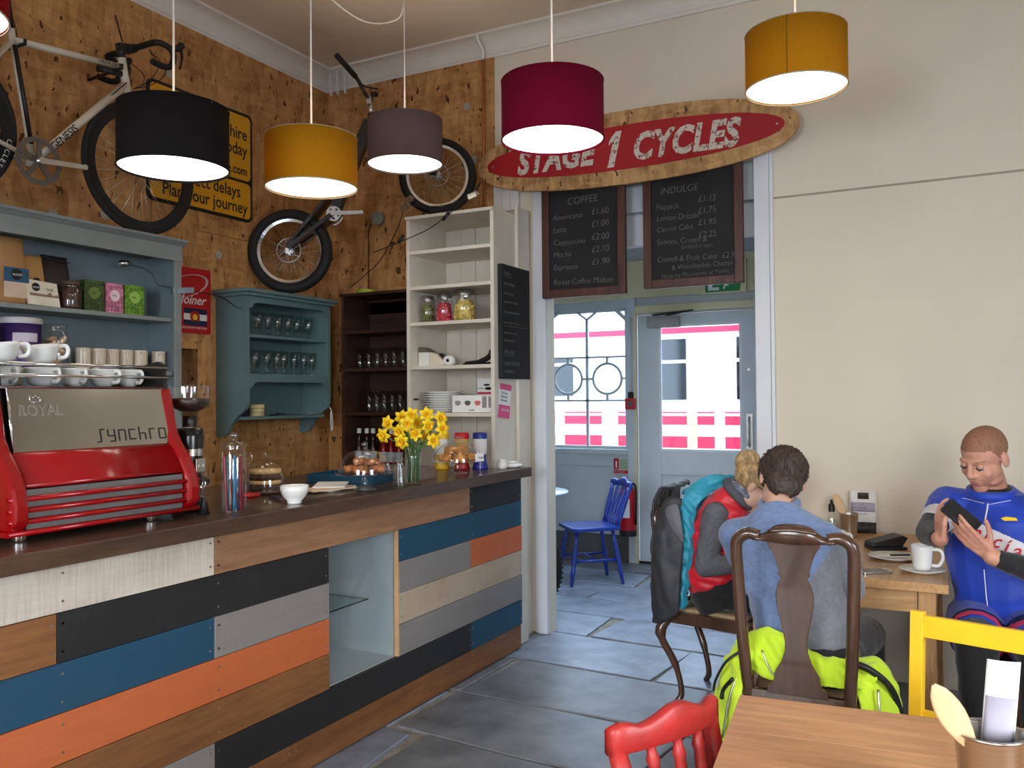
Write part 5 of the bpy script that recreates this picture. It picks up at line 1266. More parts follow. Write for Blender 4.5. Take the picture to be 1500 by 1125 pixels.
# squared lettering of straight strokes
G = {'s': [[(0, 0), (0.5, 0), (0.5, 1.0), (1.0, 1.0)]], 'y': [[(0.1, 1), (0.1, 0.45), (0.9, 0.45)], [(0.9, 1), (0.9, 0), (0.25, 0)]], 'n': [[(0.1, 0), (0.1, 0.9), (0.9, 0.9), (0.9, 0)]],
     'c': [[(0.9, 0.9), (0.1, 0.9), (0.1, 0.1), (0.9, 0.1)]], 'h': [[(0.1, 1.1), (0.1, 0)], [(0.1, 0.55), (0.85, 0.55), (0.85, 0)]], 'r': [[(0.15, 0), (0.15, 0.9), (0.85, 0.9)]], 'o': [[(0.1, 0.05), (0.1, 0.9), (0.95, 0.9), (0.95, 0.05), (0.1, 0.05)]]}
sb = MB()
for i, ch in enumerate('synchro'):
    for st in G[ch]:
        for p, q in zip(st[:-1], st[1:]):
            f = lambda w: on_panel(1.793 + 0.0395 * i + w[0] * 0.030, 0.022 + w[1] * 0.040)
            sb.bar(f(p), f(q), 0.0042, 0.0012, V((1, 0, 0.25)))
stuff(sb.build('model_lettering', m_ink, em, True))
# cups on the machine
CZ = 1.4945
for i, (y, r) in enumerate(((1.585, 0.055), (1.715, 0.055), (1.83, 0.043), (1.935, 0.05), (2.035, 0.043))):
    cup('coffee_cup', '%s white cup from the left in the row on the espresso machine' % ORD[i], (-2.60, y, CZ + 0.001), r * 0.62, r, 0.06, m_china, (0.0, 0.1, -0.1, 0.15, 0.1)[i], 'cups warming on the espresso machine')
for i, (y, x) in enumerate(((1.585, -2.60), (1.715, -2.60))):
    t = cup('coffee_cup', ('tilted white cup stacked on the first cup on the machine', 'tilted white cup stacked on the second cup on the machine')[i], (x, y, CZ + 0.074), 0.036, 0.057, 0.058, m_china, 0.7, 'cups warming on the espresso machine')
    t.rotation_euler = (0.13, -0.10, 0.9)
for i, (y, x) in enumerate(((1.58, -2.745), (1.70, -2.745), (1.815, -2.745), (1.93, -2.745))):
    cup('coffee_cup', '%s white cup from the left in the back row on the espresso machine' % ORD[i], (x, y, CZ + 0.001), 0.033, 0.050, 0.06, m_china, PI, 'cups warming on the espresso machine')
# grinder
gr = thing('coffee_grinder', 'black coffee grinder with a clear bean hopper beside the espresso machine', 'grinder', (-2.50, 2.215, TZ))
MB().lathe([(0.0001, 0), (0.062, 0), (0.064, 0.02), (0.05, 0.04), (0.045, 0.2), (0.052, 0.27), (0.045, 0.30), (0.0001, 0.30)], n=28).build('body', m_blackgloss, gr)
MB().lathe([(0.0475, 0.20), (0.0475, 0.235)], n=28).build('chrome_band', m_chrome, gr)
MB().lathe([(0.03, 0.30), (0.03, 0.355), (0.038, 0.36)], n=24).build('throat', m_glass_jar, gr)
MB().lathe([(0.0001, 0.305), (0.024, 0.305), (0.024, 0.345), (0.0001, 0.345)], n=16).build('burr', m_black, gr)
MB().lathe([(0.032, 0.36), (0.058, 0.372), (0.069, 0.39), (0.0715, 0.41), (0.072, 0.452)], n=30).build('hopper', m_glass, gr)
MB().lathe([(0.0001, 0.362), (0.030, 0.362), (0.056, 0.374), (0.067, 0.392), (0.069, 0.408), (0.0001, 0.412)], n=26).build('beans', mat('coffee_beans', srgb(52, 30, 22), 0.4, var=0.6, scale=90, bump=0.8, bscale=120), gr)
MB().lathe([(0.074, 0.448), (0.074, 0.455), (0.02, 0.457), (0.010, 0.466), (0.0001, 0.467)], n=28).build('hopper_lid', m_glass, gr)
MB().box(0.044, -0.022, 0.14, 0.058, 0.022, 0.19).build('switch_panel', m_steel, gr, bevel=0.002)
for y in (-0.01, 0.01): MB().lathe([(0.0001, 0), (0.005, 0)], n=12, M=Matrix.Translation((0.0585, y, 0.165)) @ Matrix.Rotation(PI / 2, 4, 'Y')).build('button', m_paper, gr)
MB().bar((0.04, 0, 0.12), (0.085, 0, 0.105), 0.03, 0.02).build('spout', m_black, gr)
# small glass with black cone base
t = thing('glass_carafe', 'small balloon glass on a black cone foot behind the straw jar', 'glass', (-2.375, 2.165, TZ))
MB().lathe([(0.0001, 0), (0.022, 0), (0.006, 0.045), (0.005, 0.06)], n=18).build('foot', m_black, t)
MB().lathe([(0.005, 0.058), (0.022, 0.07), (0.030, 0.095), (0.024, 0.13), (0.014, 0.15)], n=20).build('bulb', m_glass, t)
# straw jar
jr = thing('straw_jar', 'tall lidded glass jar full of coloured paper straws', 'jar', (-2.316, 2.252, TZ))
MB().lathe([(0.0001, 0.003), (0.036, 0.003), (0.038, 0.0), (0.043, 0.02), (0.0435, 0.21), (0.038, 0.225), (0.038, 0.235)], n=28).build('glass_body', m_glass, jr)
MB().lathe([(0.044, 0.236), (0.044, 0.245), (0.028, 0.252), (0.012, 0.256), (0.010, 0.262), (0.019, 0.272), (0.016, 0.283), (0.0001, 0.286)], n=24).build('lid', m_glass_jar, jr)
MB().tube(spline([(0.042, 0.012, 0.20), (0.062, 0.018, 0.21), (0.066, 0.02, 0.185), (0.05, 0.015, 0.17)], 5), 0.004, 8).build('glass_ear', m_glass_jar, jr)
SCOL = (('crimson', srgb(150, 28, 52)), ('dark red', srgb(110, 22, 40)), ('tan', srgb(196, 160, 110)), ('pink striped', srgb(190, 90, 110)), ('sky blue', srgb(40, 130, 180)), ('bright blue', srgb(60, 150, 200)), ('teal', srgb(24, 100, 100)), ('navy', srgb(26, 40, 80)))
for i in range(14):
    nm, c = SCOL[i % 8] if i < 8 else SCOL[(i * 3) % 8]
    a = 2 * PI * i / 14; r0 = 0.024 + 0.004 * (i % 2); r1 = 0.030
    p0 = V((r0 * math.cos(a) + 0.004, r0 * math.sin(a), 0.006)); p1 = V((r1 * math.cos(a + 0.35) - 0.004, r1 * math.sin(a + 0.35) - 0.004, 0.198 + 0.003 * (i % 3)))
    o = MB().tube([p0, p1], 0.0036, 8).build('straw', mat('straw_%d' % i, c, 0.55))
    o.location = jr.location
    tag(o, '%s paper straw, %s clockwise round the glass jar' % (nm, ORD[i] if i < 12 else ('thirteenth', 'fourteenth')[i - 12]), 'straw', 'straws in the jar')
# domes and cakes
def dome(t, r, h, z, knob=True, shape=2.4):
    P = [(r * math.cos(q) ** (2 / shape), z + h * math.sin(q) ** (2 / shape) if q > 0 else z) for q in [PI / 2 * i / 14 for i in range(14)]]
    P += [(0.012, z + h), (0.0001, z + h)]
    MB().lathe(P, n=40).build('glass_dome', m_glass, t)
    if knob: MB().lathe([(0.007, z + h), (0.006, z + h + 0.008), (0.015, z + h + 0.018), (0.013, z + h + 0.03), (0.0001, z + h + 0.034)], n=18).build('knob', m_glass_jar, t)
t = thing('cake_dome', 'round glass dome over a cut cake, behind the straw jar', 'cake dome', (-2.66, 2.765, TZ))
MB().lathe([(0.0001, 0), (0.095, 0), (0.1, 0.008), (0.1, 0.014), (0.0001, 0.014)], n=36).build('base', m_dkwood, t)
dome(t, 0.083, 0.128, 0.0145)
ck = thing('layer_cake', 'chocolate and cream layer cake under the round dome', 'cake', (-2.66, 2.765, TZ + 0.0145))
m_choc = mat('chocolate_sponge', srgb(70, 38, 22), 0.8, var=0.35, scale=60, bump=0.5)
m_creamy = mat('coffee_cream', srgb(222, 184, 124), 0.5, var=0.1, scale=20, bump=0.2)
for z0, z1, m, nm in ((0.0, 0.026, m_choc, 'sponge'), (0.026, 0.042, m_creamy, 'cream'), (0.042, 0.07, m_choc, 'sponge'), (0.07, 0.088, m_creamy, 'icing')):
    MB().lathe([(0.0001, z0), (0.066, z0), (0.068, (z0 + z1) / 2), (0.066, z1), (0.0001, z1)], n=30).build(nm, m, ck)
def stand(label, x, y, zp, r):
    t = thing('cake_stand', label, 'cake stand', (x, y, TZ), 0, 'glass cake stands')
    MB().lathe([(0.0001, 0.0), (0.05, 0.0), (0.052, 0.004), (0.016, 0.014), (0.011, 0.03), (0.014, 0.045), (0.010, zp - 0.012), (0.03, zp - 0.004), (r, zp - 0.002), (r + 0.003, zp + 0.004), (r - 0.004, zp + 0.001), (0.0001, zp)], n=40).build('pedestal', m_glass_jar, t)
    dome(t, r - 0.010, 0.105, zp + 0.002, shape=2.2)
    return t
stand('glass cake stand with a domed lid over brown pastries', -2.335, 3.035, 0.072, 0.125)
m_past = mat('cinnamon_pastry', srgb(176, 108, 60), 0.55, var=0.55, scale=30, bump=0.5, bscale=40)
for i in range(7):
    a = 2 * PI * i / 5
    x, y, z = ((0.066 * math.cos(a), 0.066 * math.sin(a), 0.0745) if i < 5 else (0.036 * (1 if i == 5 else -1), 0.012, 0.103))
    b = MB(); sp = [(x + 0.031 * (1 - k / 36) * math.cos(k * 0.6), y + 0.031 * (1 - k / 36) * math.sin(k * 0.6), z + 0.012 + 0.0003 * k + 0.003 * math.sin(k * 1.7 + i)) for k in range(34)]
    b.tube(sp, [0.0055] * 34, 8, flat=2.4)
    o = b.build('cinnamon_swirl', m_past); o.location = (-2.335, 3.035, TZ + 0.0065)
    tag(o, 'brown cinnamon swirl under the left glass dome, ' + ('%s in the bottom ring' % ORD[i] if i < 5 else ('first', 'second')[i - 5] + ' in the top layer'), 'pastry', 'pastries under the left dome')
stand('glass cake stand with a domed lid over golden scones', -2.37, 3.875, 0.065, 0.137)
m_scone = mat('golden_scone', srgb(214, 146, 72), 0.6, var=0.4, scale=22, bump=0.35, bscale=30)
for i in range(7):
    a = 2 * PI * i / 5 + 0.4
    x, y, z = ((0.073 * math.cos(a), 0.073 * math.sin(a), 0.068) if i < 5 else (0.03 * (1 if i == 5 else -1), -0.015, 0.107))
    o = MB().lathe([(0.0001, 0), (0.034, 0), (0.037, 0.012), (0.038, 0.024), (0.03, 0.036), (0.0001, 0.042)], (x, y, z), 18).build('scone', m_scone)
    o.location = (-2.37, 3.875, TZ)
    tag(o, 'golden round scone under the right glass dome, ' + ('%s in the bottom ring' % ORD[i] if i < 5 else ('first', 'second')[i - 5] + ' in the top layer'), 'scone', 'scones under the right dome')
t = thing('price_card', 'small white price card on a stem before the right cake stand', 'card', (-2.213, 3.845, TZ))
MB().prism([(-0.03, 0.072), (0.03, 0.072), (0.03, 0.112), (-0.03, 0.112)], (0, 0, 0), V((0.3, 0.95, 0)), V((-0.05, 0, 1)), 0.002).build('card', m_paper, t)
MB().tube([(0, 0, 0), (0, 0, 0.075)], 0.002, 6).lathe([(0.0001, 0), (0.014, 0), (0.014, 0.003), (0.0001, 0.004)], n=14).build('holder', m_steel, t)
text('Scones', 'print', m_ink, t, (0.0035, -0.024, 0.088), V((0.3, 0.95, 0)), V((-0.05, 0, 1)), 0.016, 0.0003)
# bowl, papers, trays
t = thing('sugar_bowl', 'small white china bowl near the counter edge', 'bowl', (-2.285, 2.53, TZ))
MB().lathe([(0.0001, 0), (0.026, 0), (0.028, 0.006), (0.026, 0.009), (0.045, 0.03), (0.053, 0.05), (0.055, 0.07), (0.052, 0.07), (0.042, 0.034), (0.0001, 0.02)], n=32).build('bowl', m_china, t)
MB().lathe([(0.0001, 0.05), (0.049, 0.05)], n=28).build('sugar', m_paper, t)
t = thing('paper_sheets', 'pile of loose cream and white paper sheets beside the china bowl', 'papers', (-2.50, 3.0, TZ + 0.001))
for i, (dx, dy, a, m) in enumerate(((0, 0, 0.2, m_paper), (0.03, -0.06, -0.25, mat('cream_paper', srgb(232, 204, 168), 0.8)), (-0.02, 0.03, 0.6, m_paper))):
    u = V((math.cos(a), math.sin(a), 0)); v = V((-math.sin(a), math.cos(a), 0))
    MB().prism([(-0.07, -0.12), (0.07, -0.12), (0.07, 0.11), (-0.07, 0.12)], (dx, dy, 0.0006 + i * 0.006), u, v, 0.005).build('sheet', m, t)
t = thing('pen', 'dark blue pen lying by the paper sheets', 'pen', (-2.45, 2.60, TZ))
MB().tube([(-0.05, 0.02, 0.006), (0.055, -0.03, 0.006)], 0.005, 8).build('barrel', m_navy, t); MB().tube([(0.055, -0.03, 0.006), (0.07, -0.037, 0.005)], [0.005, 0.001], 8).build('tip', m_steel, t)
t = thing('red_coaster', 'flat round red coaster behind the china bowl', 'coaster', (-2.60, 2.98, TZ + 0.019))
t.location = (-2.62, 2.62, TZ)
MB().lathe([(0.0001, 0), (0.05, 0), (0.052, 0.012), (0.0001, 0.014)], n=24).build('disc', m_red, t); MB().lathe([(0.02, 0.014), (0.02, 0.018), (0.0001, 0.018)], n=18).build('boss', m_red, t)
def crate(name, label, c, rz, L, W, h, m):
    t = thing(name, label, 'tray', c, rz)
    th = 0.01
    for (x0, y0, x1, y1) in ((-L / 2, -W / 2, L / 2, -W / 2 + th), (-L / 2, W / 2 - th, L / 2, W / 2), (-L / 2, -W / 2 + th, -L / 2 + th, W / 2 - th), (L / 2 - th, -W / 2 + th, L / 2, W / 2 - th)):
        bx('side_board', m, t, x0, y0, 0, x1, y1, h, 0.0015)
    bx('bottom_board', m, t, -L / 2 + th, -W / 2 + th, 0, L / 2 - th, W / 2 - th, 0.008)
    return t
crate('wooden_tray', 'shallow petrol blue wooden tray behind the left cake stand', (-2.62, 3.30, TZ), 0.12, 0.36, 0.22, 0.045, pk['blue'])
crate('wooden_box', 'plain grey-brown wooden box beside the flower vase', (-2.47, 3.56, TZ), 0.15, 0.24, 0.16, 0.055, mat('weathered_wood', srgb(130, 112, 98), 0.7, stretch=(0.1, 1, 1), scale=30))
t = thing('red_napkins', 'folded red paper napkins in the wooden tray', 'napkins', (-2.56, 3.31, TZ + 0.0085))
for i in range(3): MB().box(-0.06, -0.06, 0.012 * i, 0.06, 0.06, 0.012 * i + 0.011).build('napkin', m_red, t, bevel=0.003)
# glass jar and vase of daffodils
t = thing('glass_jar', 'empty ribbed glass jar left of the daffodil vase', 'jar', (-2.262, 3.20, TZ))
MB().lathe([(0.0001, 0.004), (0.028, 0.004), (0.031, 0.0), (0.033, 0.02), (0.034, 0.10), (0.036, 0.135), (0.034, 0.135)] , n=24).build('glass_body', m_glass_jar, t)
MB().lathe([(0.0001, 0.006), (0.029, 0.006), (0.030, 0.012), (0.0001, 0.016)], n=20).build('thick_base', m_glass_green, t)
VX = V((-2.262, 3.305, TZ))
t = thing('flower_vase', 'clear glass vase holding the bunch of daffodils', 'vase', VX)
MB().lathe([(0.0001, 0.004), (0.032, 0.004), (0.035, 0.0), (0.034, 0.03), (0.036, 0.12), (0.043, 0.165), (0.041, 0.165), (0.034, 0.12), (0.031, 0.012)], n=28).build('glass_body', m_glass_jar, t)
MB().lathe([(0.0001, 0.012), (0.030, 0.012), (0.032, 0.10)], n=24).build('water', glass('water_green', (0.86, 0.93, 0.86, 1)), t)
m_pet = mat('daffodil_petal', srgb(250, 212, 24), 0.55, var=0.08)
m_cor = mat('daffodil_corona', srgb(252, 196, 16), 0.55, var=0.08)
m_stem = mat('flower_stem', srgb(70, 112, 50), 0.55, var=0.15)
HEADS = [(-0.135, -0.024, 0.232), (-0.115, 0.021, 0.287), (-0.063, -0.017, 0.249), (-0.051, 0.049, 0.312), (-0.027, -0.07, 0.286), (-0.008, -0.01, 0.325), (0.018, 0.049, 0.284), (0.01, -0.024, 0.236), (0.064, 0.007, 0.325), (0.067, -0.049, 0.276), (0.13, 0.032, 0.306), (0.135, -0.026, 0.26), (0.093, -0.053, 0.205), (-0.051, -0.075, 0.205), (0.056, 0.037, 0.222)]
rgt = V((math.cos(0.6), math.sin(0.6), 0)); fwd = V((-math.sin(0.6), math.cos(0.6), 0))
for i, (a, b, z) in enumerate(HEADS):
    c = rgt * a + fwd * b + Z_ * z
    lean = (c - V((0, 0, 0.10))).normalized()
    face = (-fwd * 0.8 + rgt * (a * 5 + RND.uniform(-0.3, 0.3)) + Z_ * RND.uniform(-0.35, 0.35)).normalized()
    t = thing('daffodil', 'yellow daffodil, %s from the left of the bunch in the vase' % ((ORD + ('thirteenth', 'fourteenth', 'fifteenth'))[sorted(range(15), key=lambda k: HEADS[k][0]).index(i)]), 'flower', VX, 0, 'daffodils in the vase')
    base = rgt * (a * 0.17) + fwd * (b * 0.26) + Z_ * 0.016
    nk = rgt * (a * 0.24) + fwd * (b * 0.38) + Z_ * 0.165
    MB().tube(spline([base, nk, c - lean * 0.035 - face * 0.016, c - face * 0.010], 6), 0.0032, 6).build('stem', m_stem, t)
    q = Z_.rotation_difference(face).to_matrix().to_4x4()
    pb = MB()
    for k in range(6):
        an = PI / 3 * k + 0.3 * i
        M = Matrix.Translation(c) @ q @ Matrix.Rotation(an, 4, 'Z')
        pb.add([(0.004, 0, 0), (0.015, 0.0125, 0.005), (0.028, 0.0105, 0.006), (0.040, 0, 0.001), (0.028, -0.0105, 0.006), (0.015, -0.0125, 0.005), (0.019, 0, 0.001)], [(0, 1, 6), (1, 2, 6), (2, 3, 6), (3, 4, 6), (4, 5, 6), (5, 0, 6)], True, M)
    pb.build('petals', m_pet, t, solid=0.0012)
    MB().lathe([(0.0001, 0), (0.008, 0.001), (0.0095, 0.012), (0.014, 0.024), (0.0125, 0.0235), (0.007, 0.010)], n=12, M=Matrix.Translation(c) @ q).build('corona', m_cor, t)
# plastic condiment canisters
def canister(label, x, y, c, lid, band):
    t = thing('condiment_canister', label, 'canister', (x, y, TZ), 0, 'condiment canisters beside the white shelves')
    MB().lathe([(0.0001, 0), (0.044, 0), (0.044, 0.012), (0.034, 0.05), (0.034, 0.085)], n=24).build('base', mat('canister_' + label.split()[0], c, 0.35), t)
    MB().lathe([(0.0335, 0.085), (0.038, 0.10), (0.039, 0.175)], n=24).build('label_band', band, t)
    MB().lathe([(0.041, 0.172), (0.041, 0.20), (0.036, 0.206), (0.0001, 0.206)], n=24).build('lid', lid, t)
m_bluep = mat('royal_blue_plastic', srgb(28, 48, 140), 0.35)
canister('yellow based canister with a yellow lid, left of the red one', -2.60, 4.08, srgb(226, 180, 30), m_yellow, m_paper)
canister('red canister with a red lid beside the white shelves', -2.49, 4.12, srgb(170, 20, 30), m_red, mat('honey_label', srgb(222, 180, 100), 0.5))
canister('blue canister with a navy lid and white label', -2.40, 4.17, srgb(36, 50, 150), m_bluep, m_paper)
t = thing('milk_jug', 'small white china jug at the far end of the worktop', 'jug', (-2.285, 4.22, TZ))
MB().lathe([(0.0001, 0), (0.022, 0), (0.03, 0.012), (0.028, 0.03), (0.019, 0.045), (0.022, 0.055), (0.02, 0.055), (0.016, 0.044)], n=22).build('jug_body', m_china, t)
MB().tube(spline([(0.0, 0.018, 0.048), (0, 0.044, 0.045), (0, 0.043, 0.02), (0, 0.027, 0.014)], 5), 0.004, 8).build('handle', m_china, t)
t = thing('white_cloth', 'folded white cloth lying behind the china jug', 'cloth', (-2.285, 4.345, TZ))
MB().loft([[(w * math.cos(q), y, 0.012 + h * math.sin(q)) for q in [2 * PI * k / 14 for k in range(14)]] for y, w, h in ((-0.06, 0.02, 0.008), (-0.04, 0.045, 0.012), (0.0, 0.055, 0.012), (0.03, 0.05, 0.012), (0.055, 0.025, 0.008))]).build('fold', m_paper, t)
MB().loft([[(w * math.cos(q) - 0.01, y, 0.030 + h * math.sin(q)) for q in [2 * PI * k / 14 for k in range(14)]] for y, w, h in ((-0.03, 0.015, 0.004), (-0.01, 0.035, 0.008), (0.02, 0.035, 0.007), (0.04, 0.015, 0.004))]).build('fold', m_paper, t)

# ------------------------------------------------------------------ porch furniture
def turned(p0, p1, r, prof=None):
    """turned spindle between two points"""
    prof = prof or [(0, 0.55), (0.06, 0.6), (0.10, 0.85), (0.14, 0.62), (0.3, 0.95), (0.5, 1.05), (0.7, 0.9), (0.85, 0.65), (0.89, 0.85), (0.93, 0.6), (1, 0.55)]
    p0, p1 = V(p0), V(p1)
    return MB().tube([p0.lerp(p1, t) for t, _ in prof], [r * k for _, k in prof], 12)
def spindle_chair(name, label, loc, rz, m, W=0.38, D=0.38, sh=0.44, top=0.80, nsp=4, r=0.016, crest_h=0.075, rake=0.07, bow=0.03, crest='scroll'):
    """faces +x in its own axes; the back stands at -x"""
    t = thing(name, label, 'chair', loc, rz)
    h = W / 2
    S = [(-D / 2, -h * 0.82), (-D / 2, h * 0.82), (D / 2 - 0.03, h), (D / 2, h * 0.85), (D / 2, -h * 0.85), (D / 2 - 0.03, -h)]
    MB().prism(list(reversed(S)), (0, 0, sh - 0.032), X_, Y_, 0.032).build('seat', m, t, bevel=0.010, fix=True)
    for sx, sy in ((1, 1), (1, -1), (-1, 1), (-1, -1)):
        a = V((sx * D * 0.36, sy * h * 0.62, sh - 0.03)); b = V((sx * (D * 0.36 + 0.065), sy * (h * 0.62 + 0.05), 0))
        turned(a, b, 0.019, [(0, 0.75), (0.15, 0.8), (0.2, 1.1), (0.25, 0.85), (0.6, 1.05), (0.66, 0.8), (0.72, 1.0), (1, 0.62)]).build('leg', m, t)
    for sy in (1, -1):
        MB().tube([(D * 0.42, sy * h * 0.75, sh * 0.42), (-D * 0.42, sy * h * 0.75, sh * 0.42)], [0.010, 0.010], 10).build('stretcher', m, t)
    MB().tube([(0, h * 0.75, sh * 0.42), (0, -h * 0.75, sh * 0.42)], [0.010, 0.010], 10).build('stretcher', m, t)
    n = nsp + 2
    for i in range(n):
        q = -1 + 2 * i / (n - 1)
        a = V((-D / 2 + 0.02, q * h * 0.72, sh)); b = V((-D / 2 - rake + bow * (q * q - 1) * -1 * -1, q * h * 0.90, top - crest_h * 0.8))
        if 0 < i < n - 1: turned(a, b, r * 0.85).build('spindle', m, t)
        else: turned(a, b, r * 1.15, [(0, 0.8), (0.2, 0.9), (0.5, 1.05), (0.8, 0.85), (1, 0.8)]).build('back_post', m, t)
    rings = []
    for i in range(17):
        q = -1 + 2 * i / 16
        y = q * h * 1.02
        x = -D / 2 - rake + bow * (q * q - 1) * -1 * -1
        zt = top - 0.020 * (1 - abs(math.cos(q * PI * 0.75 + 0))) * 1.0 + (0.007 * math.cos(q * PI * 2) if crest == 'scroll' else 0)
        if abs(q) > 0.80: zt -= 0.026 * (abs(q) - 0.80) / 0.20
        zb = top - crest_h + 0.010 * (1 - q * q)
        th = 0.013
        rings.append([(x - th, y, zb + 0.004), (x - th * 0.6, y, zb), (x + th * 0.6, y, zb), (x + th, y, zb + 0.004), (x + th, y, zt - 0.006), (x + th * 0.5, y, zt), (x - th * 0.5, y, zt), (x - th, y, zt - 0.006)])
    MB().loft(rings, True, True, True).build('crest_rail', m, t, fix=True)
    return t
m_bluechair = mat('cobalt_chair_paint', srgb(34, 62, 158), 0.3, var=0.08, coat=0.3)
spindle_chair('spindle_chair', 'cobalt blue painted spindle-back chair in the porch under the window', (-2.60, 6.23, 0), math.radians(222), m_bluechair, 0.40, 0.40, 0.445, 0.80, 4)
t = thing('porch_table', 'round pale blue cafe table half hidden by the door jamb', 'table', (-3.02, 5.93, 0))
m_tabt = mat('pale_blue_table', srgb(206, 222, 230), 0.25, var=0.03)
MB().lathe([(0.0001, 0.70), (0.335, 0.70), (0.345, 0.708), (0.345, 0.716), (0.335, 0.722), (0.0001, 0.722)], n=48).build('tabletop', m_tabt, t)
MB().lathe([(0.03, 0.03), (0.026, 0.69), (0.08, 0.70)], n=20).build('pedestal', m_steel, t)
MB().lathe([(0.0001, 0), (0.2, 0), (0.2, 0.012), (0.04, 0.035), (0.0001, 0.035)], n=32).build('foot', m_black, t)
# bicycle parked behind the jamb
mbk = thing('mountain_bicycle', 'bicycle parked in the porch, only its knobbly front tyre showing past the jamb', 'bicycle', (-2.66, 5.22, 0))
bd = V((0.97, -0.24, 0)); bc = V((-2.66, 5.22, 0.322))
wheel(mbk, bc, bd, 0.322, 0.026, 0.02, m_alloy, 24)
wheel(mbk, bc - bd * 1.0, bd, 0.322, 0.026, 0.02, m_alloy, 24)
kb = MB()
bn = bd.cross(Z_)
for i in range(60):
    a = 2 * PI * i / 60
    e = bd * math.cos(a) + Z_ * math.sin(a)
    for s in (-0.011, 0.011):
        p = bc + e * 0.321 + bn * s
        kb.bar(p - e * 0.004, p + e * 0.006, 0.010, 0.012, bn)
stuff(kb.build('tread_knobs', m_rubber, mbk, True))
P = lambda s, z: bc - bd * s + Z_ * (z - 0.322)
f = MB().tube([P(0.14, 0.82), P(0.58, 0.33)], 0.02, 12).tube([P(0.15, 0.88), P(0.68, 0.74)], 0.017, 12).tube([P(0.70, 0.80), P(0.58, 0.33)], 0.016, 12)
for s in (-1, 1):
    f.tube([P(0.58, 0.33) + bn * 0.02 * s, P(1.0, 0.322) + bn * 0.05 * s], 0.011, 8).tube([P(0.68, 0.73) + bn * 0.015 * s, P(1.0, 0.322) + bn * 0.05 * s], 0.009, 8)
f.tube([P(0.12, 0.93), P(0.15, 0.80)], 0.02, 12)
f.build('frame', m_red, mbk, True)
f = MB()
for s in (-1, 1): f.tube([P(0.145, 0.78) + bn * 0.045 * s, P(0.0, 0.322) + bn * 0.05 * s], [0.018, 0.013], 10)
f.bar(P(0.145, 0.79) - bn * 0.06, P(0.145, 0.79) + bn * 0.06, 0.035, 0.035)
f.build('fork', m_black, mbk, True)
MB().tube(spline([P(0.14, 1.0) - bn * 0.30, P(0.08, 1.0) - bn * 0.1, P(0.08, 1.0) + bn * 0.1, P(0.14, 1.0) + bn * 0.30], 6), 0.013, 10).tube([P(0.12, 0.93), P(0.09, 1.0)], 0.016, 10).build('handlebar', m_black, mbk, True)
MB().ell(P(0.72, 0.93), (0.12, 0.06, 0.025)).tube([P(0.70, 0.80), P(0.72, 0.92)], 0.013, 10).build('saddle', m_black, mbk, True)
# extinguisher, signs, call point
ex = thing('fire_extinguisher', 'red fire extinguisher hung low on the porch wall behind the blue chair', 'extinguisher', (-2.555, 6.98, 0.25))
MB().lathe([(0.0001, 0), (0.070, 0), (0.074, 0.012), (0.074, 0.36), (0.06, 0.405), (0.03, 0.43), (0.0001, 0.435)], n=28).build('cylinder', m_red, ex)
MB().lathe([(0.0745, 0.0), (0.0745, 0.05)], n=28).build('foot_ring', m_black, ex)
MB().lathe([(0.0746, 0.16), (0.0746, 0.32)], n=18, a0=-2.6, a1=-1.0).build('label', m_paper, ex)
MB().box(-0.02, -0.02, 0.43, 0.02, 0.02, 0.47).bar((0.0, -0.02, 0.475), (0.0, -0.10, 0.50), 0.018, 0.01).bar((0.0, -0.02, 0.455), (0.0, -0.09, 0.455), 0.018, 0.008).build('valve', m_black, ex)
MB().tube(spline([(0.02, 0, 0.45), (0.075, -0.03, 0.44), (0.088, -0.03, 0.36), (0.084, -0.03, 0.2), (0.08, -0.02, 0.1)], 5), 0.010, 8).build('hose', m_black, ex)
MB().box(-0.03, 0.07, 0.3, 0.03, 0.105, 0.36).build('bracket', m_steel, ex)
es = thing('extinguisher_sign', 'small red and green extinguisher notice on the porch wall', 'sign', (-2.652, 7.08, 0.77))
MB().box(-0.068, 0.0, 0, 0.068, 0.006, 0.135).build('plate', m_paper, es)
MB().box(-0.066, -0.001, 0.035, -0.016, 0, 0.133).box(-0.066, -0.001, 0.002, 0.066, 0, 0.031).build('red_panel', m_red, es)
m_green = mat('safety_green', srgb(30, 140, 70), 0.5)
MB().box(-0.010, -0.001, 0.035, 0.066, 0, 0.133).build('green_panel', mat('pale_green_print', srgb(170, 196, 160), 0.5), es)
MB().prism([(-0.048, 0.05), (-0.034, 0.05), (-0.034, 0.10), (-0.038, 0.112), (-0.044, 0.112), (-0.048, 0.10)], (0, -0.001, 0), X_, Z_, 0.001).build('pictogram', m_paper, es, fix=True)
text('Fire extinguisher', 'print', m_paper, es, (-0.058, -0.0012, 0.012), X_, Z_, 0.014, 0.0003)
for i in range(4): text('water, wood, paper', 'print', m_ink, es, (-0.006, -0.0012, 0.115 - 0.022 * i), X_, Z_, 0.0085, 0.0003)
cp = thing('fire_call_point', 'small red fire alarm call point on the post beside the entrance door', 'alarm', (-2.535, 7.04, 1.335))
MB().box(-0.045, -0.04, 0, 0.045, 0.008, 0.095).build('housing', m_red, cp, bevel=0.004)
MB().box(-0.028, -0.043, 0.022, 0.028, -0.04, 0.07).build('break_glass', mat('grey_plate', srgb(130, 90, 90), 0.4), cp)
text('FIRE', 'print', m_ink, cp, (-0.019, -0.0434, 0.04), X_, Z_, 0.018, 0.0003)
MB().box(-0.022, -0.02, 0.096, 0.018, 0.008, 0.15).build('junction_box', m_black, cp)
MB().tube([(0, 0, 0.15), (0, 0, 0.80)], 0.011, 10).build('conduit', m_porch, cp)
xs = thing('exit_sign', 'green and white emergency exit sign on the cream beam over the door', 'sign', (-1.72, 7.03, 2.29))
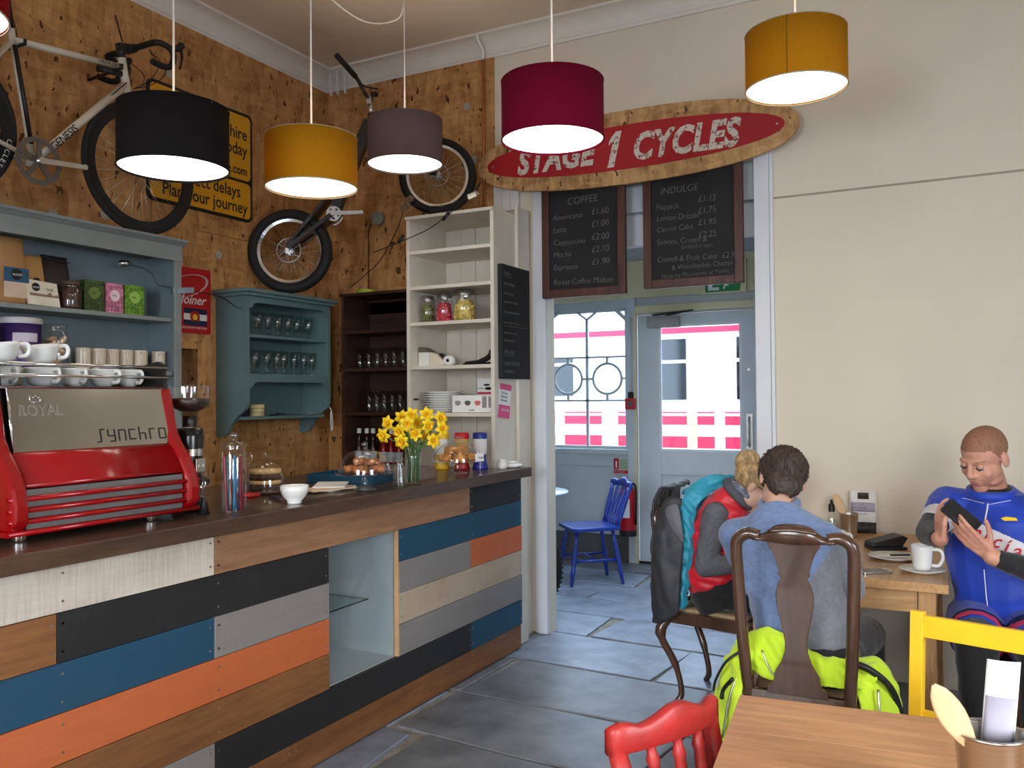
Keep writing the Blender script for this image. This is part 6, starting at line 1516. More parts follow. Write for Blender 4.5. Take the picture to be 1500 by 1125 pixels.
MB().box(-0.19, -0.03, 0.0, 0.19, 0.01, 0.28).build('housing', m_cream, xs, bevel=0.005)
MB().prism(rrect(-0.145, 0.012, 0.145, 0.15, 0.015), (0, -0.03, 0), X_, Z_, 0.002).build('green_panel', m_green, xs, fix=True)
pg = MB()
for (x0, z0, x1, z1) in ((-0.12, 0.025, -0.085, 0.09), (-0.085, 0.025, -0.03, 0.05), (0.06, 0.095, 0.12, 0.115)): pg.prism([(x0, z0), (x1, z0), (x1, z1), (x0, z1)], (0, -0.0322, 0), X_, Z_, 0.001)
pg.prism([(0.0, 0.035), (0.01, 0.03), (0.03, 0.06), (0.045, 0.055), (0.05, 0.065), (0.025, 0.08), (0.03, 0.1), (0.015, 0.105), (-0.01, 0.09), (-0.005, 0.08), (0.01, 0.085), (0.012, 0.065)], (0, -0.0322, 0), X_, Z_, 0.001)
stuff(pg.build('running_figure', m_paper, xs, fix=True))

# ------------------------------------------------------------------ far table and what stands on it
m_birch = wood('birch_table', srgb(186, 138, 88), srgb(214, 170, 118), 'Y', 0.35, 10, 0.3, 0.2)
m_birchX = wood('birch_table_rail', srgb(186, 138, 88), srgb(214, 170, 118), 'X', 0.35, 10, 0.2, 0.2)
m_birchZ = wood('birch_table_leg', srgb(186, 138, 88), srgb(214, 170, 118), 'Z', 0.35, 10, 0.3, 0.2)
FT = 0.745
ft = thing('dining_table', 'pale birch table pushed against the cream wall', 'table', (-0.43, 4.12, 0))
bx('tabletop', m_birch, ft, -0.81, 3.53, FT - 0.036, -0.05, 4.73, FT, 0.004, True)
for x in (-0.77, -0.155):
    for y in (3.57, 4.62): bx('leg', m_birchZ, ft, x, y, 0, x + 0.062, y + 0.062, FT - 0.036, 0.003, True)
for y in (3.585, 4.64): bx('apron', m_birchX, ft, -0.705, y, FT - 0.125, -0.158, y + 0.022, FT - 0.038, world=True)
for x in (-0.757, -0.118): bx('apron', m_birch, ft, x, 3.635, FT - 0.125, x + 0.022, 4.615, FT - 0.038, world=True)
def saucer(label, x, y, r, group='plates on the birch table', name='saucer', cat='saucer'):
    o = MB().lathe([(0.0001, 0.003), (r * 0.5, 0.003), (r * 0.52, 0.0), (r * 0.58, 0.0), (r * 0.62, 0.004), (r, 0.014), (r * 1.005, 0.0165), (r * 0.6, 0.0075), (0.0001, 0.0065)], n=40).build(name, m_china)
    o.location = (x, y, FT + 0.0005)
    return tag(o, label, cat, group)
saucer('white saucer under the tall white cup near the table corner', -0.145, 3.735, 0.086)
cup('coffee_cup', 'tall white coffee cup on the saucer in front of the man', (-0.145, 3.735, FT + 0.0095), 0.031, 0.041, 0.098, m_china, -0.25)
saucer('white side plate behind the tall coffee cup', -0.262, 3.98, 0.105, name='plate', cat='plate')
t = thing('knife', 'small dark handled knife lying on the white side plate', 'cutlery', (-0.23, 3.98, FT + 0.018), 0.5)
MB().bar((-0.05, 0, 0.004), (0.03, 0, 0.004), 0.014, 0.006).build('handle', m_black, t); MB().bar((0.03, 0, 0.004), (0.10, 0, 0.004), 0.012, 0.002).build('blade', m_steel, t)
saucer('white saucer under the wide teacup behind the dark chair', -0.46, 3.83, 0.088)
cup('teacup', 'wide white teacup beside the man in the blue-grey jumper', (-0.46, 3.83, FT + 0.0095), 0.03, 0.054, 0.07, m_china, -0.3)
saucer('white saucer on the birch table behind the wide teacup', -0.52, 4.15, 0.08)
cup('teacup', 'white teacup standing further back towards the wall', (-0.52, 4.15, FT + 0.0095), 0.03, 0.05, 0.07, m_china, -0.2)
t = thing('phone', 'silver phone lying face up on the birch table', 'phone', (-0.315, 3.66, FT + 0.0005), -0.9)
MB().prism(rrect(-0.032, -0.064, 0.032, 0.064, 0.008), (0, 0, 0), X_, Y_, 0.008).build('case', m_alloy, t, bevel=0.001, fix=True)
MB().prism(rrect(-0.029, -0.052, 0.029, 0.050, 0.002), (0, 0, 0.008), X_, Y_, 0.0006).build('screen', m_blackgloss, t, fix=True)
t = thing('wallet', 'black leather wallet lying open on the birch table', 'wallet', (-0.315, 4.24, FT + 0.0005), 0.5)
m_lea = mat('black_leather', srgb(36, 38, 40), 0.5, var=0.15, bump=0.3)
MB().box(-0.08, -0.05, 0, 0.08, 0.05, 0.014).build('lower_flap', m_lea, t, bevel=0.005); MB().prism([(-0.08, 0.015), (0.06, 0.016), (0.085, 0.055), (0.06, 0.065), (-0.07, 0.034)], (0, 0.05, 0), X_, Z_, 0.095).build('upper_flap', m_lea, t, bevel=0.004, fix=True)
t = thing('receipt', 'crumpled clear wrapper lying beside the phone', 'paper', (-0.21, 3.80, FT + 0.0005))
t.location = (-0.30, 3.82, FT + 0.0005)
MB().loft([[(x, y, 0.002 + 0.004 * abs(math.sin(x * 90 + y * 60))) for x in (-0.05, -0.03, -0.01, 0.01, 0.03, 0.05)] for y in (-0.02, -0.007, 0.007, 0.02)], False, False, False).build('sheet', glass('wrapper', (0.92, 0.92, 0.92, 1), 0.6, 0.2), t, solid=0.001)
def bucket(label, x, y, z, r=0.05, h=0.12):
    t = thing('cutlery_tin', label, 'tin', (x, y, z))
    MB().lathe([(0.0001, 0), (r * 0.78, 0), (r * 0.79, 0.004), (r * 0.98, h - 0.004), (r * 1.02, h), (r * 0.99, h + 0.002), (r * 0.95, h - 0.003), (r * 0.75, 0.004), (0.0001, 0.004)], n=36).build('tin_body', m_steel, t)
    MB().tube([(r * math.cos(q), r * math.sin(q), h) for q in [2 * PI * i / 36 for i in range(36)]], 0.003, 6, True).build('rolled_rim', m_steel, t)
    return t
m_spoon = mat('pale_wood', srgb(226, 190, 146), 0.6, var=0.08, stretch=(1, 1, 0.2))
def wooden_spoon(label, p0, p1, w=0.026):
    p0, p1 = V(p0), V(p1); d = (p1 - p0).normalized()
    cam_side = V((0.3, -1, 0.2)).normalized(); a = d.cross(cam_side).normalized(); n = a.cross(d)
    rings = []
    for i in range(15):
        q = i / 14
        ww = 0.008 + (w - 0.008) * max(0, math.sin(PI * min(1, max(0, (q - 0.45) / 0.56)))) if q > 0.45 else 0.008
        if i == 14: ww = 0.004
        c = p0.lerp(p1, q)
        rings.append([c + a * ww * math.cos(k) + n * 0.0025 * math.sin(k) + n * (-0.006 * math.sin(PI * max(0, (q - 0.45) / 0.55)) if q > 0.45 else 0) for k in [2 * PI * j / 10 for j in range(10)]])
    return tag(MB().loft(rings).build('wooden_spoon', m_spoon, origin=p0), label, 'spoon')
bucket('mirror bright cutlery tin against the wall on the birch table', -0.50, 4.52, FT + 0.0005, 0.045, 0.115)
wooden_spoon('wooden spoon standing in the tin by the wall', (-0.484, 4.517, FT + 0.016), (-0.562, 4.50, FT + 0.212), 0.024)
def leaflet(label, o, u, v, w, h, lines, curl=0.0, picture=True):
    t = thing('menu_leaflet', label, 'leaflet', o)
    u, v = V(u).normalized(), V(v).normalized(); n = u.cross(v)
    def sheet(x0, x1, z0, z1, off, m, nm, th=0.0012):
        rings = []
        for i in range(9):
            x = x0 + (x1 - x0) * i / 8
            cpos = lambda zz: (u * (x if not curl else math.sin(x * curl) / curl) + n * ((1 - math.cos(x * curl)) / curl * -1 if curl else 0) + v * zz + n * off)
            rings.append([cpos(z0), cpos(z1)])
        MB().loft(rings, False, False, True).build(nm, m, t, solid=th)
    sheet(-w / 2, w / 2, 0, h, 0, m_paper, 'sheet')
    if picture:
        sheet(-w * 0.46, w * 0.46, h * (0.5 if not curl else 0.2), h * 0.72, 0.0016, mat('lilac_print', srgb(176, 172, 190), 0.7), 'picture_panel', 0.0006)
        if not curl: sheet(-w * 0.2, w * 0.22, h * 0.80, h * 0.95, 0.0016, mat('brown_print', srgb(70, 56, 44), 0.7), 'header_panel', 0.0006)
        if not curl: sheet(-w * 0.5, w * 0.5, 0.0, h * 0.26, 0.0016, mat('dark_photo_print', srgb(54, 50, 46), 0.6, var=0.6, scale=40), 'photo_panel', 0.0006)
    for s, x, z, sz in lines: text(s, 'print', m_ink, t, u * x + v * z + n * 0.0026, u, v, sz, 0.0003)
    return t
leaflet('white folded menu leaflet standing against the cream wall', (-0.45, 4.66, FT + 0.0005), (1, 0.08, 0), (0, 0.12, 1), 0.125, 0.215, [('MENU', -0.018, 0.180, 0.016), ('Cafe open daily', -0.05, 0.125, 0.011), ('Breakfast & cakes', -0.05, 0.095, 0.010)])
t = thing('sauce_bottle', 'clear squeezy bottle with a black cap standing by the wall', 'bottle', (-0.585, 4.56, FT + 0.0005))
MB().lathe([(0.0001, 0), (0.025, 0), (0.026, 0.01), (0.026, 0.08), (0.014, 0.115)], n=20).build('body', m_glass_jar, t)
MB().lathe([(0.0001, 0.004), (0.023, 0.006), (0.023, 0.07), (0.0001, 0.07)], n=20).build('contents', mat('pale_vinegar', srgb(200, 196, 190), 0.3), t)
MB().lathe([(0.015, 0.113), (0.016, 0.145), (0.008, 0.155), (0.006, 0.172), (0.0001, 0.174)], n=18).build('cap', m_black, t)

# ------------------------------------------------------------------ queen anne chairs
m_maho = wood('dark_mahogany', srgb(60, 40, 30), srgb(100, 70, 52), 'Z', 0.25, 8, 0.2, 0.4)
m_seat = mat('tan_seat_cloth', srgb(186, 156, 122), 0.9, var=0.1, scale=30, bump=0.4, bscale=200)
def qa_chair(label, loc, rz, W=0.36, D=0.40, sh=0.45, top=1.03, curved=False):
    """back at y=0 facing -y, seat towards +y"""
    t = thing('dining_chair', label, 'chair', loc, rz)
    h = W / 2
    lean = lambda z: -0.05 * max(0, (z - sh)) / 0.5
    for s in (-1, 1):
        pts = [(s * (h - 0.012), 0.06 - 0.02, 0.0), (s * (h - 0.02), 0.025, 0.22), (s * (h - 0.022), 0.01, sh), (s * (h - 0.010), lean(0.65), 0.66), (s * (h - 0.002), lean(0.85), 0.86), (s * h, lean(0.96), 0.955), (s * (h - 0.012), lean(1), 0.985), (s * (h - 0.04), lean(1), 1.000), (s * (h - 0.075), lean(1), 0.994)]
        pts[0] = (s * (h - 0.012), -0.05, 0.0)
        if curved: pts[0:2] = [(s * (h + 0.0), 0.045, 0.0), (s * (h - 0.02), 0.068, 0.06), (s * (h - 0.015), 0.040, 0.20), (s * (h + 0.012), -0.022, 0.36)]
        MB().tube(spline(pts, 5), ([0.020] * 36 + [0.019] * 5) if not curved else ([0.015] * 5 + [0.014] * 5 + [0.018] * 5 + [0.027] * 5 + [0.022] * 31), 12, flat=1.0).build('back_stile', m_maho, t)
    # crest: dips to the stiles, rises in a small yoke in the middle
    rings = []
    for i in range(21):
        q = -1 + 2 * i / 20
        x = q * (h - 0.055)
        zt = 1.006 + 0.026 * (math.exp(-(q / 0.62) ** 6)) + 0.006 * math.cos(q * PI)
        zb = 0.972 - 0.004 * math.cos(q * PI)
        y = lean(1) - 0.004
        rings.append([(x, y - 0.016, zb + 0.006), (x, y + 0.014, zb), (x, y + 0.016, zt - 0.008), (x, y, zt), (x, y - 0.014, zt - 0.010)])
    MB().loft(rings).build('crest_rail', m_maho, t, fix=True)
    MB().tube([(x, lean(1) - 0.019, 1.012 + 0.008 * math.cos(x * 20)) for x in [-0.075 + 0.015 * k for k in range(11)]], 0.006, 8).build('crest_moulding', m_maho, t)
    half = [(0.082, 0.985), (0.080, 0.965), (0.066, 0.945), (0.056, 0.92), (0.047, 0.885), (0.049, 0.872), (0.040, 0.862), (0.050, 0.845), (0.058, 0.815), (0.058, 0.78), (0.050, 0.735), (0.040, 0.69), (0.034, 0.65), (0.036, 0.62), (0.048, 0.585), (0.062, 0.56), (0.070, 0.545), (0.072, 0.525), (0.078, 0.51), (0.095, 0.498), (0.095, 0.475)]
    rings = [[(-x, lean(z) - 0.006, z), (x, lean(z) - 0.006, z), (x, lean(z) + 0.006, z), (-x, lean(z) + 0.006, z)] for x, z in half]
    MB().loft(rings, True, True, False).build('back_splat', m_maho, t, fix=True, bevel=0.002)
    Wf = W + 0.07
    bx('seat_rail', m_maho, t, -h + 0.03, -0.005, sh - 0.06, h - 0.03, 0.025, sh + 0.03, 0.003)
    for s in (-1, 1):
        MB().bar((s * (h - 0.02), 0.02, sh - 0.028), (s * (Wf / 2 - 0.02), D, sh - 0.028), 0.026, 0.062).build('seat_rail', m_maho, t)
    MB().bar((-Wf / 2 + 0.02, D, sh - 0.028), (Wf / 2 - 0.02, D, sh - 0.028), 0.026, 0.062).build('seat_rail', m_maho, t)
    P = [(-h + 0.035, 0.03), (-Wf / 2 + 0.035, D - 0.01), (Wf / 2 - 0.035, D - 0.01), (h - 0.035, 0.03)]
    MB().prism(list(reversed(P)), (0, 0, sh - 0.03), X_, Y_, 0.05).build('seat_cushion', m_seat, t, bevel=0.018, fix=True)
    for s in (-1, 1):
        x0 = s * (Wf / 2 - 0.025)
        MB().tube(spline([(x0, D - 0.01, sh - 0.03), (x0 + s * 0.018, D + 0.018, sh - 0.10), (x0 + s * 0.008, D + 0.008, sh - 0.22), (x0 - s * 0.004, D - 0.004, 0.10), (x0 + s * 0.004, D + 0.006, 0.025), (x0 + s * 0.012, D + 0.016, 0.0)], 5), [0.032] * 4 + [0.028] * 4 + [0.024] * 4 + [0.018] * 4 + [0.014] * 3 + [0.015] * 3 + [0.019] * 4, 12).build('cabriole_leg', m_maho, t)
    return t
qa_chair('dark mahogany chair with a vase-shaped splat, its back to the near table', (-0.482, 2.885, 0), 0.02)
qa_chair('dark mahogany chair under the woman in red, tan seat and black jacket over its back', (-1.235, 4.13, 0), -PI / 2 - 0.10, 0.40, 0.40, 0.475, 1.0, True).scale = (1, 1, 0.905)
qa_chair('dark chair under the man in the blue cycling jersey', (0.20, 3.98, 0), PI + 0.42, 0.40, 0.40, 0.45, 1.0)
# ------------------------------------------------------------------ near pine table, red and yellow chairs
NT = 0.75
m_pine = wood('orange_pine', srgb(200, 140, 92), srgb(222, 166, 116), 'X', 0.42, 7, 0.7, 0.1)
m_pineleg = wood('orange_pine_leg', srgb(190, 124, 76), srgb(216, 152, 100), 'Z', 0.42, 7, 0.4)
nt_t = thing('pine_table', 'orange pine table in front with a polished cutlery tin on it', 'table', (-0.467, 2.02, 0), 0.105)
for i in range(5):
    bx('top_board', m_pine, nt_t, 0, -0.22 * (i + 1) + 0.0003, NT - 0.032, 1.25, -0.22 * i - 0.0003, NT, 0.0006)
for x in (0.05, 1.14):
    for y in (-0.11, -1.05): bx('leg', m_pineleg, nt_t, x, y, 0, x + 0.06, y + 0.06, NT - 0.032, 0.004)
for y in (-0.095, -1.035): bx('apron', m_pine, nt_t, 0.112, y, NT - 0.12, 1.138, y + 0.022, NT - 0.034)
m_redch = mat('red_chair_paint', srgb(172, 40, 36), 0.5, var=0.18, scale=14, coat=0.1)
spindle_chair('spindle_chair', 'red painted spindle-back chair drawn up to the left of the pine table', (-0.345, 1.645, 0), math.radians(-26), m_redch, 0.31, 0.34, 0.44, 0.808, 3, 0.021, 0.080, 0.075, -0.035)
m_yelch = mat('yellow_chair_paint', srgb(252, 202, 34), 0.35, var=0.05)
yc = thing('yellow_chair', 'yellow painted square chair at the far side of the pine table', 'chair', (0.05, 2.66, 0), -0.27)
for x in (-0.185, 0.185):
    MB().bar((x, 0.03, 0), (x, 0, 0.45), 0.036, 0.03, (0, 1, 0)).bar((x, 0, 0.45), (x, 0.035, 0.822), 0.036, 0.03, (0, 1, 0)).build('back_stile', m_yelch, yc, bevel=0.002)
    bx('front_leg', m_yelch, yc, x - 0.018, -0.38, 0, x + 0.018, -0.35, 0.43, 0.003)
    bx('side_rail', m_yelch, yc, x - 0.012, -0.35, 0.37, x + 0.012, -0.015, 0.43, 0.002)
MB().bar((-0.168, 0.028, 0.782), (0.168, 0.028, 0.782), 0.020, 0.062).build('top_rail', m_yelch, yc, bevel=0.002)
MB().bar((-0.168, 0.008, 0.525), (0.168, 0.008, 0.525), 0.018, 0.045).build('lower_rail', m_yelch, yc, bevel=0.002)
bx('seat', m_yelch, yc, -0.195, -0.39, 0.43, 0.195, -0.02, 0.448, 0.004)
bx('front_rail', m_yelch, yc, -0.168, -0.375, 0.37, 0.168, -0.355, 0.43)
bucket('polished cutlery tin on the near pine table', 0.034, 1.665, NT + 0.0005, 0.056, 0.125)
wooden_spoon('wooden spoon leaning out of the near cutlery tin', (0.058, 1.660, NT + 0.015), (-0.048, 1.600, NT + 0.212), 0.024)
leaflet('rolled white menu leaflet standing in the near cutlery tin', (0.040, 1.684, NT + 0.02), (0.94, 0.05, 0), (0.085, 0.02, 1), 0.052, 0.222, [], 16, True)

# ------------------------------------------------------------------ people
def bake(o):
    dg = bpy.context.evaluated_depsgraph_get()
    me = bpy.data.meshes.new_from_object(o.evaluated_get(dg))
    o.modifiers.clear(); old = o.data; o.data = me; bpy.data.meshes.remove(old)
    return o
def fuse(mb, name, m, parent, voxel=0.006, smooth=6, wr=0.0, wscale=14.0, keep=None, mats=None, wstretch=(1, 1, 1)):
    """one continuous skin over overlapping volumes, optional folds, optional trimming"""
    o = mb.build(name, None, None, fix=True)
    md = o.modifiers.new('r', 'REMESH'); md.mode = 'VOXEL'; md.voxel_size = voxel
    sm = o.modifiers.new('s', 'SMOOTH'); sm.factor = 0.5; sm.iterations = smooth
    bake(o)
    me = o.data
    if wr:
        nn = [v.normal.copy() for v in me.vertices]
        for v, n in zip(me.vertices, nn):
            p = V((v.co.x * wstretch[0], v.co.y * wstretch[1], v.co.z * wstretch[2])) * wscale
            w = mnoise.noise(p); w2 = mnoise.noise(p * 2.3 + V((7, 3, 1)))
            v.co += n * wr * ((1 - abs(w) * 2.2) * 0.7 + w2 * 0.3)
    if keep or mats:
        bm = bmesh.new(); bm.from_mesh(me)
        if keep:
            bmesh.ops.delete(bm, geom=[f for f in bm.faces if not keep(f.calc_center_median())], context='FACES')
        bm.to_mesh(me); bm.free()
    me.materials.clear(); me.materials.append(m)
    if mats:
        for x in [q for q, _ in mats]: me.materials.append(x)
        for p in me.polygons:
            c = p.center
            for k, (q, test) in enumerate(mats):
                if test(c): p.material_index = k + 1
    me.polygons.foreach_set('use_smooth', [True] * len(me.polygons))
    if parent:
        o.parent = parent
        me.transform(parent.matrix_basis.inverted())
    return o
def axes(face, up):
    f = V(face).normalized(); r = f.cross(V(up)).normalized(); u = r.cross(f)
    return f, r, u
def head_parts(mb, c, face, up, k=1.0):
    f, r, u = axes(face, up)
    R = Matrix((r, f, u)).transposed().to_4x4()
    P = lambda x, y, z: V(c) + (r * x + f * y + u * z) * k
    E = lambda x, y, z, a, b, d: mb.ell(P(x, y, z), (a * k, b * k, d * k), R, 18, 12)
    E(0, -0.012, 0.032, 0.074, 0.094, 0.082); E(0, 0.024, -0.040, 0.063, 0.068, 0.072); E(0, 0.058, -0.100, 0.030, 0.028, 0.022)
    E(0, 0.072, 0.020, 0.050, 0.018, 0.012)
    for s in (-1, 1):
        E(0.036 * s, 0.057, -0.032, 0.024, 0.023, 0.024); E(0.040 * s, 0.018, -0.078, 0.024, 0.040, 0.024)
        E(0.077 * s, -0.008, -0.008, 0.009, 0.020, 0.031); E(0.011 * s, 0.094, -0.034, 0.009, 0.010, 0.007)
    mb.cap(P(0, 0.086, 0.014), P(0, 0.101, -0.028), 0.0085 * k, 0.0130 * k)
    mb.cap(P(-0.017, 0.084, -0.062), P(0.017, 0.084, -0.062), 0.0065 * k, 0.0065 * k); mb.cap(P(-0.014, 0.082, -0.073), P(0.014, 0.082, -0.073), 0.0072 * k, 0.0072 * k)
    return P, R
def hand(mb, wrist, d, n, thumb, curl=(0.5, 0.5, 0.5, 0.5), k=1.0, spread=0.05, tcurl=0.5):
    """d along the palm, n out of the palm (fingers bend towards n), thumb = +1/-1 side of d x n"""
    w, d, n = V(wrist), V(d).normalized(), V(n)
    n = (n - d * n.dot(d)).normalized(); s = d.cross(n) * thumb
    for i in range(4):
        q = (i - 1.5) * 0.019 * k
        mb.cap(w + s * -q * 0.55, w + d * 0.082 * k + s * -q, 0.013 * k, 0.0105 * k)
    L = ((0.040, 0.025, 0.020), (0.045, 0.029, 0.021), (0.042, 0.027, 0.020), (0.032, 0.020, 0.018))
    for i in range(4):
        q = (1.5 - i) * 0.019 * k
        p = w + d * 0.084 * k + s * q
        a = spread * (1.5 - i); dd = (d * math.cos(a) + s * math.sin(a)).normalized()
        ang = 0.0; r0 = 0.0092 * k * (0.9 if i == 3 else 1)
        for j, l in enumerate(L[i]):
            ang += curl[i] * (0.75, 1.0, 0.7)[j]
            e = dd * math.cos(ang) + n * math.sin(ang)
            p2 = p + e * l * k
            mb.cap(p, p2, r0, r0 * 0.92, 10); p = p2; r0 *= 0.92
    p = w + d * 0.022 * k + s * 0.026 * k + n * 0.004 * k
    mb.cap(w + d * 0.012 * k + s * 0.012 * k, p, 0.016 * k, 0.015 * k)
    e = (d * 0.66 + s * 0.70 + n * 0.30).normalized()
    for j, l in enumerate((0.040, 0.031, 0.024)):
        p2 = p + e * l * k
        mb.cap(p, p2, (0.0135, 0.0115, 0.0100)[j] * k, (0.0115, 0.0100, 0.0085)[j] * k, 10); p = p2
        e = (e + d * 0.25 * tcurl - s * 0.38 * tcurl + n * 0.22 * tcurl).normalized()
def limb(mb, pts, rs):
    for i in range(len(pts) - 1): mb.cap(pts[i], pts[i + 1], rs[i], rs[i + 1])
def torso(mb, secs):
    """secs: centre, right vector, half width, half depth"""
    rings = []
    for c, rv, a, b in secs:
        c = V(c); rv = V(rv).normalized(); rings.append((c, rv, a, b))
    out = []
    for i, (c, rv, a, b) in enumerate(rings):
        up = (rings[min(i + 1, len(rings) - 1)][0] - rings[max(i - 1, 0)][0]).normalized()
        rv = (rv - up * rv.dot(up)).normalized(); fv = up.cross(rv)
        out.append([c + rv * a * math.copysign(abs(math.cos(t)) ** 0.8, math.cos(t)) + fv * b * math.copysign(abs(math.sin(t)) ** 0.8, math.sin(t)) for t in [2 * PI * j / 20 for j in range(20)]])
    mb.loft(out)
m_skin = mat('fair_ruddy_skin', srgb(206, 150, 126), 0.5, var=0.08, scale=12, sub=0.08)
m_skin2 = mat('fair_skin', srgb(214, 170, 148), 0.5, var=0.05, scale=12, sub=0.08)
m_lip = mat('lips', srgb(188, 118, 104), 0.45, var=0.05)
m_blackcl = mat('black_cloth', srgb(24, 24, 27), 0.85, var=0.2, scale=20, bump=0.15, sheen=0.2)
m_shoe = mat('black_shoe', srgb(30, 28, 28), 0.5)
def eyes(t, P, k, lid, skin=None):
    skin = skin or m_skin2
    for s in (-1, 1):
        e_ = MB().ell(P(0.031 * s, 0.0745, -0.001), 0.0125 * k, nu=12, nv=8).build('eye', mat('eye_white', srgb(170, 150, 144), 0.3), t, True)
        MB().ell(P(0.031 * s, 0.0835, -0.0065), 0.0052 * k, nu=10, nv=8).build('iris', mat('iris', srgb(50, 56, 66), 0.2), e_, True)
        MB().ell(P(0.031 * s, 0.0745, 0.0035), (0.0138 * k, 0.0138 * k, 0.0115 * k), nu=12, nv=8).build('eyelid', skin, t, True)
        MB().tube([P(0.031 * s + x, 0.0868 - 26 * x * x, -0.0048 + 10 * x * x) for x in (-0.014, -0.008, 0, 0.008, 0.014)], 0.0019 * k, 6).build('eyelash', m_ink, t, True)
        MB().tube([P(0.033 * s + x, 0.0875 - 60 * x * x - 0.6 * max(0, x * s), 0.0255 - 14 * x * x) for x in (-0.014, -0.007, 0, 0.007, 0.014)], 0.0022 * k, 6).build('eyebrow', lid, t, True)
def shoes(t, A, toe):
    for a, q in zip(A, toe):
        a, q = V(a), V(q)
        MB().cap(a + V((0, 0, -0.02)), q, 0.042, 0.032).box(0, 0, 0, 0, 0, 0).build('shoe', m_shoe, t, True)

# --- man in the blue-grey jumper, seen from behind
b = thing('person', 'person with short dark hair in a blue-grey jumper, seated with back turned', 'person', (-0.48, 3.10, 0))
HB_, HF, HU = V((-0.604, 3.33, 1.128)), (-0.40, 0.80, -0.60), (0.10, 0.30, 1)
bd_ = MB()
torso(bd_, [((-0.475, 3.13, 0.49), X_, 0.14, 0.10), ((-0.48, 3.10, 0.56), X_, 0.15, 0.105), ((-0.505, 3.11, 0.68), X_, 0.135, 0.09), ((-0.55, 3.15, 0.83), X_, 0.15, 0.095), ((-0.585, 3.20, 0.95), X_, 0.155, 0.085), ((-0.60, 3.235, 1.01), X_, 0.085, 0.06)])
limb(bd_, [(-0.60, 3.23, 0.99), (-0.605, 3.30, 1.09)], [0.055, 0.05])
Pb, Rb = head_parts(bd_, HB_, HF, HU, 0.98)
ARM_B = {1: [(-0.432, 3.20, 0.935), (-0.365, 3.27, 0.755), (-0.40, 3.58, 0.835)], -1: [(-0.752, 3.21, 0.925), (-0.70, 3.29, 0.74), (-0.63, 3.60, 0.835)]}
LEG_B = {1: [(-0.405, 3.10, 0.555), (-0.33, 3.53, 0.53), (-0.34, 3.50, 0.09)], -1: [(-0.555, 3.10, 0.555), (-0.63, 3.52, 0.53), (-0.62, 3.50, 0.09)]}
for s in (1, -1):
    limb(bd_, ARM_B[s], [0.045, 0.036, 0.026]); limb(bd_, LEG_B[s], [0.075, 0.052, 0.036])
    a = V(ARM_B[s][2]); hand(bd_, a, (0.2 * -s, 1, 0.0), (0, 0, -1), s, (0.12, 0.15, 0.15, 0.2))
fuse(bd_, 'body', m_skin2, b, 0.0065, 4)
m_jump = mat('blue_grey_knit', srgb(112, 134, 176), 0.9, var=0.12, scale=60, bump=0.5, bscale=220, sheen=0.3)
m_jump_shade = mat('shaded_knit', srgb(120, 124, 134), 0.9, var=0.12, scale=60, bump=0.5, bscale=220, sheen=0.3)  # shaded side of the blue jumper, its shade put into a greyer colour
jm = MB()
torso(jm, [((-0.482, 3.108, 0.605), X_, 0.166, 0.122), ((-0.485, 3.105, 0.63), X_, 0.168, 0.124), ((-0.515, 3.115, 0.71), X_, 0.158, 0.112), ((-0.55, 3.15, 0.83), X_, 0.166, 0.112), ((-0.585, 3.20, 0.94), X_, 0.172, 0.10), ((-0.598, 3.235, 1.005), X_, 0.105, 0.078), ((-0.602, 3.25, 1.035), X_, 0.062, 0.06)])
for s in (1, -1):
    A = ARM_B[s]; limb(jm, [V((-0.59, 3.20, 0.96))] + A, [0.062, 0.062, 0.052, 0.036])
fuse(jm, 'jumper', m_jump, b, 0.0065, 7, 0.007, 9.0, keep=lambda c: not ((c - V((-0.603, 3.265, 1.045))).length < 0.052), mats=[(m_jump_shade, lambda c: c.x > -0.475 + 0.6 * max(0, c.z - 0.80) and c.z < 0.93)], wstretch=(1.0, 1.0, 1.6))
cl_ = MB().tube([V((-0.603, 3.262, 1.040)) + V((0.066 * math.cos(q), 0.060 * math.sin(q) , 0.012 * math.sin(q + 0.4))) for q in [2 * PI * i / 28 for i in range(28)]], 0.014, 10, True, flat=1.6)
cl_.build('collar', m_jump, b, True)
tr_ = MB()
torso(tr_, [((-0.475, 3.13, 0.475), X_, 0.155, 0.12), ((-0.48, 3.10, 0.56), X_, 0.168, 0.126), ((-0.485, 3.105, 0.64), X_, 0.15, 0.108)])
for s in (1, -1): limb(tr_, LEG_B[s], [0.088, 0.066, 0.048])
fuse(tr_, 'trousers', m_blackcl, b, 0.008, 5, 0.004, 12)
shoes(b, [LEG_B[1][2], LEG_B[-1][2]], [(-0.34, 3.62, 0.035), (-0.62, 3.62, 0.035)])
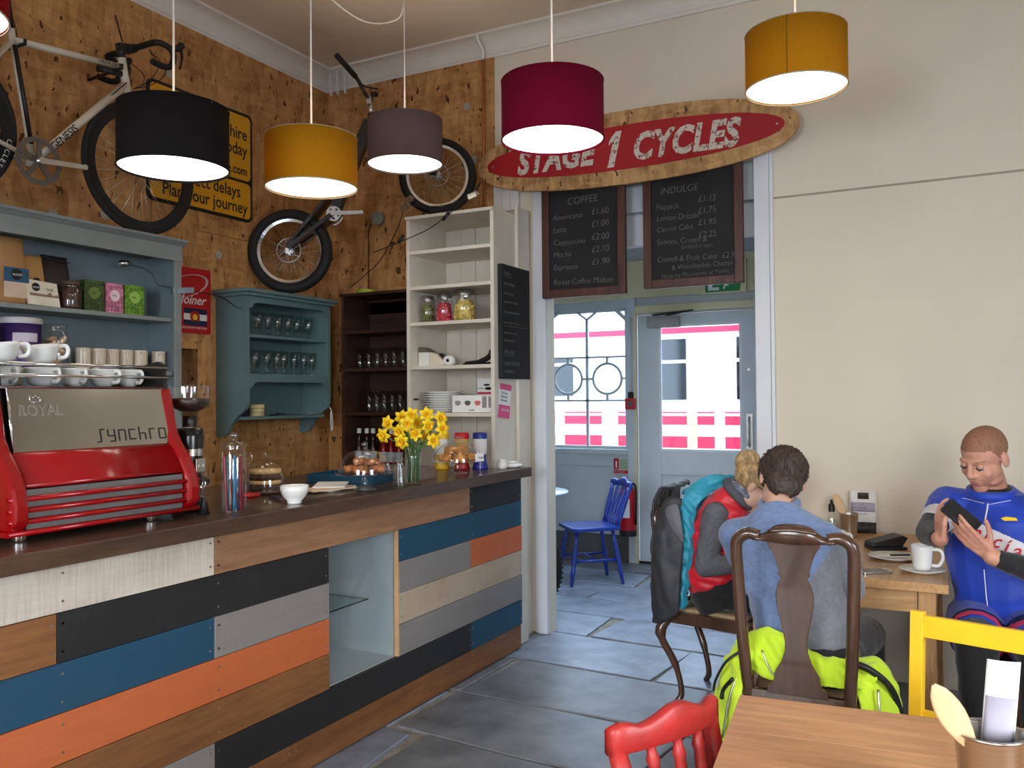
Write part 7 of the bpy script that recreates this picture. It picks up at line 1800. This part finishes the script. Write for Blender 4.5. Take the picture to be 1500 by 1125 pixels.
def hair_cap(name, t, P, R, k, m, grow, keep, tufts=90, tl=0.035, seed=3, flow=(0, -0.4, -1), voxel=0.005, extra=None, wr=0.004):
    hm = MB()
    hm.ell(P(0, -0.014, 0.036), ((0.074 + grow) * k, (0.092 + grow) * k, (0.080 + grow) * k), R, 24, 16)
    if extra: extra(hm)
    rr = random.Random(seed)
    f = fuse(hm, name, m, None, voxel, 2, wr, 60, keep=keep)
    tb = MB()
    c0 = P(0, -0.014, 0.036)
    fl = (P(*flow) - P(0, 0, 0)).normalized()
    for i in range(tufts):
        u = rr.uniform(-1, 1); a = rr.uniform(0, 2 * PI); s = math.sqrt(1 - u * u)
        d = V((s * math.cos(a), s * math.sin(a), u)); d = (R.to_3x3() @ d).normalized()
        loc = R.to_3x3().transposed() @ d
        q = 1.0 / math.sqrt((loc.x / (0.074 + grow)) ** 2 + (loc.y / (0.092 + grow)) ** 2 + (loc.z / (0.080 + grow)) ** 2) * k
        p = c0 + d * q
        if not keep(p): continue
        tang = (fl - d * fl.dot(d)); tang = tang.normalized() if tang.length > 0.1 else V((1, 0, 0))
        tang = (tang + V((rr.uniform(-0.25, 0.25), rr.uniform(-0.25, 0.25), rr.uniform(-0.2, 0.2)))).normalized()
        tb.tube([p - d * 0.005 - tang * tl * 0.4, p + d * 0.0015, p + tang * tl * 0.5 - d * 0.002, p + tang * tl * 0.95 - d * 0.012], [0.003, 0.0055, 0.0045, 0.001], 6, flat=0.45)
    f.parent = t; f.data.transform(t.matrix_basis.inverted())
    if tb.v: stuff(tb.build('hair_strands', m, t, True))
    return f
m_hairB = mat('dark_brown_hair', srgb(66, 52, 44), 0.6, var=0.4, scale=60, stretch=(1, 1, 0.3), bump=0.5, bscale=200)
fB, rB, uB = axes(HF, HU)
hair_cap('hair', b, Pb, Rb, 0.98, m_hairB, 0.013, lambda c: ((c - HB_).dot(uB) > 0.042 if (c - HB_).dot(fB) > 0.055 else ((c - HB_).dot(uB) > -0.098 if (c - HB_).dot(fB) < -0.02 else (c - HB_).dot(uB) > -0.012)), 420, 0.045, 5, (0.1, -0.5, -0.9), extra=lambda h: h.ell(Pb(0, -0.055, -0.040), (0.066, 0.048, 0.062), Rb))
eyes(b, Pb, 0.98, m_hairB)

# --- woman in the red gilet
a_ = thing('person', 'person with tied-up blonde hair in a red gilet, leaning over the birch table', 'person', (-1.0, 4.05, 0))
HA, HFa, HUa = V((-0.848, 3.985, 1.040)), (0.80, 0.22, -0.62), (0.50, 0.1, 1)
ab = MB()
RA = (0.12, -1, 0)
torso(ab, [((-0.99, 4.05, 0.47), RA, 0.14, 0.11), ((-1.02, 4.05, 0.55), RA, 0.15, 0.115), ((-1.03, 4.045, 0.68), RA, 0.125, 0.10), ((-1.01, 4.03, 0.81), RA, 0.14, 0.105), ((-0.975, 4.015, 0.91), RA, 0.14, 0.085), ((-0.945, 4.005, 0.96), RA, 0.075, 0.055)])
limb(ab, [(-0.95, 4.005, 0.94), (-0.875, 3.995, 1.01)], [0.050, 0.046])
Pa, Ra = head_parts(ab, HA, HFa, HUa, 0.94)
ARM_A = {1: [(-1.0, 3.875, 0.905), (-1.04, 3.85, 0.675), (-0.885, 3.86, 0.695)], -1: [(-0.95, 4.15, 0.905), (-0.95, 4.22, 0.75), (-0.72, 4.15, 0.845)]}
LEG_A = {1: [(-1.0, 3.97, 0.545), (-0.62, 3.96, 0.515), (-0.66, 3.97, 0.09)], -1: [(-1.0, 4.13, 0.545), (-0.62, 4.15, 0.515), (-0.64, 4.15, 0.09)]}
for s in (1, -1):
    limb(ab, ARM_A[s], [0.04, 0.032, 0.024]); limb(ab, LEG_A[s], [0.078, 0.052, 0.036])
    hand(ab, ARM_A[s][2], (0.05, 0.95, -0.25) if s == 1 else (1, -0.15, 0.15), (0, 0.3 * s, -1), s, (0.2, 0.25, 0.3, 0.3), 0.92)
fuse(ab, 'body', m_skin2, a_, 0.0065, 4)
m_gilet = mat('red_quilted_nylon', srgb(214, 24, 44), 0.45, var=0.08, scale=20, sheen=0.2)
m_marl = mat('grey_marl_fleece', srgb(98, 100, 108), 0.95, var=0.2, scale=120, bump=0.4, bscale=300)
gl_ = MB()
torso(gl_, [((-1.035, 4.05, 0.598), RA, 0.172, 0.142), ((-1.045, 4.045, 0.62), RA, 0.172, 0.146), ((-1.045, 4.045, 0.69), RA, 0.15, 0.13), ((-1.025, 4.03, 0.81), RA, 0.158, 0.132), ((-0.985, 4.018, 0.91), RA, 0.150, 0.105), ((-0.948, 4.005, 0.972), RA, 0.088, 0.074), ((-0.93, 4.0, 1.0), RA, 0.07, 0.062)])
g_ = fuse(gl_, 'gilet', m_gilet, None, 0.006, 6, 0.003, 20)
for v, n in zip(g_.data.vertices, [v.normal.copy() for v in g_.data.vertices]):
    v.co += n * 0.007 * abs(math.sin((v.co.z + 0.25 * v.co.x) * PI / 0.055))
g_.parent = a_; g_.data.transform(a_.matrix_basis.inverted())
sl_ = MB()
for s in (1, -1): limb(sl_, [V(ARM_A[s][0]).lerp(V((-0.985, 4.02, 0.91)), 0.35)] + ARM_A[s], [0.054, 0.056, 0.050, 0.036])
fuse(sl_, 'fleece_sleeves', m_marl, a_, 0.0065, 6, 0.006, 16)
MB().tube([V((-0.912, 4.0, 0.994)) + V((0.050 * math.cos(q), 0.068 * math.sin(q), -0.050 * math.cos(q))) for q in [2 * PI * i / 28 for i in range(28)]], 0.023, 10, True, flat=1.3).build('hood_collar', mat('dark_grey_fleece', srgb(84, 86, 94), 0.95, bump=0.3), a_, True)
tr_ = MB()
torso(tr_, [((-0.985, 4.05, 0.465), RA, 0.165, 0.14), ((-1.02, 4.05, 0.55), RA, 0.172, 0.148), ((-1.035, 4.05, 0.615), RA, 0.155, 0.125)])
for s in (1, -1): limb(tr_, LEG_A[s], [0.098, 0.072, 0.05])
fuse(tr_, 'trousers', m_blackcl, a_, 0.008, 5, 0.004, 12)
shoes(a_, [LEG_A[1][2], LEG_A[-1][2]], [(-0.54, 3.97, 0.035), (-0.52, 4.15, 0.035)])
m_blonde = mat('blonde_hair', srgb(186, 154, 108), 0.5, var=0.42, scale=55, stretch=(1, 1, 0.4), bump=0.5, bscale=180)
fA, rA, uA = axes(HFa, HUa)
hair_cap('hair', a_, Pa, Ra, 0.94, m_blonde, 0.010, lambda c: ((c - HA).dot(uA) > 0.05 if (c - HA).dot(fA) > 0.05 else ((c - HA).dot(uA) > -0.055 if (c - HA).dot(fA) < -0.025 else (c - HA).dot(uA) > 0.012)), 130, 0.05, 8, (0, -0.8, 0.7), extra=lambda h: (h.ell(Pa(0, -0.085, 0.095), (0.042, 0.042, 0.036), Ra), h.ell(Pa(0.0, -0.115, 0.07), (0.034, 0.03, 0.045), Ra)))
MB().tube([Pa(0.034 * math.cos(q), -0.072 + 0.02 * math.sin(q), 0.082 + 0.026 * math.sin(q)) for q in [2 * PI * i / 20 for i in range(20)]], 0.009, 8, True).build('hair_band', mat('pale_band', srgb(226, 220, 212), 0.8), a_, True)
eyes(a_, Pa, 0.94, m_blonde)
MB().tube([Pa(0.031 + 0.021 * math.cos(q), 0.104, -0.002 + 0.016 * math.sin(q)) for q in [2 * PI * i / 18 for i in range(18)]], 0.0018, 6, True).tube([Pa(-0.031 + 0.021 * math.cos(q), 0.104, -0.002 + 0.016 * math.sin(q)) for q in [2 * PI * i / 18 for i in range(18)]], 0.0018, 6, True).tube([Pa(0.052, 0.102, 0.004), Pa(0.078, 0.0, 0.012)], 0.0018, 6).tube([Pa(-0.052, 0.102, 0.004), Pa(-0.078, 0.0, 0.012)], 0.0018, 6).tube([Pa(-0.01, 0.105, 0.004), Pa(0.01, 0.105, 0.004)], 0.0018, 6).build('glasses', m_black, a_, True)
MB().tube([V((-0.885, 3.996, 1.012)) + V((0.042 * math.cos(q), 0.058 * math.sin(q), -0.040 * math.cos(q))) for q in [2 * PI * i / 28 for i in range(28)]], 0.020, 10, True, flat=1.3).build('snood', mat('patterned_snood', srgb(120, 124, 140), 0.9, var=0.6, scale=60), a_, True)
# her waterproof jacket over the chair back
m_teal = mat('teal_nylon', srgb(40, 150, 178), 0.5, var=0.08, scale=14, sheen=0.15)
m_shell = mat('black_nylon', srgb(40, 42, 48), 0.55, var=0.15, scale=14, sheen=0.15)
jk = thing('rain_jacket', 'black waterproof jacket with teal lining hung over the chair back behind the woman in red', 'jacket', (-1.235, 4.1, 0.4))
def sheet(name, rows, m, parent, th=0.008, wr=0.006, sub=3, seed=0, wscale=12):
    o = MB().loft(rows, False, False, True).build(name, m, None)
    md = o.modifiers.new('s', 'SUBSURF'); md.levels = md.render_levels = sub
    bake(o)
    for v, n in zip(o.data.vertices, [v.normal.copy() for v in o.data.vertices]):
        p = V(v.co) * wscale + V((seed, 0, 0))
        q_ = V((p.x + 0.5 * p.z, p.y, p.z * 0.5))
        v.co += n * wr * (0.9 - 2.2 * abs(mnoise.noise(q_)) + 0.5 * mnoise.noise(p * 2.1) - 0.5 * abs(mnoise.noise(q_ * 2.6 + V((3, 9, 2)))))
    md = o.modifiers.new('t', 'SOLIDIFY'); md.thickness = th; md.offset = 0
    o.parent = parent; o.data.transform(parent.matrix_basis.inverted())
    o.data.materials.clear(); o.data.materials.append(m)
    return o
zz = (0.36, 0.55, 0.75, 0.90, 0.985)
sheet('outer_shell', [[(-1.30 - 0.01 * (1 - abs(q)), 4.12 + 0.235 * q * (1.0 if z < 0.9 else 0.86), z) for z in zz] + [(-1.265, 4.12 + 0.225 * q * 0.82, 1.012), (-1.225, 4.12 + 0.22 * q * 0.8, 1.005)] for q in (-1, -0.6, -0.2, 0.2, 0.6, 1)], m_shell, jk, 0.012, 0.009)
sheet('near_side_panel', [[(-1.305, 3.885, 0.37), (-1.31, 3.88, 0.55), (-1.305, 3.88, 0.72), (-1.285, 3.90, 0.86), (-1.26, 3.92, 0.96)], [(-1.25, 3.86, 0.385), (-1.26, 3.85, 0.56), (-1.25, 3.86, 0.72), (-1.235, 3.88, 0.86), (-1.215, 3.91, 0.98)], [(-1.165, 3.88, 0.43), (-1.165, 3.87, 0.56), (-1.15, 3.88, 0.72), (-1.15, 3.90, 0.86), (-1.14, 3.94, 0.965)]], m_shell, jk, 0.012, 0.007, seed=4)
PT = [(-0.93, 1.045), (-1.012, 1.05), (-1.085, 1.02), (-1.125, 0.965), (-1.132, 0.89), (-1.128, 0.82), (-1.132, 0.717), (-1.155, 0.588), (-1.16, 0.46)]
WD = [0.02, 0.034, 0.040, 0.040, 0.030, 0.022, 0.020, 0.020, 0.02]
rows = [[], [], [], []]
for i, ((x, z), w) in enumerate(zip(PT, WD)):
    a = V((PT[max(i - 1, 0)][0], 0, PT[max(i - 1, 0)][1])); e = V((PT[min(i + 1, 8)][0], 0, PT[min(i + 1, 8)][1]))
    d = (e - a).normalized(); n = V((d.z, 0, -d.x))
    back = 0.16 * max(0, 1 - i / 3.2)
    for k, q in enumerate((1.0, 0.35, -0.35, -1.0)):
        rows[k].append(V((x, 3.90 + back - 0.02 * (1 - abs(q)), z)) + n * w * q)
sheet('teal_lining', rows, m_teal, jk, 0.010, 0.013, seed=9, wscale=20)
sheet('teal_back', [[(-1.20, 3.98, 0.97), (-1.12, 4.02, 1.03), (-1.0, 4.10, 1.05)], [(-1.22, 4.14, 0.98), (-1.15, 4.16, 1.035), (-1.02, 4.2, 1.05)], [(-1.24, 4.30, 0.97), (-1.18, 4.3, 1.01), (-1.06, 4.30, 1.02)]], m_teal, jk, 0.012, 0.005, seed=2)
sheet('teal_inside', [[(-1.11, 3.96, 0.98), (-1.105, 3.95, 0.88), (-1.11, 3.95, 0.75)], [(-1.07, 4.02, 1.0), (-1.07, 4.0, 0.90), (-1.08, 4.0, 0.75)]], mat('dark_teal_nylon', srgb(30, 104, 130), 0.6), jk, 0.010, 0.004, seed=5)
sheet('grey_lapel', [[(-1.232, 3.86, 0.922), (-1.20, 3.85, 0.945), (-1.165, 3.86, 0.955)], [(-1.215, 3.85, 0.875), (-1.185, 3.84, 0.89), (-1.155, 3.85, 0.90)], [(-1.185, 3.85, 0.82), (-1.165, 3.845, 0.825), (-1.145, 3.85, 0.83)], [(-1.155, 3.86, 0.775), (-1.148, 3.855, 0.775), (-1.14, 3.86, 0.775)]], mat('grey_nylon', srgb(104, 104, 110), 0.6), jk, 0.010, 0.003, seed=7)
# hi-vis jacket bundled on the mahogany chair
m_hv = mat('fluorescent_yellow', (0.68, 1.0, 0.03, 1), 0.7, var=0.05, scale=10, sheen=0.3)
hv = thing('hi_vis_jacket', 'fluorescent yellow cycling jacket bundled over the seat of the mahogany chair', 'jacket', (-0.5, 2.95, 0.25))
sheet('back_panel', [[(-0.70, 3.02, 0.56), (-0.70, 2.98, 0.60), (-0.69, 2.95, 0.60), (-0.68, 2.935, 0.555)], [(-0.62, 2.98, 0.66), (-0.62, 2.95, 0.655), (-0.62, 2.925, 0.60), (-0.62, 2.915, 0.515)], [(-0.56, 2.96, 0.66), (-0.56, 2.935, 0.65), (-0.56, 2.918, 0.59), (-0.56, 2.918, 0.50)], [(-0.47, 2.96, 0.60), (-0.47, 2.935, 0.59), (-0.47, 2.92, 0.55), (-0.47, 2.92, 0.505)], [(-0.39, 2.96, 0.585), (-0.39, 2.935, 0.58), (-0.39, 2.918, 0.545), (-0.39, 2.918, 0.51)], [(-0.32, 2.98, 0.575), (-0.32, 2.95, 0.575), (-0.315, 2.925, 0.55), (-0.31, 2.918, 0.51)], [(-0.26, 3.02, 0.57), (-0.25, 2.98, 0.575), (-0.25, 2.95, 0.56), (-0.25, 2.94, 0.52)]], m_hv, hv, 0.008, 0.013, seed=1, wscale=20)
sheet('left_sleeve', [[(-0.635, 3.03, 0.63), (-0.70, 3.02, 0.595), (-0.745, 3.0, 0.51), (-0.77, 2.99, 0.40), (-0.785, 2.99, 0.29), (-0.79, 2.99, 0.20)], [(-0.63, 2.97, 0.645), (-0.685, 2.95, 0.60), (-0.725, 2.93, 0.50), (-0.745, 2.92, 0.39), (-0.755, 2.92, 0.28), (-0.765, 2.92, 0.19)], [(-0.625, 2.93, 0.625), (-0.665, 2.91, 0.58), (-0.685, 2.89, 0.49), (-0.70, 2.88, 0.385), (-0.715, 2.885, 0.275), (-0.73, 2.89, 0.19)], [(-0.63, 2.91, 0.56), (-0.645, 2.895, 0.52), (-0.66, 2.88, 0.46), (-0.66, 2.885, 0.38), (-0.665, 2.90, 0.30), (-0.69, 2.91, 0.21)]], m_hv, hv, 0.008, 0.014, seed=3, wscale=14)
sheet('right_sleeve', [[(-0.33, 3.06, 0.57), (-0.26, 3.06, 0.585), (-0.21, 3.05, 0.55), (-0.185, 3.04, 0.48), (-0.175, 3.03, 0.40), (-0.175, 3.03, 0.33)], [(-0.32, 2.98, 0.585), (-0.27, 2.96, 0.58), (-0.23, 2.95, 0.53), (-0.21, 2.945, 0.46), (-0.205, 2.94, 0.39), (-0.205, 2.94, 0.32)], [(-0.31, 2.93, 0.55), (-0.28, 2.92, 0.53), (-0.265, 2.91, 0.48), (-0.255, 2.91, 0.43), (-0.25, 2.915, 0.37), (-0.25, 2.92, 0.31)], [(-0.31, 2.915, 0.50), (-0.295, 2.905, 0.48), (-0.29, 2.90, 0.44), (-0.285, 2.905, 0.40), (-0.29, 2.91, 0.36), (-0.29, 2.92, 0.31)]], m_hv, hv, 0.008, 0.014, seed=6, wscale=14)
pp = MB()
MB().tube(spline([(-0.325, 2.92, 0.595), (-0.27, 2.935, 0.575), (-0.215, 2.97, 0.52), (-0.19, 3.0, 0.44), (-0.182, 3.0, 0.36)], 5), 0.012, 6).build('black_piping', m_black, hv, True)
MB().tube(spline([(-0.69, 2.885, 0.50), (-0.725, 2.905, 0.455), (-0.735, 2.905, 0.42)], 5), 0.007, 6).build('black_piping', m_black, hv, True)
pp.tube(spline([(-0.655, 2.91, 0.60), (-0.715, 2.90, 0.55), (-0.755, 2.915, 0.48), (-0.765, 2.92, 0.44)], 5), 0.005, 6)
pp.build('black_piping', m_black, hv, True)
MB().tube(spline([(-0.60, 2.912, 0.60), (-0.575, 2.905, 0.545), (-0.555, 2.905, 0.52)], 5), 0.003, 6).tube(spline([(-0.665, 2.90, 0.54), (-0.70, 2.875, 0.44), (-0.725, 2.875, 0.30)], 5), 0.004, 6).tube(spline([(-0.245, 2.925, 0.52), (-0.24, 2.905, 0.45), (-0.235, 2.905, 0.36)], 5), 0.004, 6).build('reflective_piping', m_alloy, hv, True)

# --- man in the blue cycling jersey, looking at his phone
c_ = thing('person', 'person with cropped ginger hair in a blue cycling jersey, looking down at a phone', 'person', (0.13, 3.78, 0))
HC, HFc, HUc = V((0.074, 3.695, 1.210)), (-0.55, -0.74, -0.46), (-0.10, -0.30, 1)
cbm = MB()
RC = (-0.93, 0.36, 0)
torso(cbm, [((0.13, 3.74, 0.48), RC, 0.155, 0.12), ((0.14, 3.78, 0.56), RC, 0.165, 0.13), ((0.13, 3.74, 0.69), RC, 0.165, 0.135), ((0.125, 3.75, 0.83), RC, 0.17, 0.125), ((0.115, 3.77, 0.96), RC, 0.175, 0.11), ((0.105, 3.77, 1.04), RC, 0.11, 0.075)])
limb(cbm, [(0.10, 3.765, 1.03), (0.083, 3.735, 1.14)], [0.062, 0.058])
Pc, Rc = head_parts(cbm, HC, HFc, HUc, 1.0)
limb(cbm, [(0.098, 3.770, 1.04), (0.088, 3.760, 1.115)], [0.068, 0.060])
ARM_C = {1: [(-0.055, 3.80, 1.015), (-0.112, 3.58, 0.928), (-0.076, 3.425, 0.930)], -1: [(0.275, 3.68, 1.015), (0.31, 3.47, 0.80), (0.086, 3.365, 0.888)]}
LEG_C = {1: [(0.04, 3.74, 0.575), (0.035, 3.31, 0.585), (0.05, 3.33, 0.09)], -1: [(0.21, 3.70, 0.575), (0.22, 3.28, 0.585), (0.22, 3.30, 0.09)]}
for s in (1, -1):
    limb(cbm, ARM_C[s], [0.05, 0.040, 0.030]); limb(cbm, LEG_C[s], [0.088, 0.06, 0.04])
# right hand taps the screen, left hand cradles the phone
hand(cbm, (-0.072, 3.415, 0.930), (0.02, -0.02, 1.0), (0.86, 0.50, 0.05), 1, (0.42, 0.75, 0.85, 0.9), 0.92, 0.05, 0.6)
hand(cbm, (0.080, 3.366, 0.894), (-0.74, 0.06, 0.66), (0.25, 0.93, 0.25), -1, (0.16, 0.20, 0.26, 0.34), 0.92, 0.045, 0.5)
_fc, _rc, _uc = axes(HFc, HUc)
def _in(c, x, y, z, rx, ry, rz_):
    d = (c - HC); return ((d.dot(_rc) - x) / rx) ** 2 + ((d.dot(_fc) - y) / ry) ** 2 + ((d.dot(_uc) - z) / rz_) ** 2 < 1
m_stub = mat('cropped_ginger_hair', srgb(148, 104, 80), 0.7, var=0.2, scale=140, bump=0.4, bscale=260)
m_shave = mat('shaven_jaw', srgb(190, 134, 112), 0.6, var=0.12, scale=60)
def _hairy(c):
    d = c - HC; x, y, z = abs(d.dot(_rc)), d.dot(_fc), d.dot(_uc)
    if z < -0.06 or d.length > 0.16: return False
    if y > 0.035: return z > 0.050 + 0.25 * (y - 0.035) + 0.10 * max(0, x - 0.03)
    if y > -0.005: return z > 0.050 - 1.6 * (0.035 - y) if x < 0.0745 or z > 0.03 else False
    return z > -0.015 if y > -0.035 and x < 0.083 and (x < 0.0735 or z > 0.026) else (y <= -0.035 and z > -0.055)
def _jaw(c):
    d = c - HC; x, y, z = abs(d.dot(_rc)), d.dot(_fc), d.dot(_uc)
    return z < -0.05 - 0.0 and z > -0.125 and y > -0.01 and not _in(c, 0, 0.088, -0.0675, 0.03, 0.02, 0.016)
fuse(cbm, 'body', m_skin, c_, 0.0045, 3, mats=[(m_lip, lambda c: _in(c, 0, 0.086, -0.0675, 0.023, 0.020, 0.0085)), (m_stub, _hairy), (m_shave, _jaw)])
eyes(c_, Pc, 1.0, mat('ginger_brow', srgb(168, 116, 88), 0.7), m_skin)
m_jb = mat('royal_blue_jersey', srgb(22, 62, 178), 0.6, var=0.06, scale=10, bump=0.15, bscale=300, sheen=0.15)
m_jw = mat('white_jersey_panel', srgb(226, 224, 228), 0.65, var=0.03)
m_jr = mat('red_jersey_print', srgb(206, 26, 48), 0.65)
js = MB()
torso(js, [((0.135, 3.745, 0.535), RC, 0.168, 0.160), ((0.14, 3.745, 0.60), RC, 0.170, 0.162), ((0.14, 3.735, 0.70), RC, 0.168, 0.162), ((0.125, 3.745, 0.83), RC, 0.188, 0.150), ((0.115, 3.765, 0.955), RC, 0.192, 0.130), ((0.108, 3.765, 1.03), RC, 0.125, 0.092), ((0.098, 3.755, 1.075), RC, 0.074, 0.070)])
for s in (1, -1):
    A = ARM_C[s]; limb(js, [V((0.11, 3.76, 0.99)), V(A[0]), V(A[0]).lerp(V(A[1]), 0.62)], [0.07, 0.068, 0.058])
_up = V((0.02, -0.02, 1)).normalized()
def band(c):
    q = c.z + 0.42 * (c.x - 0.10)
    return 0.860 < q < 0.945 and c.x > -0.05 and c.y < 3.76
def cuff(c):
    for s in (1, -1):
        a, e = V(ARM_C[s][0]), V(ARM_C[s][1]); d = (e - a).normalized(); q = (c - a).dot(d); dist = ((c - a) - d * q).length
        if q > (e - a).length * 0.50 and dist < 0.075: return True
    return False
fuse(js, 'jersey', m_jb, c_, 0.0034, 10, 0.004, 11, keep=lambda c: (c - V((0.092, 3.742, 1.095))).length > 0.058, mats=[(m_jw, lambda c: band(c) or cuff(c))])
def on_front(x, z, off=0.006):
    """point on the jersey chest seen from the front"""
    me = bpy.data.objects[jersey_name].data
    from mathutils.bvhtree import BVHTree
    global _bvh
    d = V((0.36, 0.93, 0)).normalized()
    p = V((0.12, 3.74, z)) + V((0.93, -0.36, 0)) * x - d * 0.6 - V(c_.location)
    h = _bvh.ray_cast(p, d)
    return (h[0] + h[1] * off) + V(c_.location), h[1]
jersey_name = [o.name for o in c_.children if o.name.startswith('jersey')][0]
from mathutils.bvhtree import BVHTree
_jm = bpy.data.objects[jersey_name].data
_bvh = BVHTree.FromPolygons([v.co for v in _jm.vertices], [tuple(p.vertices) for p in _jm.polygons])
def strip(name, pts, r, m):
    MB().tube([on_front(x, z, 0.001)[0] for x, z in pts], r, 6, flat=0.5).build(name, m, c_, True)
strip('zip', [(-0.012, 1.035 - 0.018 * i) for i in range(5)], 0.003, m_paper)
strip('collar_piping', [(-0.11 + 0.012 * i, 1.045 - 0.0015 * i) for i in range(8)], 0.0022, m_paper)
strip('collar_piping', [(-0.012 + 0.014 * i, 1.03 + 0.004 * i) for i in range(6)], 0.0022, m_paper)
strip('front_seam', [(0.0 + 0.002 * i, 0.80 - 0.02 * i) for i in range(8)], 0.002, m_paper)
def decal(name, s, x, z, size, m, shear=0.0, poly=None):
    p, n = on_front(x, z, 0.004)
    u = V((0, 0, 1)).cross(n).normalized(); v = n.cross(u)
    if poly: MB().prism([(a * size, b * size) for a, b in poly], p, u, v, 0.0012).build(name, m, c_, True, fix=True)
    else: text(s, name, m, c_, p, u, v, size, 0.0006, shear, 'CENTER', off=0.0006, world=True)
decal('red_emblem', '', -0.085, 0.985, 0.030, m_jr, poly=[(-0.6, 0.4), (0.6, 0.4), (0.0, -0.55)])
decal('emblem_mark', 'V', -0.085, 0.985, 0.016, m_ink)
decal('yellow_badge', '', 0.068, 0.985, 0.030, m_yellow, poly=[(-0.9, 0.0), (-0.4, 0.28), (0.7, 0.2), (0.95, -0.15), (-0.5, -0.28)])
decal('badge_lettering', 'MOBILITY', 0.068, 0.981, 0.011, m_ink, 0.2)
for i, ch in enumerate('arcía'):
    decal('jersey_lettering', ch, -0.035 + 0.034 * i, 0.908 - 0.013 * i, 0.070, m_jr, 0.35)
for s_, x, z in (('///', -0.15, 1.00), ('//', -0.165, 0.955)): decal('sleeve_print', s_, x, z, 0.034, m_jw, 0.4)
us = MB()
for s in (1, -1):
    A = ARM_C[s]; limb(us, [V(A[0]).lerp(V(A[1]), 0.45), V(A[1]), V(A[1]).lerp(V(A[2]), 0.9)], [0.052, 0.050, 0.034])
fuse(us, 'black_sleeves', m_blackcl, c_, 0.005, 5, 0.003, 16)
un = MB().tube([V((0.094, 3.748, 1.083)) + V((0.064 * math.cos(q), 0.062 * math.sin(q), 0.010 * math.sin(q))) for q in [2 * PI * i / 28 for i in range(28)]], 0.010, 8, True, flat=1.4)
un.build('undershirt_collar', m_black, c_, True)
MB().tube([V((0.096, 3.75, 1.072)) + V((0.076 * math.cos(q), 0.073 * math.sin(q), 0.014 * math.sin(q))) for q in [2 * PI * i / 30 for i in range(30)]], 0.012, 8, True, flat=1.6).build('jersey_collar', m_jb, c_, True)
sh = MB()
torso(sh, [((0.13, 3.74, 0.475), RC, 0.165, 0.13), ((0.14, 3.77, 0.56), RC, 0.178, 0.145), ((0.135, 3.75, 0.63), RC, 0.175, 0.15)])
for s in (1, -1): limb(sh, [LEG_C[s][0], V(LEG_C[s][0]).lerp(V(LEG_C[s][1]), 0.62)], [0.108, 0.094])
def hem(c):
    for s in (1, -1):
        a, e = V(LEG_C[s][0]), V(LEG_C[s][1]); d = (e - a).normalized(); q = (c - a).dot(d) / (e - a).length
        if 0.62 < q < 0.70 and abs(c.x - (a.x + (e.x - a.x) * q)) < 0.11: return 1
        if 0.55 < q < 0.62: return 2
    return 0
fuse(sh, 'shorts', m_jb, c_, 0.006, 5, 0.003, 14, mats=[(mat('pink_grip_band', srgb(214, 60, 100), 0.6), lambda c: hem(c) == 1), (m_navy, lambda c: hem(c) == 2)])
lw = MB()
for s in (1, -1): limb(lw, [V(LEG_C[s][0]).lerp(V(LEG_C[s][1]), 0.5)] + LEG_C[s][1:], [0.088, 0.068, 0.046])
fuse(lw, 'leg_warmers', m_blackcl, c_, 0.007, 5, 0.003, 14)
shoes(c_, [LEG_C[1][2], LEG_C[-1][2]], [(0.03, 3.21, 0.035), (0.22, 3.18, 0.035)])
ph = thing('phone', 'black phone held in both hands of the man in the blue jersey', 'phone', (-0.006, 3.399, 1.016))
_pl, _pt = V((0.72, -0.05, -0.62)).normalized(), V((0.45, 0.62, 0.60)).normalized()
_pt = (_pt - _pl * _pt.dot(_pl)).normalized(); _pn = _pl.cross(_pt)
MB().prism(rrect(-0.064, -0.033, 0.064, 0.033, 0.009), -_pn * 0.0045, _pl, _pt, 0.009).build('case', m_black, ph, bevel=0.0012, fix=True)
_sg = 1 if _pn.y > 0 else -1
MB().prism(rrect(-0.060, -0.030, 0.060, 0.030, 0.006), _pn * (0.0045 if _sg > 0 else -0.0051), _pl, _pt, 0.0006).build('screen', m_blackgloss, ph, fix=True)

# a hair of air under whatever stands on a shelf or a worktop
SETTLE = {'tumbler', 'sundae_glass', 'mug', 'sauce_bottle', 'tea_box', 'coffee_bag', 'chocolate_tub', 'set_box', 'bowl_box', 'biscuit_jar', 'salmon_tin', 'mustard_jar', 'chocolate_jar', 'card_reader', 'napkin_dispenser', 'plate', 'teacup', 'coffee_cup', 'saucer', 'sweet_jar', 'drip_packet', 'paper_roll', 'glue_bottle', 'tape_roll'}
for o in COL.objects:
    if o.parent is None and o.name.split('.')[0] in SETTLE: o.location.z += 0.0015
